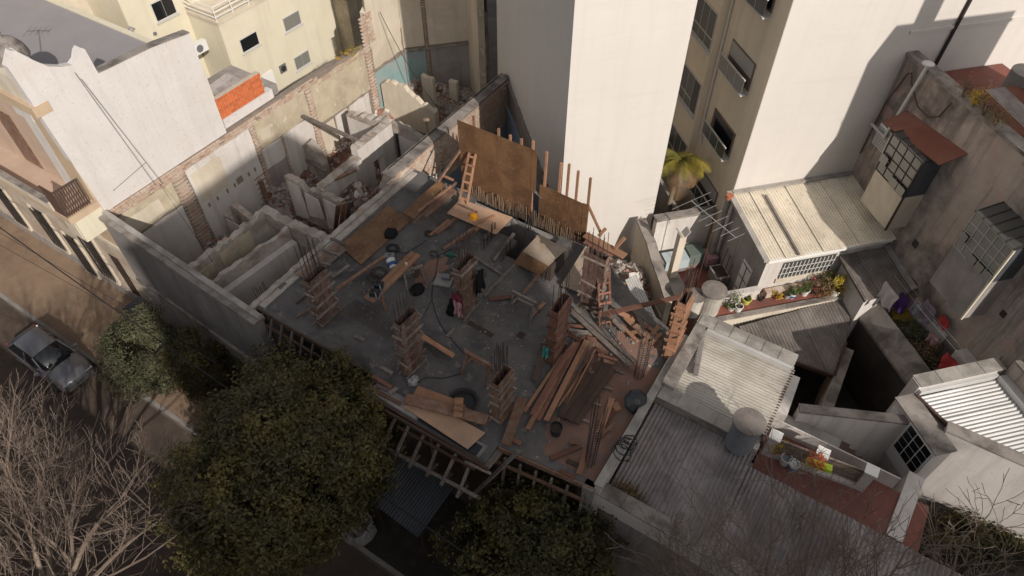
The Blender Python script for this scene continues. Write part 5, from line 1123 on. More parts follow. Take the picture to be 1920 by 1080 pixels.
for i, x in enumerate((0, 1, 2, 3)):
    q = P(1062 + i * 22, 775 - i * 30, 7.05); board('spacer_block', q, q + Vector((.75, .1, 0)), .08, .07, 'batten', label='spacer batten under the stack of wide dark boards', cat='batten', group='spacers under the dark boards')
pl(1069, 582, 1183, 686, .17, 'plank_grey', 7.3, 7.22, .06, 'long weathered grey plank lying across the timber, left of the pair'); pl(1078, 578, 1193, 680, .15, 'plank_grey', 7.31, 7.22, .06, 'long weathered grey plank lying across the timber, right of the pair')
r = random.Random(21)
small = [(1063, 610, 1106, 613), (1066, 618, 1110, 625), (1086, 634, 1112, 628), (1079, 630, 1105, 622), (1062, 612, 1078, 628), (1100, 633, 1118, 636), (1118, 680, 1128, 670), (1121, 665, 1158, 676), (1131, 676, 1152, 682), (1108, 690, 1110, 700), (1130, 664, 1120, 655), (1060, 625, 1090, 640)]
for i, s_ in enumerate(small): pl(*s_, r.uniform(.09, .15), r.choice(['plank_brown', 'plank_grey', 'plank_red']), 7.12 + i % 3 * .05, 7.1 + i % 2 * .06, .05, 'short offcut in the scatter above the timber pile', 'offcuts above the timber pile')
deb = [(1180, 585, 1222, 620), (1172, 595, 1205, 628), (1190, 610, 1228, 640), (1160, 585, 1190, 600), (1200, 600, 1232, 628), (1185, 625, 1215, 612), (1208, 640, 1236, 612), (1150, 600, 1172, 622), (1165, 610, 1195, 640), (1196, 590, 1216, 640), (1175, 575, 1210, 600), (1220, 645, 1240, 625)]
for i, s_ in enumerate(deb): pl(*s_, r.uniform(.1, .22), r.choice(['plank_fresh', 'batten', 'plank_fresh', 'plank_brown']), 7.15 + i % 4 * .07, 7.12 + i % 3 * .08, .05, 'sunlit offcut in the debris heap at the back right of the slab', 'offcuts in the sunlit debris')
pl(1032, 861, 1089, 836, .14, 'plank_red', 7.06, 7.06, .05, 'reddish plank near the street edge below the black bucket'); pl(1063, 863, 1086, 874, .12, 'plank_dark', 7.06, 7.06, .05, 'dark short plank beside the standing rebar cage')
pl(1051, 882, 1078, 896, .13, 'plank_red', 7.05, 7.05, .05, 'red batten on the right street edge of the slab'); pl(1068, 829, 1088, 831, .13, 'plank_brown', 7.06, 7.06, .06, 'small brown block above the reddish plank')
pl(1085, 889, 1101, 845, .17, 'plank_fresh', 7.05, 7.3, .04, 'fresh pointed board beside the standing rebar cage'); pl(1124, 812, 1147, 746, .2, 'plank_fresh', 7.05, 7.6, .04, 'pale yellowish board leaning behind the standing rebar cage')
pl(1120, 822, 1150, 796, .1, 'plank_brown', 7.05, 7.15, .06, 'brown batten right of the standing rebar cage'); pl(1150, 765, 1162, 760, .3, 'plank_fresh', 7.05, 7.1, .05, 'short orange board near the black tarp'); pl(1125, 800, 1152, 770, .16, 'plank_red', 7.06, 7.1, .05, 'reddish board right of the standing rebar cage')
pl(948, 834, 980, 746, .3, 'plank_brown', 7.1, 7.5, .04, 'wide brown board leaning beside the street edge column form'); pl(962, 824, 977, 833, .14, 'plank_red', 7.05, 7.05, .06, 'small red block at the foot of the wide brown board')
pl(1003, 715, 1020, 645, .2, 'plank_dark', 7.08, 7.3, .05, 'dark board leaning on the dark reddish column form')
# fresh planks at the street edge
pl(779, 733, 857, 761, .38, 'plank_fresh', 7.2, 7.2, .05, 'wide fresh orange plank at the street edge, behind the dark one'); pl(760, 747, 914, 788, .36, 'plank_brown', 7.28, 7.24, .05, 'wide dark brown plank over the fresh plywood at the street edge')
pl(861, 746, 858, 782, .27, 'plank_fresh', 7.4, 7.36, .04, 'short fresh board with cleats across the dark brown plank'); pl(852, 758, 872, 761, .05, 'plank_fresh', 7.44, 7.44, .04, 'upper cleat on the short fresh board'); pl(849, 768, 868, 772, .05, 'plank_fresh', 7.44, 7.44, .04, 'lower cleat on the short fresh board'); pl(866, 763, 888, 772, .06, 'plank_fresh', 7.1, 7.1, .05, 'pointed fresh stake by the black tub')
for i, (a_, b_) in enumerate((((696, 704), (735, 727)), ((705, 722), (735, 735)), ((698, 712), (720, 725)), ((730, 738), (744, 727)), ((690, 725), (752, 758)))): pl(*a_, *b_, .13, ['plank_red', 'plank_grey', 'plank_dark', 'plank_grey', 'plank_brown'][i], 7.08 + .04 * (i % 2), 7.06, .05, '%s board in the small heap at the street edge by the big tree' % ['reddish', 'flat grey', 'dark', 'short crosswise grey', 'long brown'][i], 'boards in the heap by the big tree')
for i, (px_, py_) in enumerate(((788, 768), (822, 776), (890, 794), (800, 744))):
    q = P(px_, py_, 7.0); build(MB().box(q.x - .07, q.x + .07, q.y - .05, q.y + .05, 7.003, 7.2), 'support_block', 'batten', label='small wooden block propping up the planks at the street edge', cat='block', group='blocks under the street edge planks')
# ------------------------------------------------------------------ trestles, bench, ladders
def trestle(pa, pb, label, hgt=.75, spread=.32, m='plank_grey'):
    a = P(pa[0], pa[1], Zs + hgt); b = P(pb[0], pb[1], Zs + hgt); d = (b - a).normalized(); n = Vector((-d.y, d.x, 0)); t = thing('trestle', (a + b) / 2 - Vector((0, 0, hgt)), label, 'trestle')
    board('top_beam', a, b, .1, .09, m, t)
    for q, s_ in ((a + d * .1, -1), (b - d * .1, 1)):
        for k in (-1, 1): board('leg', q, Vector((q.x, q.y, Zs)) + n * (k * spread) + d * (s_ * .06), .08, .05, m, t, up=(d.x, d.y, .01))
        board('cross_piece', q + n * (-spread * .55) - Vector((0, 0, hgt * .55)), q + n * (spread * .55) - Vector((0, 0, hgt * .55)), .06, .05, m, t)
    board('stretcher', a + n * spread * .55 - Vector((0, 0, hgt * .6)), b + n * spread * .55 - Vector((0, 0, hgt * .6)), .07, .04, m, t); return t
trestle((960, 546), (1006, 569), 'grey wooden trestle in front of the plywood box', .8); trestle((872, 659), (921, 686), 'grey wooden trestle near the street edge of the slab', .85, m='plank_brown')
trestle((752, 512), (792, 498), 'low trestle under the right end of the orange workbench', .6)
wbn = thing('workbench', P(735, 520, 7.0), 'workbench of two orange planks on trestles at the left of the slab', 'bench')
e0, e1, e2, e3 = P(682, 558, 7.72), P(771, 471, 7.72), P(789, 479, 7.72), P(700, 568, 7.72)
board('plank', e0.lerp(e3, .25), e1.lerp(e2, .25), (e3 - e0).length * .47, .05, 'plank_fresh', wbn); board('plank', e0.lerp(e3, .76), e1.lerp(e2, .76), (e3 - e0).length * .46, .05, 'plank_fresh', wbn)
for f in (.15, .85):
    c_ = e0.lerp(e1, f).lerp(e3.lerp(e2, f), .5); d = (e3 - e0).normalized()
    for k in (-1, 1): board('leg', c_ + d * (.22 * k) - Vector((0, 0, .03)), Vector((c_.x, c_.y, Zs)) + d * (.3 * k), .09, .06, 'plank_brown', wbn)
    board('cross_beam', c_ - d * .34 - Vector((0, 0, .06)), c_ + d * .34 - Vector((0, 0, .06)), .1, .06, 'plank_brown', wbn)
def ladder(b0, b1, t0, t1, n, label, m='plank_fresh'):
    b0, b1, t0, t1 = map(Vector, (b0, b1, t0, t1)); t = thing('ladder', (b0 + b1) / 2, label, 'ladder')
    nn = (t0 - b0).cross(b1 - b0).normalized()
    board('rail', b0, t0, .08, .05, m, t, up=nn); board('rail', b1, t1, .08, .05, m, t, up=nn)
    for i in range(n):
        f = (i + .6) / n; board('rung', b0.lerp(t0, f) - (b1 - b0) * .08 - nn * .04, b1.lerp(t1, f) + (b1 - b0) * .08 - nn * .04, .08, .03, m, t, up=nn)
ladder(P(861, 379, 7.4), P(876, 384, 7.4), PY(880, 286, 17.1), PY(892, 289, 17.1), 6, 'wooden ladder leaning on the tall plywood form')
bq = P(1125, 616, Zs); bq2 = P(1145, 612, Zs); ladder(bq, bq2, PY(1121, 505, bq.y + .55), PY(1142, 501, bq2.y + .55), 6, 'wooden ladder standing at the back right column form', 'plank_red')
# ------------------------------------------------------------------ rebar cages and mesh
def cage(pbase, ptop_, label, nb=8, r_=.16, nt=10, h=None, z0=Zs):
    b = P(pbase[0], pbase[1], z0); 
    zt = ZV(ptop_[0], ptop_[1], b.x, b.y); tp = Vector((b.x, b.y, zt)); c = thing('rebar_cage', b, label, 'rebar cage')
    for i in range(nb):
        a = 2 * math.pi * i / nb; o = Vector((math.cos(a) * r_, math.sin(a) * r_ * 1.4, 0)); build(MB().tube([b + o, tp + o * 1.25 + Vector((random.uniform(-.05, .05), random.uniform(-.05, .05), random.uniform(-.25, .1)))], .011, 4), 'bar', 'rebar', c)
    for k in range(nt):
        z = z0 + .1 + (zt - z0) * .62 * k / nt; pts = [(b.x + math.cos(2 * math.pi * i / 8) * r_ * 1.05, b.y + math.sin(2 * math.pi * i / 8) * r_ * 1.45, z) for i in range(9)]; build(MB().tube(pts, .008, 4), 'tie', 'rebar', c)
cage((1106, 868), (1124, 752), 'standing rebar cage near the right street corner of the slab', 9, .14, 14); cage((1198, 704), (1228, 604), 'standing rebar cage beside the sunlit debris on the right', 9, .15, 14)
bar_row('column_bars', P(929, 700, Zs), P(950, 694, Zs), 7, .0 + 1.2, 1.7, 'straight bare bars rising left of the street edge column form', 9)
def meshmat(name, px4, z, n, m_, label, seed=0):
    t = thing(name, P(*px4[0], z), label, 'rebar mesh'); q = [P(px_, py_, z) for px_, py_ in px4]
    for i in range(n): f = i / (n - 1); build(MB().tube([q[0].lerp(q[1], f), q[3].lerp(q[2], f) + Vector((0, 0, .03))], .008, 4), 'long_bar', 'rebar', t)
    for i in range(m_): f = i / (m_ - 1); build(MB().tube([q[0].lerp(q[3], f) + Vector((0, 0, .02)), q[1].lerp(q[2], f) + Vector((0, 0, .02))], .007, 4), 'cross_bar', 'rebar', t)
meshmat('rebar_mesh', [(640, 582), (668, 563), (752, 612), (728, 637)], 7.2, 9, 20, 'flat rebar mesh lying between the left column form and the next one')
meshmat('rebar_mesh', [(786, 640), (800, 628), (842, 655), (822, 672)], 7.12, 8, 12, 'small rebar mesh under the propped pink plank')
# ------------------------------------------------------------------ tools and small things
def bucket(q, r_, h_, m, label, band=None, fill=None, tilt=None, cat='bucket', name='bucket', group=None):
    t = thing(name, q, label, cat, group); v = Vector((0, 0, 0)) if tilt else q
    build(MB().lathe(q, [(r_ * .8, 0), (r_ * .82, .01), (r_, h_), (r_ * 1.06, h_), (r_ * 1.06, h_ + .02), (r_ * .93, h_ + .02), (r_ * .9, h_ * .75)], 18), 'pail', m, t)
    if fill: build(MB().cyl(q + Vector((0, 0, h_ * .76)), q + Vector((0, 0, h_ * .8)), r_ * .88, r_ * .88, 16), 'contents', fill, t)
    if band: build(MB().lathe(q, [(r_ * .88, h_ * .25), (r_ * .885 + .012, h_ * .26), (r_ * .95 + .012, h_ * .62), (r_ * .94, h_ * .63)], 18), 'label_band', band, t)
    pts = [q + Vector((r_ * 1.05 * math.cos(a), r_ * .4 * math.sin(a), h_ - .03 - .1 * math.sin(a))) for a in [math.pi * i / 8 for i in range(9)]]; build(MB().tube(pts, .006, 4), 'handle', 'wire_pale', t)
    if tilt: t.rotation_euler = tilt
    return t
bucket(P(738, 503, 7.02), .17, .36, 'plastic_white', 'white and blue paint bucket lying by the workbench', 'plastic_blue', 'soil', (0, R_(-75), R_(-35)))
bucket(P(1042, 812, 7.0), .19, .36, 'plastic_black', 'black mortar bucket below the timber pile', None, 'soil')
tb2 = thing('mixing_tub', P(868, 757, 7.0), 'flat black mixing tub behind the fresh planks', 'tub'); q = wloc(tb2); build(MB().lathe(q, [(.36, 0), (.43, .02), (.47, .16), (.49, .16), (.42, .14), (.36, .04), (.02, .035)], 24), 'basin', 'plastic_black', tb2)
def lump(name, q, sx, sy, sz, m, label, cat, seed=0, n=10, rough=.25):
    mb = MB(); k = 14; vs = []
    for i in range(n + 1):
        ph = math.pi * .5 * (1 - i / n)
        for j in range(k):
            a = 2 * math.pi * j / k; v = Vector((math.cos(a) * math.sin(math.pi / 2 * (i / n) ** .7 if i else 0), math.sin(a) * math.sin(math.pi / 2 * (i / n) ** .7 if i else 0), math.cos(math.pi / 2 * (i / n))))
            f = 1 + rough * mnoise.noise(v * 2.1 + Vector((seed * 3.1, 0, 0))) + rough * .5 * mnoise.noise(v * 5 + Vector((0, seed * 2.3, 0))); vs.append(q + Vector((v.x * sx * f, v.y * sy * f, max(0, v.z * sz * f))))
    fs_ = [(i * k + j, (i + 1) * k + j, (i + 1) * k + (j + 1) % k, i * k + (j + 1) % k) for i in range(n) for j in range(k)]; fs_.append(tuple(range(n * k, (n + 1) * k))[::-1]); mb.add(vs, fs_)
    return build(mb, name, m, label=label, cat=cat, smooth=True)
lump('backpack', P(782, 545, 7.0), .24, .3, .22, 'cloth_black', 'black backpack lying on the slab beside the workbench', 'backpack', 1)
lump('backpack', P(733, 440, 7.08), .24, .28, .22, 'cloth_black', 'black backpack lying on the dark plywood sheet', 'backpack', 2)
def coil(q, r_, turns, label, seed=0, m='cable', th=.016, name='cable_coil'):
    rr = random.Random(seed); pts = []; n = turns * 14
    for i in range(n):
        a = 2 * math.pi * i / 14; k = r_ * (1 + .25 * math.sin(i * .37 + seed) + rr.uniform(-.06, .06)); pts.append(q + Vector((math.cos(a) * k, math.sin(a) * k * .85, .02 + .012 * (i % 9))))
    return build(MB().tube(pts, th, 5), name, m, label=label, cat='cable')
coil(P(737, 468, 7.02), .22, 5, 'black cable coil next to the dark plywood sheet', 1); coil(P(812, 478, 7.02), .16, 2, 'loose black cable loops in the middle of the slab, left one', 2, th=.012); coil(P(900, 515, 7.02), .22, 2, 'loose black cable loops right of the middle column form', 3, th=.012); coil(P(805, 440, 7.02), .15, 3, 'black hose loops near the sloping plywood stack', 4, th=.014)
coil(P(712, 515, 7.05), .28, 7, 'tangle of rusty tie wire left of the workbench', 6, 'rebar', .008, 'wire_tangle'); coil(P(700, 525, 7.05), .22, 5, 'smaller tangle of rusty tie wire left of the workbench', 9, 'rebar', .008, 'wire_tangle')
def cable(pxs, z, label, th=.013, m='cable', sag=0, name='cable'):
    pts = [P(px_, py_, z) for px_, py_ in pxs]; out = []
    for i in range(len(pts) - 1):
        p0, p1, p2, p3 = pts[max(0, i - 1)], pts[i], pts[i + 1], pts[min(len(pts) - 1, i + 2)]
        for k in range(6):
            t = k / 6; out.append(.5 * ((2 * p1) + (p2 - p0) * t + (2 * p0 - 5 * p1 + 4 * p2 - p3) * t * t + (3 * p1 - p0 - 3 * p2 + p3) * t ** 3))
    out.append(pts[-1]); return build(MB().tube(out, th, 5), name, m, label=label, cat='cable')
cable([(822, 480), (818, 505), (811, 540), (810, 560), (818, 590), (830, 615), (850, 640), (872, 665)], 7.02, 'long black cable winding across the middle of the slab')
cable([(738, 470), (760, 474), (782, 462), (800, 450)], 7.02, 'black cable from the coil to the sloping plywood stack'); cable([(784, 718), (800, 708), (830, 709), (866, 700)], 7.02, 'black cable along the street edge from the white sack to the trestle')
cable([(822, 480), (840, 470), (856, 465), (862, 478)], 7.02, 'black cable to the green power tool'); cable([(811, 560), (800, 580), (790, 600)], 7.015, 'thin black cable branch in the middle of the slab', .008)
pw_ = thing('power_drill', P(846, 480, 7.0), 'green power tool lying on the slab', 'power tool'); q = wloc(pw_); build(MB().obox(q + Vector((0, 0, .07)), (.16, .05, 0), (-.03, .08, 0), (0, 0, .06)), 'body', 'tool_green', pw_); build(MB().cyl(q + Vector((.15, .05, .08)), q + Vector((.28, .1, .07)), .03, .02, 10), 'chuck', 'tool_grey', pw_); build(MB().obox(q + Vector((-.1, .06, .05)), (.04, .12, 0), (.03, 0, 0), (0, 0, .04)), 'grip', 'tool_green', pw_)
def saw(q, label):
    t = thing('circular_saw', q, label, 'power tool'); build(MB().obox(q + Vector((0, 0, .1)), (.14, .06, 0), (-.05, .11, 0), (0, 0, .09)), 'motor', 'plastic_black', t); build(MB().cyl(q + Vector((.12, -.1, .12)), q + Vector((.14, -.07, .12)), .13, .13, 18), 'blade_guard', 'tool_grey', t); build(MB().obox(q + Vector((0, 0, .015)), (.2, .08, 0), (-.06, .14, 0), (0, 0, .008)), 'base_plate', 'tool_grey', t); build(MB().tube([q + Vector((-.1, 0, .17)), q + Vector((-.05, .02, .27)), q + Vector((.08, .05, .25))], .022, 6), 'handle', 'plastic_black', t)
saw(P(703, 553, 7.75), 'black and grey circular saw on the near end of the workbench'); saw(P(711, 538, 7.75), 'dark green-grey circular saw behind the other one on the workbench')
cu = thing('paper_cup', P(762, 497, 7.75), 'small white cup on the workbench', 'cup'); q = wloc(cu); build(MB().lathe(q, [(.035, 0), (.05, .11), (.045, .11), (.03, .01)], 12), 'cup', 'plastic_white', cu)
tbx = thing('tool_case', P(731, 483, 7.0), 'small pale tool case by the cable coil', 'tool case'); q = wloc(tbx); build(MB().obox(q + Vector((0, 0, .07)), (.16, .1, 0), (-.07, .1, 0), (0, 0, .07)), 'case', 'tool_grey', tbx); build(MB().tube([q + Vector((-.05, -.02, .14)), q + Vector((0, 0, .19)), q + Vector((.05, .04, .14))], .012, 5), 'handle', 'plastic_black', tbx)
vbt = thing('concrete_vibrator', P(832, 528, 7.0), 'grey concrete vibrator motor on a tray left of the middle column form', 'vibrator'); q = wloc(vbt)
build(MB().obox(q + Vector((0, 0, .05)), (.3, .1, 0), (-.08, .26, 0), (0, 0, .04)), 'tray', 'concrete', vbt); build(MB().cyl(q + Vector((-.1, .05, .2)), q + Vector((.2, .15, .2)), .11, .11, 14), 'motor', 'tool_grey', vbt); build(MB().tube([q + Vector((.2, .15, .2)), q + Vector((.3, .3, .3)), q + Vector((.15, .5, .2)), q + Vector((-.1, .6, .05))], .025, 6), 'hose', 'cable', vbt)
lump('cement_sack', P(775, 716, 7.0), .17, .2, .2, 'bag_white', 'small white sack at the foot of the column form with the pink plank', 'sack', 5, rough=.5)
bk = thing('block_slot', P(900, 617, 7.0), 'dark slot left open in the concrete floor near the middle column form', 'slot'); s0, s1 = P(878, 604, 7.004), P(924, 630, 7.004); build(MB().bar(s0 + Vector((0, 0, .004)), s1 + Vector((0, 0, .004)), .18, .008), 'slot', 'soil', bk)
bh = P(977, 628, 7.0); build(MB().box(bh.x - .12, bh.x + .12, bh.y - .12, bh.y + .12, 7.003, 7.012), 'floor_hole', 'soil', label='small square dark hole in the concrete floor', cat='hole')
# garments hung on column forms
def garment(q, w_, h_, m, label, seed=0, dirv=(0, 1, 0), cat='jacket', name='jacket'):
    dv = Vector(dirv).normalized(); nn = dv.cross(Vector((0, 0, 1))); mb = MB(); sd = seed * 2.7
    mb.sheet(q, dv * w_, Vector((0, 0, -h_)), 12, 12, lambda a, b: nn * (.06 * math.sin(a * 11 + sd) * b + .05 * mnoise.noise((a * 3 + sd, b * 3, sd))) + dv * (.1 * w_ * math.sin(b * 5 + sd) * (a - .5)) + Vector((0, 0, .1 * h_ * mnoise.noise((a * 4 + sd, 0, 1)) * b)))
    k = len(mb.v); mb.v += [tuple(Vector(v) + nn * .025) for v in mb.v]; mb.f += [tuple(i + k for i in f)[::-1] for f in mb.f]
    return build(mb, name, m, label=label, cat=cat, smooth=True)
qq = P(878, 583, Zs)
garment(Vector((qq.x + .3, qq.y + .1, 8.9)), .45, 1.0, 'cloth_black', 'black jacket hanging on the right side of the middle column form', 1); garment(Vector((qq.x - .15, qq.y - .62, 8.55)), .4, .75, 'cloth_wine', 'dark wine jacket hanging on the front of the middle column form', 2, (1, 0, 0))
garment(Vector((qq.x - .02, qq.y - .68, 8.25)), .3, .7, 'cloth_pink', 'pale pink rag hanging on the front of the middle column form', 3, (1, 0, 0), 'rag', 'rag'); lump('jacket_heap', Vector((qq.x - .4, qq.y - .3, 7.0)), .2, .25, .5, 'cloth_black', 'black jacket heaped at the foot of the middle column form', 'jacket', 4, rough=.5)
qq = P(1040, 665, Zs); garment(Vector((qq.x - .1, qq.y - .62, 8.1)), .2, .5, 'teal_plastic', 'turquoise bag hanging on the dark reddish column form', 5, (1, 0, 0), 'bag', 'bag')
# black umbrella on the side wall
um = thing('umbrella', P(1190, 752, 7.25), 'broken black umbrella lying on the right edge of the slab', 'umbrella'); q = wloc(um); mb = MB()
mb.lathe(q + Vector((0, 0, .1)), [(.40, 0), (.33, .05), (.2, .09), (.1, .12), (.01, .13)], 8); build(mb, 'canopy', 'tarp_black', um); build(MB().cyl(q + Vector((0, 0, .05)), q + Vector((.0, 0, .45)), .012, .012, 6), 'shaft', 'tool_grey', um)
um.rotation_euler = (R_(35), R_(20), .4)
# coil of black cables hanging on the white side wall
for i in range(4): coil(Vector((-2.45, 9.9 + .12 * i, 7.2)) + Vector((0, 0, .05 * i)), .28 - .03 * i, 2, '%s loop of black cable bunched on the white side wall of the slab' % ['widest', 'second widest', 'third widest', 'smallest'][i], 11 + i, th=.014); bpy.context.view_layer.objects  # keep
for o in [o for o in COL.objects if 'loop of black cable bunched' in o.get('label', '')]: o['group'] = 'cable loops on the side wall'
# rubble crumbs on the slab: too many to count
r = random.Random(9); mb = MB()
for i in range(520):
    px_, py_ = r.choice([(850, 640), (960, 640), (1000, 700), (1180, 620), (1210, 640), (1150, 700), (1060, 830), (760, 690), (840, 500), (1120, 620), (700, 600), (930, 520)]); q = P(px_ + r.gauss(0, 45), py_ + r.gauss(0, 30), Zs)
    if not (-15.3 < q.x < -2.9 and 8.4 < q.y < 15): continue
    s_ = r.uniform(.008, .035) * (1.6 if px_ > 1170 and py_ < 660 else 1); a = r.uniform(0, 6); mb.obox(q + Vector((0, 0, s_ * .5)), (math.cos(a) * s_, math.sin(a) * s_, 0), (-math.sin(a) * s_ * .7, math.cos(a) * s_ * .7, 0), (0, 0, s_ * .5))
build(mb, 'crumbs', 'concrete', sl, kind='stuff')
# ------------------------------------------------------------------ pit at the back right with old tin sheet and planks
build(MB().box(-7.5, -2.75, 15.3, 20.0, -.02, 3.2), 'pit_floor', 'earth', kind='structure')
tin = thing('old_tin_roof', P(1200, 560, 4.6), 'old pale corrugated sheet sloping in the pit beside the cream wall', 'roof sheet')
o_ = P(1172, 525, 5.4); u_ = P(1194, 514, 5.4) - o_; v_ = P(1210, 612, 4.9) - o_
build(corrugated(o_, u_, v_, .1, .02, 3), 'sheet', 'zinc', tin)
o_ = P(1140, 535, 5.0); build(corrugated(o_, P(1172, 520, 5.0) - o_, P(1168, 585, 4.6) - o_, .1, .02, 3), 'sheet', 'zinc_dull', tin)
for i, (a_, b_, m) in enumerate((((1157, 522), (1210, 606), 'plank_dark'), ((1150, 570), (1172, 530), 'plank_fresh'), ((1147, 585), (1175, 552), 'plank_fresh'), ((1176, 560), (1180, 600), 'plank_red'))):
    pl(*a_, *b_, .25 if i == 0 else .12, m, 5.6, 5.7, .05, ['wide dark board leaning in the pit over the tin sheet', 'upper orange brace in the pit beside the ladder', 'lower orange brace in the pit beside the ladder', 'thin red stake standing in the pit'][i])
# bricks rubble in the pit behind
# ------------------------------------------------------------------ sidewalk hoarding roof and bulk bag under the trees
hd = thing('hoarding_roof', (-8, 5.5, 3), 'blue grey corrugated sheets of the sidewalk shelter below the slab', 'shelter')
for i in range(4):
    o_ = Vector((-11.6 + i * 1.05, 6.0 - .06 * i, 3.05)); build(corrugated(o_, (1.1, -.05, 0), (.1, 1.9, .35), .11, .02), 'roof_sheet', 'zinc_dark', hd)
for x in (-11.4, -9.4, -7.4): build(MB().box(x - .05, x + .05, 5.95, 6.05, .1, 3.0), 'post', 'plank_dark', hd)
for i in range(3): eb((-11.6, 6.2 + .6 * i, 3.0 + .1 * i), (-7.3, 6.0 + .6 * i, 3.0 + .1 * i), .06, .08, 'plank_dark', 'purlin')
bb = thing('bulk_bag', P(676, 1000, .13), 'open white bulk bag of debris on the sidewalk under the trees', 'bulk bag'); q = wloc(bb); r = random.Random(2); k = 20; vs = []
for i, (rr, z) in enumerate(((.48, 0), (.55, .15), (.56, .5), (.52, .85), (.5, .95), (.44, .92), (.45, .6))):
    for j in range(k):
        a = 2 * math.pi * j / k; f = 1 + .07 * math.sin(a * 3 + i) + r.uniform(-.03, .03); sq = 1 / max(abs(math.cos(a)), abs(math.sin(a))) ** .5; vs.append(q + Vector((math.cos(a) * rr * f * sq, math.sin(a) * rr * f * sq, z + r.uniform(-.03, .03))))
mb = MB(); mb.add(vs, [(i * k + j, i * k + (j + 1) % k, (i + 1) * k + (j + 1) % k, (i + 1) * k + j) for i in range(6) for j in range(k)] + [tuple(range(6 * k, 7 * k))]); build(mb, 'bag', 'bag_white', bb)
mb = MB()
for i in range(60): a = r.uniform(0, 6.28); d = r.uniform(0, .38); c_ = q + Vector((math.cos(a) * d, math.sin(a) * d, .62 + r.uniform(0, .12))); mb.obox(c_, (r.uniform(.03, .09), .02, 0), (-.02, r.uniform(.03, .06), 0), (0, .01, .04))
build(mb, 'debris', 'rubble', bb, kind='stuff')
# ================================================================== REMAINS IN THE CLEARED LOT
def ruin(name, p0, p1, th, tops, z0, seed, m, label, rough=.05, extra=None):
    t = thing(name, (p0[0], p0[1], z0), label, 'ruined wall'); mb = MB(); wall_run(mb, p0, p1, th, tops, z0, seed, rough * 1.7); build(mb, 'wall', m, t)
    return t
a1 = ruin('partition_wall', (-20.45, 8.55), (-20.3, 12.6), .28, [(0, 5.9), (1.2, 6.0), (2.5, 5.95), (4.05, 6.1)], 2, 1, 'broken_plaster', 'broken partition wall with peeling ochre paint nearest the party wall', .06)
for i, (y0, y1, z0, z1) in enumerate(((8.8, 9.6, 4.6, 5.6), (9.9, 10.5, 4.9, 5.7), (10.7, 11.9, 4.5, 5.8))): build(MB().box(-20.3, -20.22 + .01 * i, y0, y1, z0, z1), 'paint_patch', 'ochre_plaster', a1)
a2 = ruin('partition_wall', (-19.25, 8.45), (-18.85, 12.4), .2, [(0, 5.85), (1.5, 5.9), (3, 5.85), (3.95, 6.0)], 2, 2, 'broken_plaster', 'second broken partition wall with a long pale beam face', .05)
mb = MB(); wall_run(mb, (-18.95, 8.4), (-18.6, 12.35), .3, [(0, 5.35), (3.95, 5.35)], 3.75, 2, 0); build(mb, 'beam_face', 'white_plaster', a2)
mb = MB(); wall_run(mb, (-18.9, 8.4), (-18.55, 12.35), .1, [(0, 3.74), (3.95, 3.74)], 2, 2, 0); build(mb, 'dado', 'facade_mottled', a2)
a3 = ruin('cross_wall', (-20.5, 12.6), (-15.95, 12.65), .42, [(0, 6.1), (1.4, 6.0), (3, 6.1), (4.5, 6.3)], 2, 3, 'broken_plaster', 'thick broken cross wall ending at the left edge of the slab', .05)
build(MB().box(-17.9, -17.1, 12.36, 12.385, 2.0, 4.4), 'door_opening', 'soil', a3)
build(MB().box(-17.4, -17.2, 8.6, 11.6, 2.0, 3.6), 'low_white_wall', 'white_plaster', label='low white wall beside the slab in the cleared lot', cat='wall')
a4 = ruin('stub_wall', (-24.4, 13.1), (-22.1, 13.2), .3, [(0, 3.5), (.5, 3.4), (.62, 3.15), (.75, 4.3), (.95, 4.45), (1.5, 4.2), (2.3, 3.8)], 2, 4, 'broken_plaster', 'small white stub of wall with rounded broken top', .03)
build(MB().box(-24.3, -22.15, 12.9, 12.945, 2.0, 3.3), 'white_face', 'white_plaster', a4)
q = P(436, 445, 2.4); board('timber_post', (-22.9, 12.8, 2.0), (-23.1, 12.85, 4.2), .12, .08, 'plank_grey', label='short grey timber post leaning on the rounded stub wall', cat='post')
a5 = ruin('hanging_wall', (-22.3, 15.5), (-18.9, 15.6), .3, [(0, 5.0), (.9, 4.95), (1.3, 4.7), (2.2, 4.95), (3.4, 5.0)], 2.6, 5, 'broken_plaster', 'broken wall with loose plaster panels in the middle of the cleared lot', .07)
for i, (x0, x1, z0, z1) in enumerate(((-22.2, -21.3, 2.7, 4.85), (-21.2, -20.2, 3.2, 4.6), (-20.0, -19.0, 3.0, 4.8))): build(MB().plate([(x0, 15.33 - .02 * i, z0), (x1, 15.35, z0 + .2), (x1 - .05, 15.33, z1), (x0 + .1, 15.33, z1 + .05)], (0, -.04, 0)), 'plaster_panel', 'white_plaster', a5)
def arch_wall(name, y0, y1, x, th, top, op, seed, label, m='white_plaster'):
    t = thing(name, (x, (y0 + y1) / 2, 2), label, 'ruined wall')
    for k, (ya, yb, za, zb) in enumerate(op):
        mb = MB(); wall_run(mb, (x, ya), (x, yb), th, [(0, zb), ((yb - ya) * .5, zb + .03), (yb - ya, zb)], za, seed + k, .03); build(mb, 'wall_section', m, t)
    mb = MB(); wall_run(mb, (x, y0), (x, y1), th * 1.05, [(0, top + .04), (1, top + .06), (y1 - y0, top + .05)], top + .005, seed, .03); build(mb, 'broken_top', 'broken_plaster', t); return t
arch_wall('arch_wall', 15.7, 18.3, -20.4, .45, 5.0, [(15.7, 16.5, 2, 5.0), (16.5, 17.6, 4.15, 5.0), (17.6, 18.3, 2, 5.0)], 6, 'white wall with a broken doorway, the lower of the two sunlit ones')
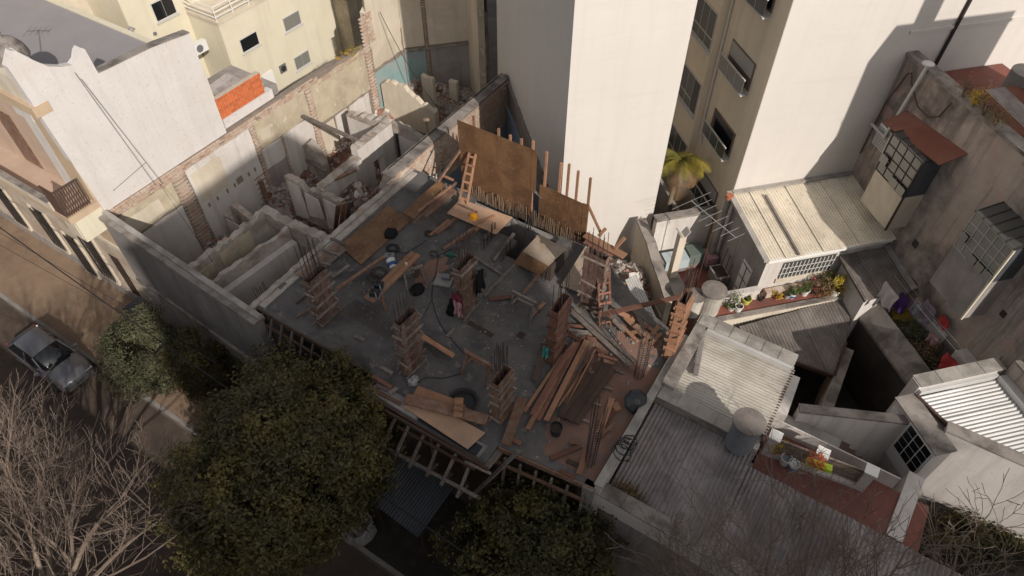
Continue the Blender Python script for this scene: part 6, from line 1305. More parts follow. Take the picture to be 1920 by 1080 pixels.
arch_wall('arch_wall', 18.45, 21.0, -20.7, .45, 5.3, [(18.45, 19.3, 2, 5.3), (19.3, 20.1, 4.0, 5.3), (20.1, 21.0, 2, 5.3)], 8, 'white wall with a small opening, the upper of the two sunlit ones')
a6 = ruin('room_wall', (-23.4, 21.0), (-20.9, 21.05), .45, [(0, 4.9), (1.2, 5.15), (2.5, 5.3)], 2, 9, 'broken_plaster', 'sunlit broken wall joining the upper white wall to the party wall', .05); build(MB().box(-23.3, -20.95, 20.73, 20.76, 2.0, 4.8), 'white_face', 'white_plaster', a6)
a7 = ruin('room_wall', (-20.6, 21.3), (-16.7, 21.4), .3, [(0, 5.3), (1.4, 5.0), (2.6, 4.8), (3.9, 4.9)], 2, 10, 'broken_plaster', 'broken wall between the upper white wall and the brick wall', .05); build(MB().box(-20.45, -16.7, 21.1, 21.135, 2.0, 4.6), 'white_face', 'white_plaster', a7)
build(MB().box(-20.4, -20.25, 21.05, 21.098, 2, 4.7), 'black_pipe_chase', 'tarp_black', a7)
a8 = ruin('room_wall', (-24.3, 24.7), (-20.8, 24.9), .3, [(0, 4.4), (.7, 4.7), (1.6, 4.6), (2.5, 4.0), (3.5, 3.6)], 2, 11, 'cream_pale', 'rounded broken white wall near the teal room', .05)
for i, (px_, py_, w_, h_) in enumerate(((808, 205, .75, 2.2), (853, 195, .5, 1.6), (815, 232, .45, 1.0))):
    q = P(px_, py_, 2.3); mb = MB(); wall_run(mb, (q.x - w_ / 2, q.y), (q.x + w_ / 2, q.y + .05), .28, [(0, 2.3 + h_), (w_, 2.3 + h_ * .95)], 2, 30 + i, .06); build(mb, 'wall_stub', 'cream_pale', label=['tall', 'middle', 'short'][i] + ' free standing stub of wall in the rubble at the back of the lot', cat='ruined wall', group='wall stubs in the rubble')
q = P(600, 322, 2.6); mb = MB(); wall_run(mb, (q.x - .5, q.y), (q.x + .4, q.y + .15), .5, [(0, 4.2), (.3, 4.5), (.6, 4.1), (.9, 3.2)], 2, 41, .12); build(mb, 'leaning_block', 'broken_plaster', label='upright chunk of white wall with red broken edges near the party wall', cat='ruined wall')
# timbers
board('long_beam', PX(568, 218, -24.2), P(668, 262, 5.45), .16, .14, 'plank_grey', label='long grey beam spanning from the party wall to the broken white walls', cat='beam')
board('brown_post', P(506, 392, 2.2), PX(488, 338, -24.1), .2, .14, 'plank_brown', label='brown post leaning on the party wall', cat='post')
board('thin_pole', P(556, 402, 2.4), P(566, 328, 5.2), .06, .05, 'plank_dark', label='thin dark pole standing in the grey rubble', cat='pole')
for i in range(3):
    b_ = P(628 + i * 10, 438 - i * 6, 3.6); t_ = P(634 + i * 11, 384 - i * 3, 6.4); board('leaning_board', b_, t_, .2, .05, ['plank_brown', 'plank_fresh', 'plank_grey'][i], label=['brown', 'orange', 'grey'][i] + ' board standing against the broken wall beside the slab', cat='plank', group='boards beside the slab')
for i, (x0, y0, x1, y1, z) in enumerate(((610, 345, 668, 318, 4.9), (575, 300, 612, 322, 3.3), (690, 290, 735, 262, 3.4), (648, 268, 672, 300, 4.6))): board('broken_beam', P(x0, y0, z), P(x1, y1, z + .3), .14, .1, 'plank_grey' if i % 2 else 'plank_brown', label=['brown beam resting on the lower white wall of the cleared lot', 'grey beam lying in the sunlit red rubble', 'brown beam in the rubble beside the brick wall', 'grey beam inside the upper white room'][i], cat='beam')
# painted ladder marks left on the party wall
for i in range(5): y0 = 15.15; build(MB().box(FX - .001, FX + .006, y0, y0 + .75, 2.75 + i * .3, 2.8 + i * .3), 'stair_scar', 'rust_sheet', pw)
# rubble heaps (nobody could count these)
def heap(cx, cy, z, rx, ry, hgt, n, m, label, seed, smin=.06, smax=.17):
    r = random.Random(seed); t = thing('rubble_heap', (cx, cy, z), label, 'rubble'); mb = MB(); K = 26; vs = []; fs_ = []
    for i in range(K + 1):
        for j in range(K + 1):
            u, v = i / K * 2 - 1, j / K * 2 - 1; d = min(1, math.hypot(u, v)); hh = hgt * (1 - d ** 1.6) * (1 + .5 * mnoise.noise((u * 2 + seed, v * 2, seed))) + .03 * mnoise.noise((u * 9, v * 9, seed)); vs.append((cx + u * rx, cy + v * ry, z - .02 + max(0, hh)))
    for i in range(K):
        for j in range(K): fs_.append((i * (K + 1) + j, (i + 1) * (K + 1) + j, (i + 1) * (K + 1) + j + 1, i * (K + 1) + j + 1))
    mb.add(vs, fs_); build(mb, 'heap', 'rubble_mortar', t)
    mats = [m, 'rubble_red' if m == 'rubble' else 'rubble', 'rubble_pale']
    for kk, (frac, mm) in enumerate(((.55, mats[0]), (.2, mats[1]), (.25, mats[2]))):
        mb = MB()
        for i in range(int(n * frac)):
            a = r.uniform(0, 6.28); d = math.sqrt(r.random()) * 1.05; u, v = d * math.cos(a), d * math.sin(a)
            hh = hgt * (1 - min(1, d) ** 1.6) * (1 + .5 * mnoise.noise((u * 2 + seed, v * 2, seed))); s_ = r.uniform(smin, smax) * (1.5 if r.random() < .12 else 1); q = Vector((cx + u * rx, cy + v * ry, z + max(0, hh) + s_ * .35))
            ax = Vector((r.gauss(0, 1), r.gauss(0, 1), r.gauss(0, .6))).normalized(); ay = ax.orthogonal().normalized(); az = ax.cross(ay); mb.obox(q, ax * s_, ay * s_ * r.uniform(.45, .8), az * s_ * r.uniform(.3, .6))
        build(mb, 'chunks', mm, t, kind='stuff')
    for i in range(int(n / 90)):
        a = r.uniform(0, 6.28); d = r.uniform(0, .9); q = Vector((cx + d * math.cos(a) * rx, cy + d * math.sin(a) * ry, z + hgt * (1 - d ** 1.6) + .1)); b = r.uniform(0, 6.28)
        board('broken_lath', q, q + Vector((math.cos(b) * .7, math.sin(b) * .7, r.uniform(-.1, .3))), .09, .04, 'plank_brown', t)
q = P(548, 388, 2.0); heap(q.x, q.y, 2.0, 1.7, 1.5, 1.1, 700, 'rubble', 'grey rubble heap at the foot of the party wall', 1)
q = P(588, 328, 2.0); heap(q.x + .1, q.y, 2.0, 1.0, 1.2, .5, 420, 'rubble_red', 'sunlit red brick rubble heap by the party wall', 2)
q = P(690, 312, 2.0); heap(q.x, q.y, 2.0, 1.5, 1.9, .9, 600, 'rubble_red', 'brown brick rubble between the white walls and the brick wall', 3)
q = P(640, 290, 2.0); heap(q.x, q.y, 2.0, 1.2, 1.6, .5, 380, 'rubble_red', 'red rubble inside the broken white rooms', 4)
q = P(790, 190, 2.0); heap(q.x, q.y, 2.0, 3.0, 2.2, .9, 1100, 'rubble', 'wide grey rubble field in the shaded back room', 5, .06, .2)
q = P(870, 200, 2.0); heap(q.x - .3, q.y - .3, 2.0, 2.2, 2.4, .6, 600, 'rubble', 'grey rubble against the brick wall at the back', 6, .06, .18)
q = P(710, 220, 2.0); heap(q.x, q.y, 2.0, 1.3, 1.5, .8, 420, 'rubble_red', 'dark brown rubble below the rounded broken wall', 7)
q = P(660, 400, 2.0); heap(q.x, q.y, 2.0, 1.5, 1.6, 2.2, 520, 'rubble', 'steep rubble heap beside the left edge of the slab', 8)
q = P(410, 468, 2.0); heap(q.x, q.y, 2.0, 1.0, .8, .5, 160, 'rubble', 'small rubble heap at the foot of the rounded stub wall', 9)
q = P(715, 350, 4.8); heap(-16.9, 15.2, 2.0, 1.3, 1.0, 4.2, 420, 'rubble', 'tall rubble slope at the broken end of the brick wall', 10)
heap(-22.6, 10.5, 2.0, 1.3, 1.2, .6, 260, 'rubble', 'low rubble between the party wall and the first partition', 12)
heap(-19.8, 10.4, 2.0, .5, 1.6, .7, 200, 'rubble', 'rubble filling the gap between the two partitions', 13)
heap(-18.2, 14.2, 2.0, 1.6, 1.2, 1.1, 420, 'rubble', 'rubble between the cross wall and the loose plaster wall', 14)
q = P(1185, 490, 4.0); heap(-6.4, 18.6, 4.0, 1.2, 1.2, .9, 350, 'rubble', 'shaded rubble in the corner of the pit below the white tower', 11)
# ================================================================== TREES, PLANTS, CAR, CABLES, LAUNDRY
import numpy as np
def leaf_mesh(name, C, Nn, L, W, m, parent, seed=0, kind=None):
    rng = np.random.default_rng(seed); n = len(C); Nn = Nn / np.linalg.norm(Nn, axis=1, keepdims=True)
    t = rng.normal(size=(n, 3)); t -= (t * Nn).sum(1, keepdims=True) * Nn; t /= np.linalg.norm(t, axis=1, keepdims=True) + 1e-9; b = np.cross(Nn, t)
    s = rng.uniform(.65, 1.3, (n, 1)); V = np.stack([C - t * L * s, C + b * W * s + Nn * W * .3, C + t * L * s, C - b * W * s + Nn * W * .3], 1).reshape(-1, 3)
    base = np.array(wloc(parent)); V = V - base
    me = bpy.data.meshes.new(name); me.vertices.add(n * 4); me.vertices.foreach_set('co', V.ravel().astype(np.float32)); me.loops.add(n * 4); me.loops.foreach_set('vertex_index', np.arange(n * 4, dtype=np.int32))
    me.polygons.add(n); me.polygons.foreach_set('loop_start', np.arange(0, n * 4, 4, dtype=np.int32)); me.polygons.foreach_set('loop_total', np.full(n, 4, dtype=np.int32)); me.update(); me.validate()
    me.materials.append(MATS[m]); o = bpy.data.objects.new(name, me); COL.objects.link(o); o.parent = parent
    if kind: o['kind'] = kind
    return o
def crown_points(c, R, nclump, per, rc, seed, lumpy=.3, low=-.55, nsub=0):
    rng = np.random.default_rng(seed); c = np.array(c); R = np.array(R); pts = []; nrm = []
    subs = []
    while len(subs) < nsub:      # boughs: smaller leaf masses standing out of the crown
        d = rng.normal(size=3); d /= np.linalg.norm(d)
        if d[2] < low: continue
        f = rng.uniform(.55, .92) * (1 + lumpy * mnoise.noise(Vector(d * 2.0) + Vector((seed, 0, 0)))); subs.append((c + d * R * f, d, rng.uniform(.16, .30) * R.mean()))
    k = 0
    while k < nclump:
        d = rng.normal(size=3); d /= np.linalg.norm(d)
        if nsub:
            sc, sd, sr = subs[rng.integers(nsub)]
            if d @ sd < -.35 and d[2] < .2: continue
            cc = sc + d * sr * rng.uniform(.75, 1.1); nd = d * .7 + sd * .4
        else:
            if d[2] < low: continue
            f = 1 + lumpy * mnoise.noise(Vector(d * 2.2) + Vector((seed, 0, 0))) + lumpy * .6 * mnoise.noise(Vector(d * 5) + Vector((0, seed, 0)))
            f *= rng.uniform(.62, 1.0) ** .45; cc = c + d * R * f; nd = d
        q = rng.normal(size=(per, 3)) * rc * rng.uniform(.6, 1.2) * np.array([1, 1, .7]); pts.append(cc + q); nrm.append(nd + rng.normal(size=(per, 3)) * .6 + np.array([0, 0, .5])); k += 1
    return np.concatenate(pts), np.concatenate(nrm)
def limbs(parent, base, c, R, seed, m='bark_dark', r0=.2):
    rng = random.Random(seed); base = Vector(base); c = Vector(c); fork = base.lerp(c, .5)
    build(MB().tube([base, base.lerp(fork, .5) + Vector((.06, -.04, 0)), fork], [r0, r0 * .85, r0 * .7], 9), 'trunk', m, parent)
    for i in range(9):
        a = i * 2.4; e = c + Vector((math.cos(a) * R[0] * .75, math.sin(a) * R[1] * .75, R[2] * rng.uniform(-.2, .7))); build(MB().tube([fork, fork.lerp(e, .5) + Vector((0, 0, .3)), e], [r0 * .5, r0 * .3, .03], 6), 'limb', m, parent)
def leafy_tree(name, base, c, R, ncl, per, rc, L, W, m, label, seed, lumpy=.3, low=-.55, nsub=90):
    t = thing(name, base, label, 'tree'); limbs(t, base, c, R, seed)
    C, Nn = crown_points(c, R, ncl, per, rc, seed, lumpy, low, nsub); leaf_mesh('crown', C, Nn, L, W, m, t, seed); return t
T1c = P(528, 845, 6.0)
leafy_tree('evergreen_tree', (T1c.x + .4, 5.3, .1), (T1c.x + .25, T1c.y - .1, 5.6), (2.8, 3.7, 3.5), 4600, 34, .15, .07, .034, 'leaf_dark', 'large dense evergreen street tree in the lower left middle', 3, .3, -.7, 200)
T2c = P(1000, 1045, 4.6)
leafy_tree('evergreen_tree', (T2c.x + .2, 5.4, .1), (T2c.x, T2c.y, 4.0), (2.6, 2.5, 2.6), 2300, 34, .15, .07, .034, 'leaf_dark', 'dense evergreen street tree at the bottom centre', 8, .22, -.7, 120)
leafy_tree('olive_tree', (-21.6, 5.7, .1), (-21.6, 5.75, 2.6), (1.7, 1.6, 2.15), 900, 34, .13, .075, .02, 'leaf_olive', 'small grey-green street tree beside the parked car', 12, .4, -.8, 45)
leafy_tree('dark_conifer', (-19.3, 6.9, .1), (-19.3, 6.9, 2.3), (1.35, 1.2, 2.1), 560, 34, .13, .07, .018, 'leaf_dark', 'dark conifer against the white street wall, right of the small grey-green tree', 17, .4, -.8, 30)
# bare trees
def bare_tree(name, base, fork, label, seed, levels=6, r0=.16, L0=2.0, up=.35, spread=.55, shrink=.74, toward=(0, 0, 0), bark='bark_pale', nmain=5, dens=1.0, twig='bark_twig', rmin=.0055):
    rng = random.Random(seed); t = thing(name, base, label, 'tree'); trunk = MB(); crown = MB(); base, fork = Vector(base), Vector(fork); tw_ = Vector(toward)
    trunk.tube([base, base.lerp(fork, .4) + Vector((.1, .05, 0)), base.lerp(fork, .75), fork], [r0 * 1.3, r0 * 1.1, r0, r0 * .95], 10)
    def grow(p, d, L, r, lev):
        n = 4; pts = [p]; dd = d.copy()
        for i in range(n):
            dd = (dd + Vector((rng.gauss(0, .10), rng.gauss(0, .10), rng.gauss(0, .07) + .045 * up)) + tw_ * .05).normalized(); pts.append(pts[-1] + dd * (L / n))
        r1 = max(.7 * r, rmin * .8); r = max(r, rmin); rad = [r + (r1 - r) * i / n for i in range(n + 1)]
        (trunk if lev <= 1 else crown).tube(pts, rad, 7 if lev <= 1 else (5 if lev < 4 else 3))
        if lev >= levels: return
        k = 2 if rng.random() < .45 else 3
        if lev >= 3: k = max(2, int(k * dens + rng.random()))
        for j in range(k):
            s_ = 1.0 if j == 0 else rng.uniform(.45, .95); i = min(n, max(1, int(s_ * n))); q = pts[i]
            ax = dd.orthogonal().normalized(); ax.rotate(Matrix.Rotation(rng.uniform(0, 6.28), 3, dd)); ang = rng.gauss(.18, .1) if j == 0 else rng.uniform(.35, .85) * spread * 1.5
            nd = dd.copy(); nd.rotate(Matrix.Rotation(ang, 3, ax)); nd = (nd + Vector((0, 0, up * .22))).normalized()
            grow(q, nd, L * shrink * rng.uniform(.8, 1.12), (rad[i] * (.85 if j == 0 else .55)), lev + 1)
    for j in range(nmain):
        a = 2 * math.pi * j / nmain + rng.uniform(-.3, .3); d = (Vector((math.cos(a) * spread, math.sin(a) * spread, 1)) + tw_).normalized(); grow(fork, d, L0 * rng.uniform(.85, 1.15), r0 * rng.uniform(.5, .75), 1)
    build(trunk, 'trunk', bark, t, smooth=True); build(crown, 'crown', twig, t); return t
bare_tree('bare_tree', (-14.6, -3.6, .1), P(95, 1160, 4.2), 'large bare winter tree with pale branches at the lower left', 5, 7, .17, 2.5, .35, .66, .76, (.0, .28, 0), nmain=10, dens=1.15)
bare_tree('bare_tree', (3.4, 6.2, .1), (3.5, 6.8, 6.2), 'bare dark twiggy tree at the bottom right in front of the corrugated roof', 11, 7, .13, 2.0, .25, .9, .78, (.0, .38, 0), rmin=.008, bark='bark_pale', nmain=7, twig='bark_twig')
bare_tree('bare_tree', (6.6, 7.0, .1), (6.6, 7.8, 6.0), 'bare dark twiggy tree at the bottom right corner', 15, 7, .12, 1.9, .25, .9, .78, (-.1, .38, 0), rmin=.008, bark='bark_pale', nmain=6, twig='bark_twig')
bare_tree('bare_tree', (-26.5, 4.95, .1), (-26.3, 5.0, 2.8), 'slim bare street tree outside the left edge behind the car', 27, 5, .1, 1.3, .6, .5, .75, (-.35, -.2, 0), nmain=4) if False else None
# palm in the light well
pq = AB(-1.35, -2.15, 7.6); pm = thing('palm', AB(-1.35, -2.35, 3.2), 'yellow green palm growing in the light well between the towers', 'palm')
build(MB().tube([AB(-1.35, -2.35, 3.2), AB(-1.4, -2.3, 5), pq - Vector((0, 0, .1))], [.13, .11, .1], 10), 'trunk', 'bark_pale', pm)
rng = random.Random(4)
for i in range(26):
    a = i * 2.399 + rng.uniform(-.5, .5); el = rng.uniform(-.35, 1.2); d = Vector((math.cos(a) * math.cos(el), math.sin(a) * math.cos(el), math.sin(el))); Lf = rng.uniform(.9, 1.8); pts = []; p = pq.copy(); dd = d.copy()
    for k in range(9): pts.append(p.copy()); p = p + dd * (Lf / 8); dd = (dd + Vector((0, 0, -.26))).normalized()
    mb = MB(); mb.tube(pts, [.022 - .002 * k for k in range(9)], 4)
    for k in range(1, 40):
        f = k / 40 * 8; j = min(7, int(f)); q = pts[j].lerp(pts[j + 1], f - j); tg = (pts[j + 1] - pts[j]).normalized(); sd_ = tg.cross(Vector((0, 0, 1))).normalized()
        for s_ in (-1, 1):
            l = .5 * math.sin(math.pi * min(1, .12 + f / 8 * .9)) + .08; e = q + (sd_ * s_ + tg * .55).normalized() * l + Vector((0, 0, -.3 * l)); wv = tg * .018; mb.add([q - wv, q + wv, e], [(0, 1, 2)])
    build(mb, 'frond', 'leaf_palm' if el > .1 else 'leaf_dry', pm)
# ------------------------------------------------------------------ car
car = thing('parked_car', (-26.85, 4.05, 0), 'grey hatchback parked at the kerb at the left edge', 'car')
def loft(sections, name, m, parent, close=True):
    k = len(sections[0]); vs = [v for s_ in sections for v in s_]; fs_ = []
    for i in range(len(sections) - 1):
        for j in range(k - 1): fs_.append((i * k + j, i * k + j + 1, (i + 1) * k + j + 1, (i + 1) * k + j))
    if close: fs_ += [tuple(range(k))[::-1], tuple(range((len(sections) - 1) * k, len(sections) * k))]
    mb = MB().add(vs, fs_); o = build(mb, name, m, parent, smooth=True); return o
CX, CY = -26.85, 4.05
def sec(x, hw, zb, zt, rnd=.12): return [(CX + x, CY - hw * .96, zb), (CX + x, CY - hw, zb + .15), (CX + x, CY - hw, zt - rnd), (CX + x, CY - hw + rnd, zt), (CX + x, CY, zt + .03), (CX + x, CY + hw - rnd, zt), (CX + x, CY + hw, zt - rnd), (CX + x, CY + hw, zb + .15), (CX + x, CY + hw * .96, zb)]
loft([sec(-2.12, .62, .35, .7), sec(-2.05, .74, .25, .86), sec(-1.6, .81, .2, .93), sec(-.6, .83, .2, .93), sec(.5, .83, .2, .93), sec(.95, .82, .2, .92), sec(1.6, .79, .2, .85), sec(2.0, .72, .25, .76), sec(2.12, .6, .35, .62)], 'body', 'car_body', car)
def csec(x, hw, zt, hb): return [(CX + x, CY - hb, .9), (CX + x, CY - hw, zt - .08), (CX + x, CY - hw + .1, zt), (CX + x, CY, zt + .03), (CX + x, CY + hw - .1, zt), (CX + x, CY + hw, zt - .08), (CX + x, CY + hb, .9)]
loft([csec(-1.75, .6, 1.0, .75), csec(-1.3, .6, 1.33, .76), csec(-.9, .61, 1.41, .77), csec(0, .62, 1.43, .77), csec(.25, .6, 1.39, .77), csec(1.0, .55, .95, .74)], 'cabin', 'car_glass', car)
loft([[(CX + x, CY + yv, z + .014) for yv, z in ((-.56, 1.4 - dz), (-.4, 1.43 - dz), (0, 1.45 - dz), (.4, 1.43 - dz), (.56, 1.4 - dz))] for x, dz in ((-1.28, .075), (-.9, -.0), (0, -.02), (.22, .02))], 'roof_panel', 'car_body', car, False)
for s_ in (-1, 1):
    for (x0, z0, y0), (x1, z1, y1) in (((.24, 1.4, .585), (.98, .95, .73)), ((-1.3, 1.34, .6), (-1.75, 1.0, .73)), ((-.35, 1.4, .62), (-.4, .93, .78))): build(MB().bar((CX + x0, CY + s_ * y0, z0), (CX + x1, CY + s_ * y1, z1), .06, .05), 'pillar', 'car_body', car)
    for x in (-1.35, 1.3):
        wh = build(MB().cyl((CX + x, CY + s_ * .66, .3), (CX + x, CY + s_ * .84, .3), .3, .3, 20), 'wheel', 'tyre', car); build(MB().cyl((CX + x, CY + s_ * .84, .3), (CX + x, CY + s_ * .85, .3), .19, .17, 16), 'rim', 'chrome', wh)
    build(MB().obox((CX + 2.02, CY + s_ * .52, .66), (.07, 0, 0), (0, .15, 0), (.02, 0, .07)), 'headlight', 'chrome', car); build(MB().obox((CX - 2.06, CY + s_ * .6, .75), (.04, 0, 0), (0, .09, 0), (0, 0, .09)), 'tail_light', 'cloth_red', car); build(MB().obox((CX + .72, CY + s_ * .92, .98), (.06, 0, 0), (0, .09, 0), (0, 0, .06)), 'mirror', 'car_body', car)
build(MB().tube([(CX + .95, CY - .3, .965), (CX + .6, CY + .25, 1.22)], .012, 4), 'wiper', 'plastic_black', car)
# ------------------------------------------------------------------ overhead cables
def wire(p0, p1, sag, label, th=.014, m='cable', n=14):
    p0, p1 = Vector(p0), Vector(p1); return build(MB().tube([p0.lerp(p1, i / n) - Vector((0, 0, sag * 4 * (i / n) * (1 - i / n))) for i in range(n + 1)], th, 5), 'overhead_cable', m, label=label, cat='cable')
a_ = P(-120, 340, 5.6); b_ = P(215, 575, 5.6); c_ = b_ + (b_ - a_) * 1.4
wire(a_, c_, .3, 'thick black overhead cable sagging along the street at the left', .025)
for i, (x0, y0, x1, y1) in enumerate(((-60, 400, 400, 668), (-60, 425, 405, 680))): wire(P(x0, y0, 6.2), P(x1, y1, 6.2), .12, ['upper', 'lower'][i] + ' thin overhead wire along the street at the left', .009)
wire(PX(140, 136, -24.4), PX(292, 348, -24.3), .02, 'left of two thin wires running down the white party wall', .008); wire(PX(152, 148, -24.4), PX(305, 345, -24.3), .05, 'right of two thin wires running down the white party wall', .008)
wire(PX(212, 358, -24.4), PX(274, 304, -24.4), .0, 'thin wire crossing the lower part of the white party wall', .008); wire(PX(300, 345, -24.3), P(405, 500, 6.2), .05, 'thin wire from the white party wall to the street wall', .008)
wire(PX(712, 22, -24.2), P(825, 207, 3.0), .5, 'dark cable hanging down in the shaded back room', .018); wire(P(1915, 380, 10), P(1735, 535, 7.2), .1, 'thin cable along the stained wall on the right', .012); wire(P(1920, 600, 8), P(1860, 700, 6.9), .05, 'thin cable over the right zinc roof', .01)
# ------------------------------------------------------------------ antenna on the terrace
t = thing('tv_antenna', P(1310, 560, 5.0), 'large white television antenna with long boom over the red terrace', 'antenna')
p0, p1 = P(1297, 377, 7.9), P(1380, 446, 7.9); d = (p1 - p0).normalized(); e = Vector((-d.y, d.x, 0)); mid = p0.lerp(p1, .55)
build(MB().cyl(p0, p1, .014, .014, 6), 'boom', 'wire_pale', t); build(MB().tube([Vector((mid.x, mid.y, TZ)), mid], .02, 6), 'mast', 'iron_brown', t)
for i in range(8): q = p0.lerp(p1, i / 7); l = 1.5 - .09 * i + (.5 if i == 0 else 0); build(MB().cyl(q - e * l / 2 + Vector((0, 0, .05)), q + e * l / 2, .006, .006, 5), 'element', 'wire_pale', t)
t.location = Vector((mid.x, mid.y, TZ)) if False else t.location
# ------------------------------------------------------------------ potted plants on the flower terrace
def pot(q, r_, h_, m, label, leaf=None, pr_=.25, ph=.35, n=260, band=None, seed=0, L=.05, W=.018, group=None):
    t = thing('potted_plant', q, label, 'potted plant', group)
    pt_ = build(MB().lathe(q, [(r_ * .72, 0), (r_ * .74, .01), (r_, h_), (r_ * 1.1, h_), (r_ * 1.1, h_ + .03), (r_ * .92, h_ + .03), (r_ * .9, h_ - .04), (.01, h_ - .04)], 16), 'pot', m, t)
    if band: build(MB().lathe(q, [(r_ * .8, h_ * .2), (r_ * .86 + .008, h_ * .22), (r_ * .95 + .008, h_ * .6), (r_ * .92, h_ * .62)], 16), 'pot_band', band, pt_)
    build(MB().cyl(q + Vector((0, 0, h_ - .035)), q + Vector((0, 0, h_ - .02)), r_ * .9, r_ * .9, 12), 'soil', 'soil', pt_)
    if leaf:
        C, Nn = crown_points(q + Vector((0, 0, h_ + ph * .5)), (pr_, pr_, ph * .6), max(6, n // 14), 14, pr_ * .3, seed, .5, -.9); leaf_mesh('foliage', C, Nn, L, W, leaf, t, seed)
        mb = MB(); rr = random.Random(seed)
        for k in range(7): a = rr.uniform(0, 6.28); mb.tube([q + Vector((0, 0, h_ - .03)), q + Vector((math.cos(a) * pr_ * .6, math.sin(a) * pr_ * .6, h_ + ph * .8))], .008, 4)
        build(mb, 'stems', 'bark_twig', t, kind='stuff')
    return t
z5 = 5.022
pot(P(1398, 568, z5), .17, .24, 'plastic_yellow', 'yellow pot on the flower terrace', 'leaf_pot', .12, .12, 60, None, 1); pot(P(1383, 583, z5), .15, .28, 'plastic_white', 'white pot at the left end of the flower terrace'); pot(P(1370, 580, z5), .16, .2, 'plastic_white', 'pot with a spiky green bush at the left end of the flower terrace', 'leaf_pot', .26, .5, 320, None, 2, .08, .012)
pot(P(1484, 557, z5), .15, .26, 'plastic_white', 'white and blue pot with bushy green plant', 'leaf_pot', .2, .3, 300, 'plastic_blue', 3, .06, .014); pot(P(1507, 552, z5), .16, .28, 'plastic_white', 'white pot with a grass-like plant right of the blue one', 'leaf_pot', .18, .25, 260, None, 4, .07, .012)
pot(P(1474, 558, z5), .13, .18, 'concrete_pale', 'grey stone pot left of the blue and white one', 'leaf_olive', .12, .14, 80, None, 5); pot(P(1563, 553, z5), .17, .28, 'plastic_white', 'white pot with a yellow leaved shrub at the right end of the terrace', 'petal_yellow', .28, .75, 420, None, 6, .05, .022)
pot(P(1455, 560, z5), .12, .16, 'terracotta', 'small clay pot with a yellow-green plant on the flower terrace', 'petal_yellow', .16, .2, 120, None, 7, .05, .02); pot(P(1425, 562, z5), .13, .18, 'plastic_black', 'black pot with a dry plant on the flower terrace', 'leaf_dry', .14, .16, 90, None, 8)
pot(P(1535, 553, z5), .15, .2, 'terracotta', 'clay pot with tall dry reddish shrub near the right end', 'leaf_dry', .38, .7, 420, None, 9, .05, .02); pot(P(1520, 548, z5), .14, .2, 'plastic_black', 'dark pot with pink-red flowers', 'petal_pink', .2, .55, 70, None, 10, .04, .03); pot(P(1548, 545, z5), .14, .2, 'plastic_black', 'dark pot with tall green leafy shrub', 'leaf_pot', .3, .95, 260, None, 13, .06, .03)
bucket(P(1470, 868, TR), .17, .33, 'plastic_white', 'white bucket with grey cloth on the red roof terrace', None, 'cloth_grey', group=None, name='bucket'); bucket(P(1484, 878, TR), .16, .32, 'plastic_white', 'white and blue bucket on the red roof terrace', 'plastic_blue', 'plastic_white')
# flowers on the balustrade
fp = thing('flower_box', P(1527, 872, TR + 1.06), 'lime green flower box with orange flowers on the balustrade', 'flower box'); q = wloc(fp); build(MB().obox(q + Vector((.1, 0, .09)), (.34, .06, 0), (-.02, .1, 0), (0, 0, .08)), 'box', 'lime', fp)
C, Nn = crown_points(q + Vector((-.02, 0, .28)), (.3, .22, .2), 30, 14, .06, 5, .5, -.9); leaf_mesh('flowers', C, Nn, .03, .02, 'petal', fp, 5, 'stuff')
pot(P(1448, 850, TR), .14, .22, 'terracotta', 'pot with a yellow-orange plant at the corner of the balustrade', 'petal_yellow', .22, .6, 160, None, 21, .07, .012)
# bushes: dark court at the corner, laundry garden, weeds on top of the stained wall
def bush(name, c, R, n, per, m, label, seed, L=.06, W=.025, cat='bush', lump_=.5, low=-.3, stems=None):
    t = thing(name, (c[0], c[1], c[2] - R[2] * .5), label, cat); C, Nn = crown_points(c, R, n, per, min(R) * .22, seed, lump_, low); leaf_mesh('foliage', C, Nn, L, W, m, t, seed)
    mb = MB(); rr = random.Random(seed)
    for k in range(9): a = rr.uniform(0, 6.28); f = rr.uniform(.3, .8); mb.tube([Vector(c) - Vector((0, 0, R[2])), Vector(c) + Vector((math.cos(a) * R[0] * f, math.sin(a) * R[1] * f, R[2] * f))], .015, 4)
    build(mb, 'stems', stems or 'bark_twig', t, kind='stuff'); return t
iv = thing('ivy', AB(4.5, 13.8, 3.6), 'dark ivy covering the shaded court at the right corner', 'ivy'); CC = []; NN = []
for i, (a_, b_) in enumerate(((3.2, 13.6), (4.6, 14.0), (6.2, 14.3), (2.4, 13.4), (5.6, 15.2), (7.6, 14.6))):
    C, Nn = crown_points(AB(a_, b_, 3.75), (.9, .8, .35), 40, 30, .15, 40 + i, .5, -.3); CC.append(C); NN.append(Nn)
leaf_mesh('leaves', np.concatenate(CC), np.concatenate(NN), .06, .035, 'leaf_dark', iv, 3, 'stuff')
for i, (px_, py_, r_, m, lb) in enumerate(((1705, 625, .55, 'leaf_olive', 'olive green shrub behind the grey yard wall, upper one'), (1730, 665, .6, 'leaf_dry', 'brownish shrub behind the grey yard wall, middle one'), (1755, 700, .55, 'leaf_olive', 'olive shrub behind the grey yard wall, next to the red cloth'), (1690, 600, .3, 'petal_yellow', 'small yellowish plant at the top of the laundry garden'))): q = P(px_, py_, 5.1); bush('garden_shrub', q, (r_, r_, r_ * .9), 60, 24, m, lb, 60 + i, .05, .02)
for i, (b_, m) in enumerate(((2.9, 'leaf_dry'), (3.4, 'petal_yellow'), (3.9, 'leaf_dry'), (4.4, 'leaf_dry'))): bush('wall_weed', AB(5.25, b_, 13.15), (.3, .3, .35), 34, 14, m, 'clump of dry weeds on top of the stained wall, %s from the left' % ['first', 'second', 'third', 'fourth'][i], 70 + i, .05, .008, 'weed', .7)
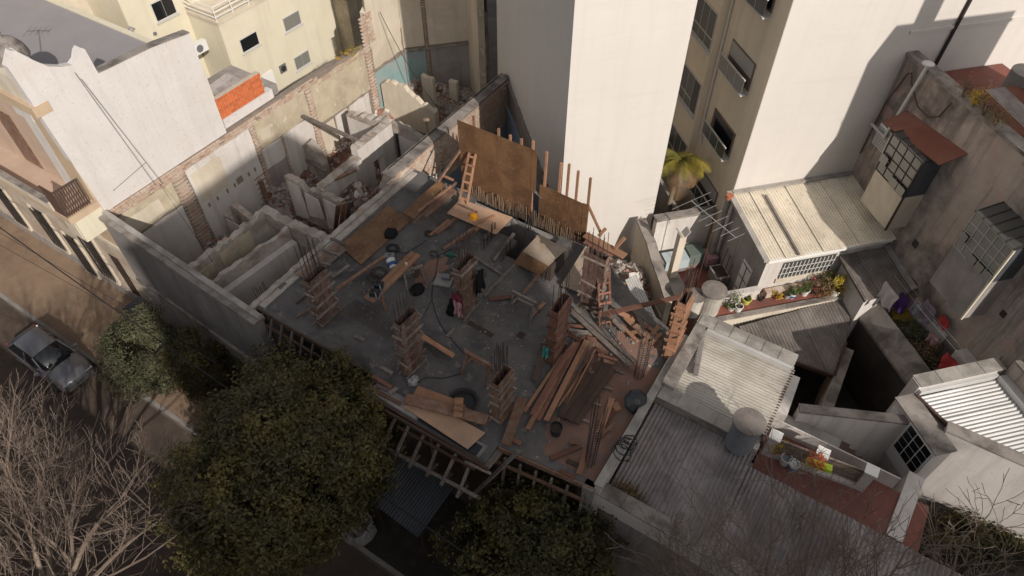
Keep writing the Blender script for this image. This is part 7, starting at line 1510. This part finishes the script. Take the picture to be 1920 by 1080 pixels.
bush('wall_weed', Vector((-24.6, 22.8, 6.9)), (.2, .9, .3), 40, 14, 'petal_yellow', 'yellow weeds on top of the party wall', 80, .06, .008, 'weed')
bush('leaf_litter', P(1295, 815, 6.45), (.1, .1, .05), 6, 6, 'leaf_dry', 'few dry leaves on the grey roof', 81, .03, .015, 'leaves') if False else None
for i, (px_, py_, rx, ry) in enumerate(((1290, 798, .75, .28), (1180, 920, .5, .35))):
    q = P(px_, py_, 6.5); rr = np.random.default_rng(i); n = 900; C = np.stack([q.x + rr.normal(size=n) * rx * .5, q.y + rr.normal(size=n) * ry * .5, 6.42 + rr.uniform(0, .05, n) + .06 * (i == 0)], 1); t = thing('leaf_litter', (q.x, q.y, 6.4), ['brown leaf litter along the parapet of the grey corrugated roof', 'brown leaf litter in the street corner of the grey corrugated roof'][i], 'leaf litter'); leaf_mesh('leaves', C, rr.normal(size=(n, 3)) + np.array([0, 0, 1.5]), .035, .018, 'leaf_dry', t, i, 'stuff')
# ------------------------------------------------------------------ laundry
lnz = 5.9; dB = (DB[0], DB[1], 0)
rk = thing('clothes_line', AB(4.5, 5.0, 5.5), 'clothes lines strung over the small garden', 'clothes line')
for i, (a0, z_) in enumerate(((4.25, 6.85), (4.6, 6.75))): build(MB().tube([AB(a0, 4.9, z_), AB(a0, 6.6, z_ - .08), AB(a0, 8.6, z_)], .006, 4), 'line', 'wire_pale', rk)
for (px_, py_, zt, w_, h_, m, lb, dv) in ((1662, 528, 6.95, .75, .85, 'cloth_white', 'big grey-white sheet hanging on the line by the vent pipe', dB), (1692, 548, 6.8, .45, .75, 'cloth_purple', 'purple cloth on the clothes line', dB), (1718, 562, 6.7, .38, .5, 'cloth_grey', 'striped grey cloth on the clothes line', dB), (1738, 560, 6.75, .6, .85, 'cloth_lilac', 'lilac striped sheet on the clothes line', dB), (1768, 588, 6.7, .42, .42, 'cloth_red', 'small red cloth on the clothes line', dB), (1748, 622, 6.0, .4, .45, 'cloth_pink', 'pink cloth hanging low over the garden', dB), (1778, 660, 6.3, .8, .75, 'cloth_red', 'large red cloth hanging next to the zinc roof', dB)):
    garment(P(px_, py_, zt), w_, h_, m, lb, px_ % 7, dv, 'laundry', 'laundry_cloth')
for o in COL.objects:
    if o.name.startswith('laundry_cloth'): o['group'] = 'laundry over the garden'
vp = thing('vent_stack', P(1600, 655, 3.0), 'tall grey vent pipe with white cap in the dark yard', 'vent pipe'); tp_ = P(1650, 555, 6.0); bs = P(1600, 655, 3.0)
xx, yy = tp_.x, tp_.y; build(MB().cyl((xx, yy, 2.6), (xx, yy, 6.0), .06, .06, 10), 'pipe', 'pvc', vp); build(MB().lathe((xx, yy, 6.0), [(.06, 0), (.15, .03), (.15, .08), (.02, .1)], 14), 'cap', 'plastic_white', vp); vp.location = vp.location
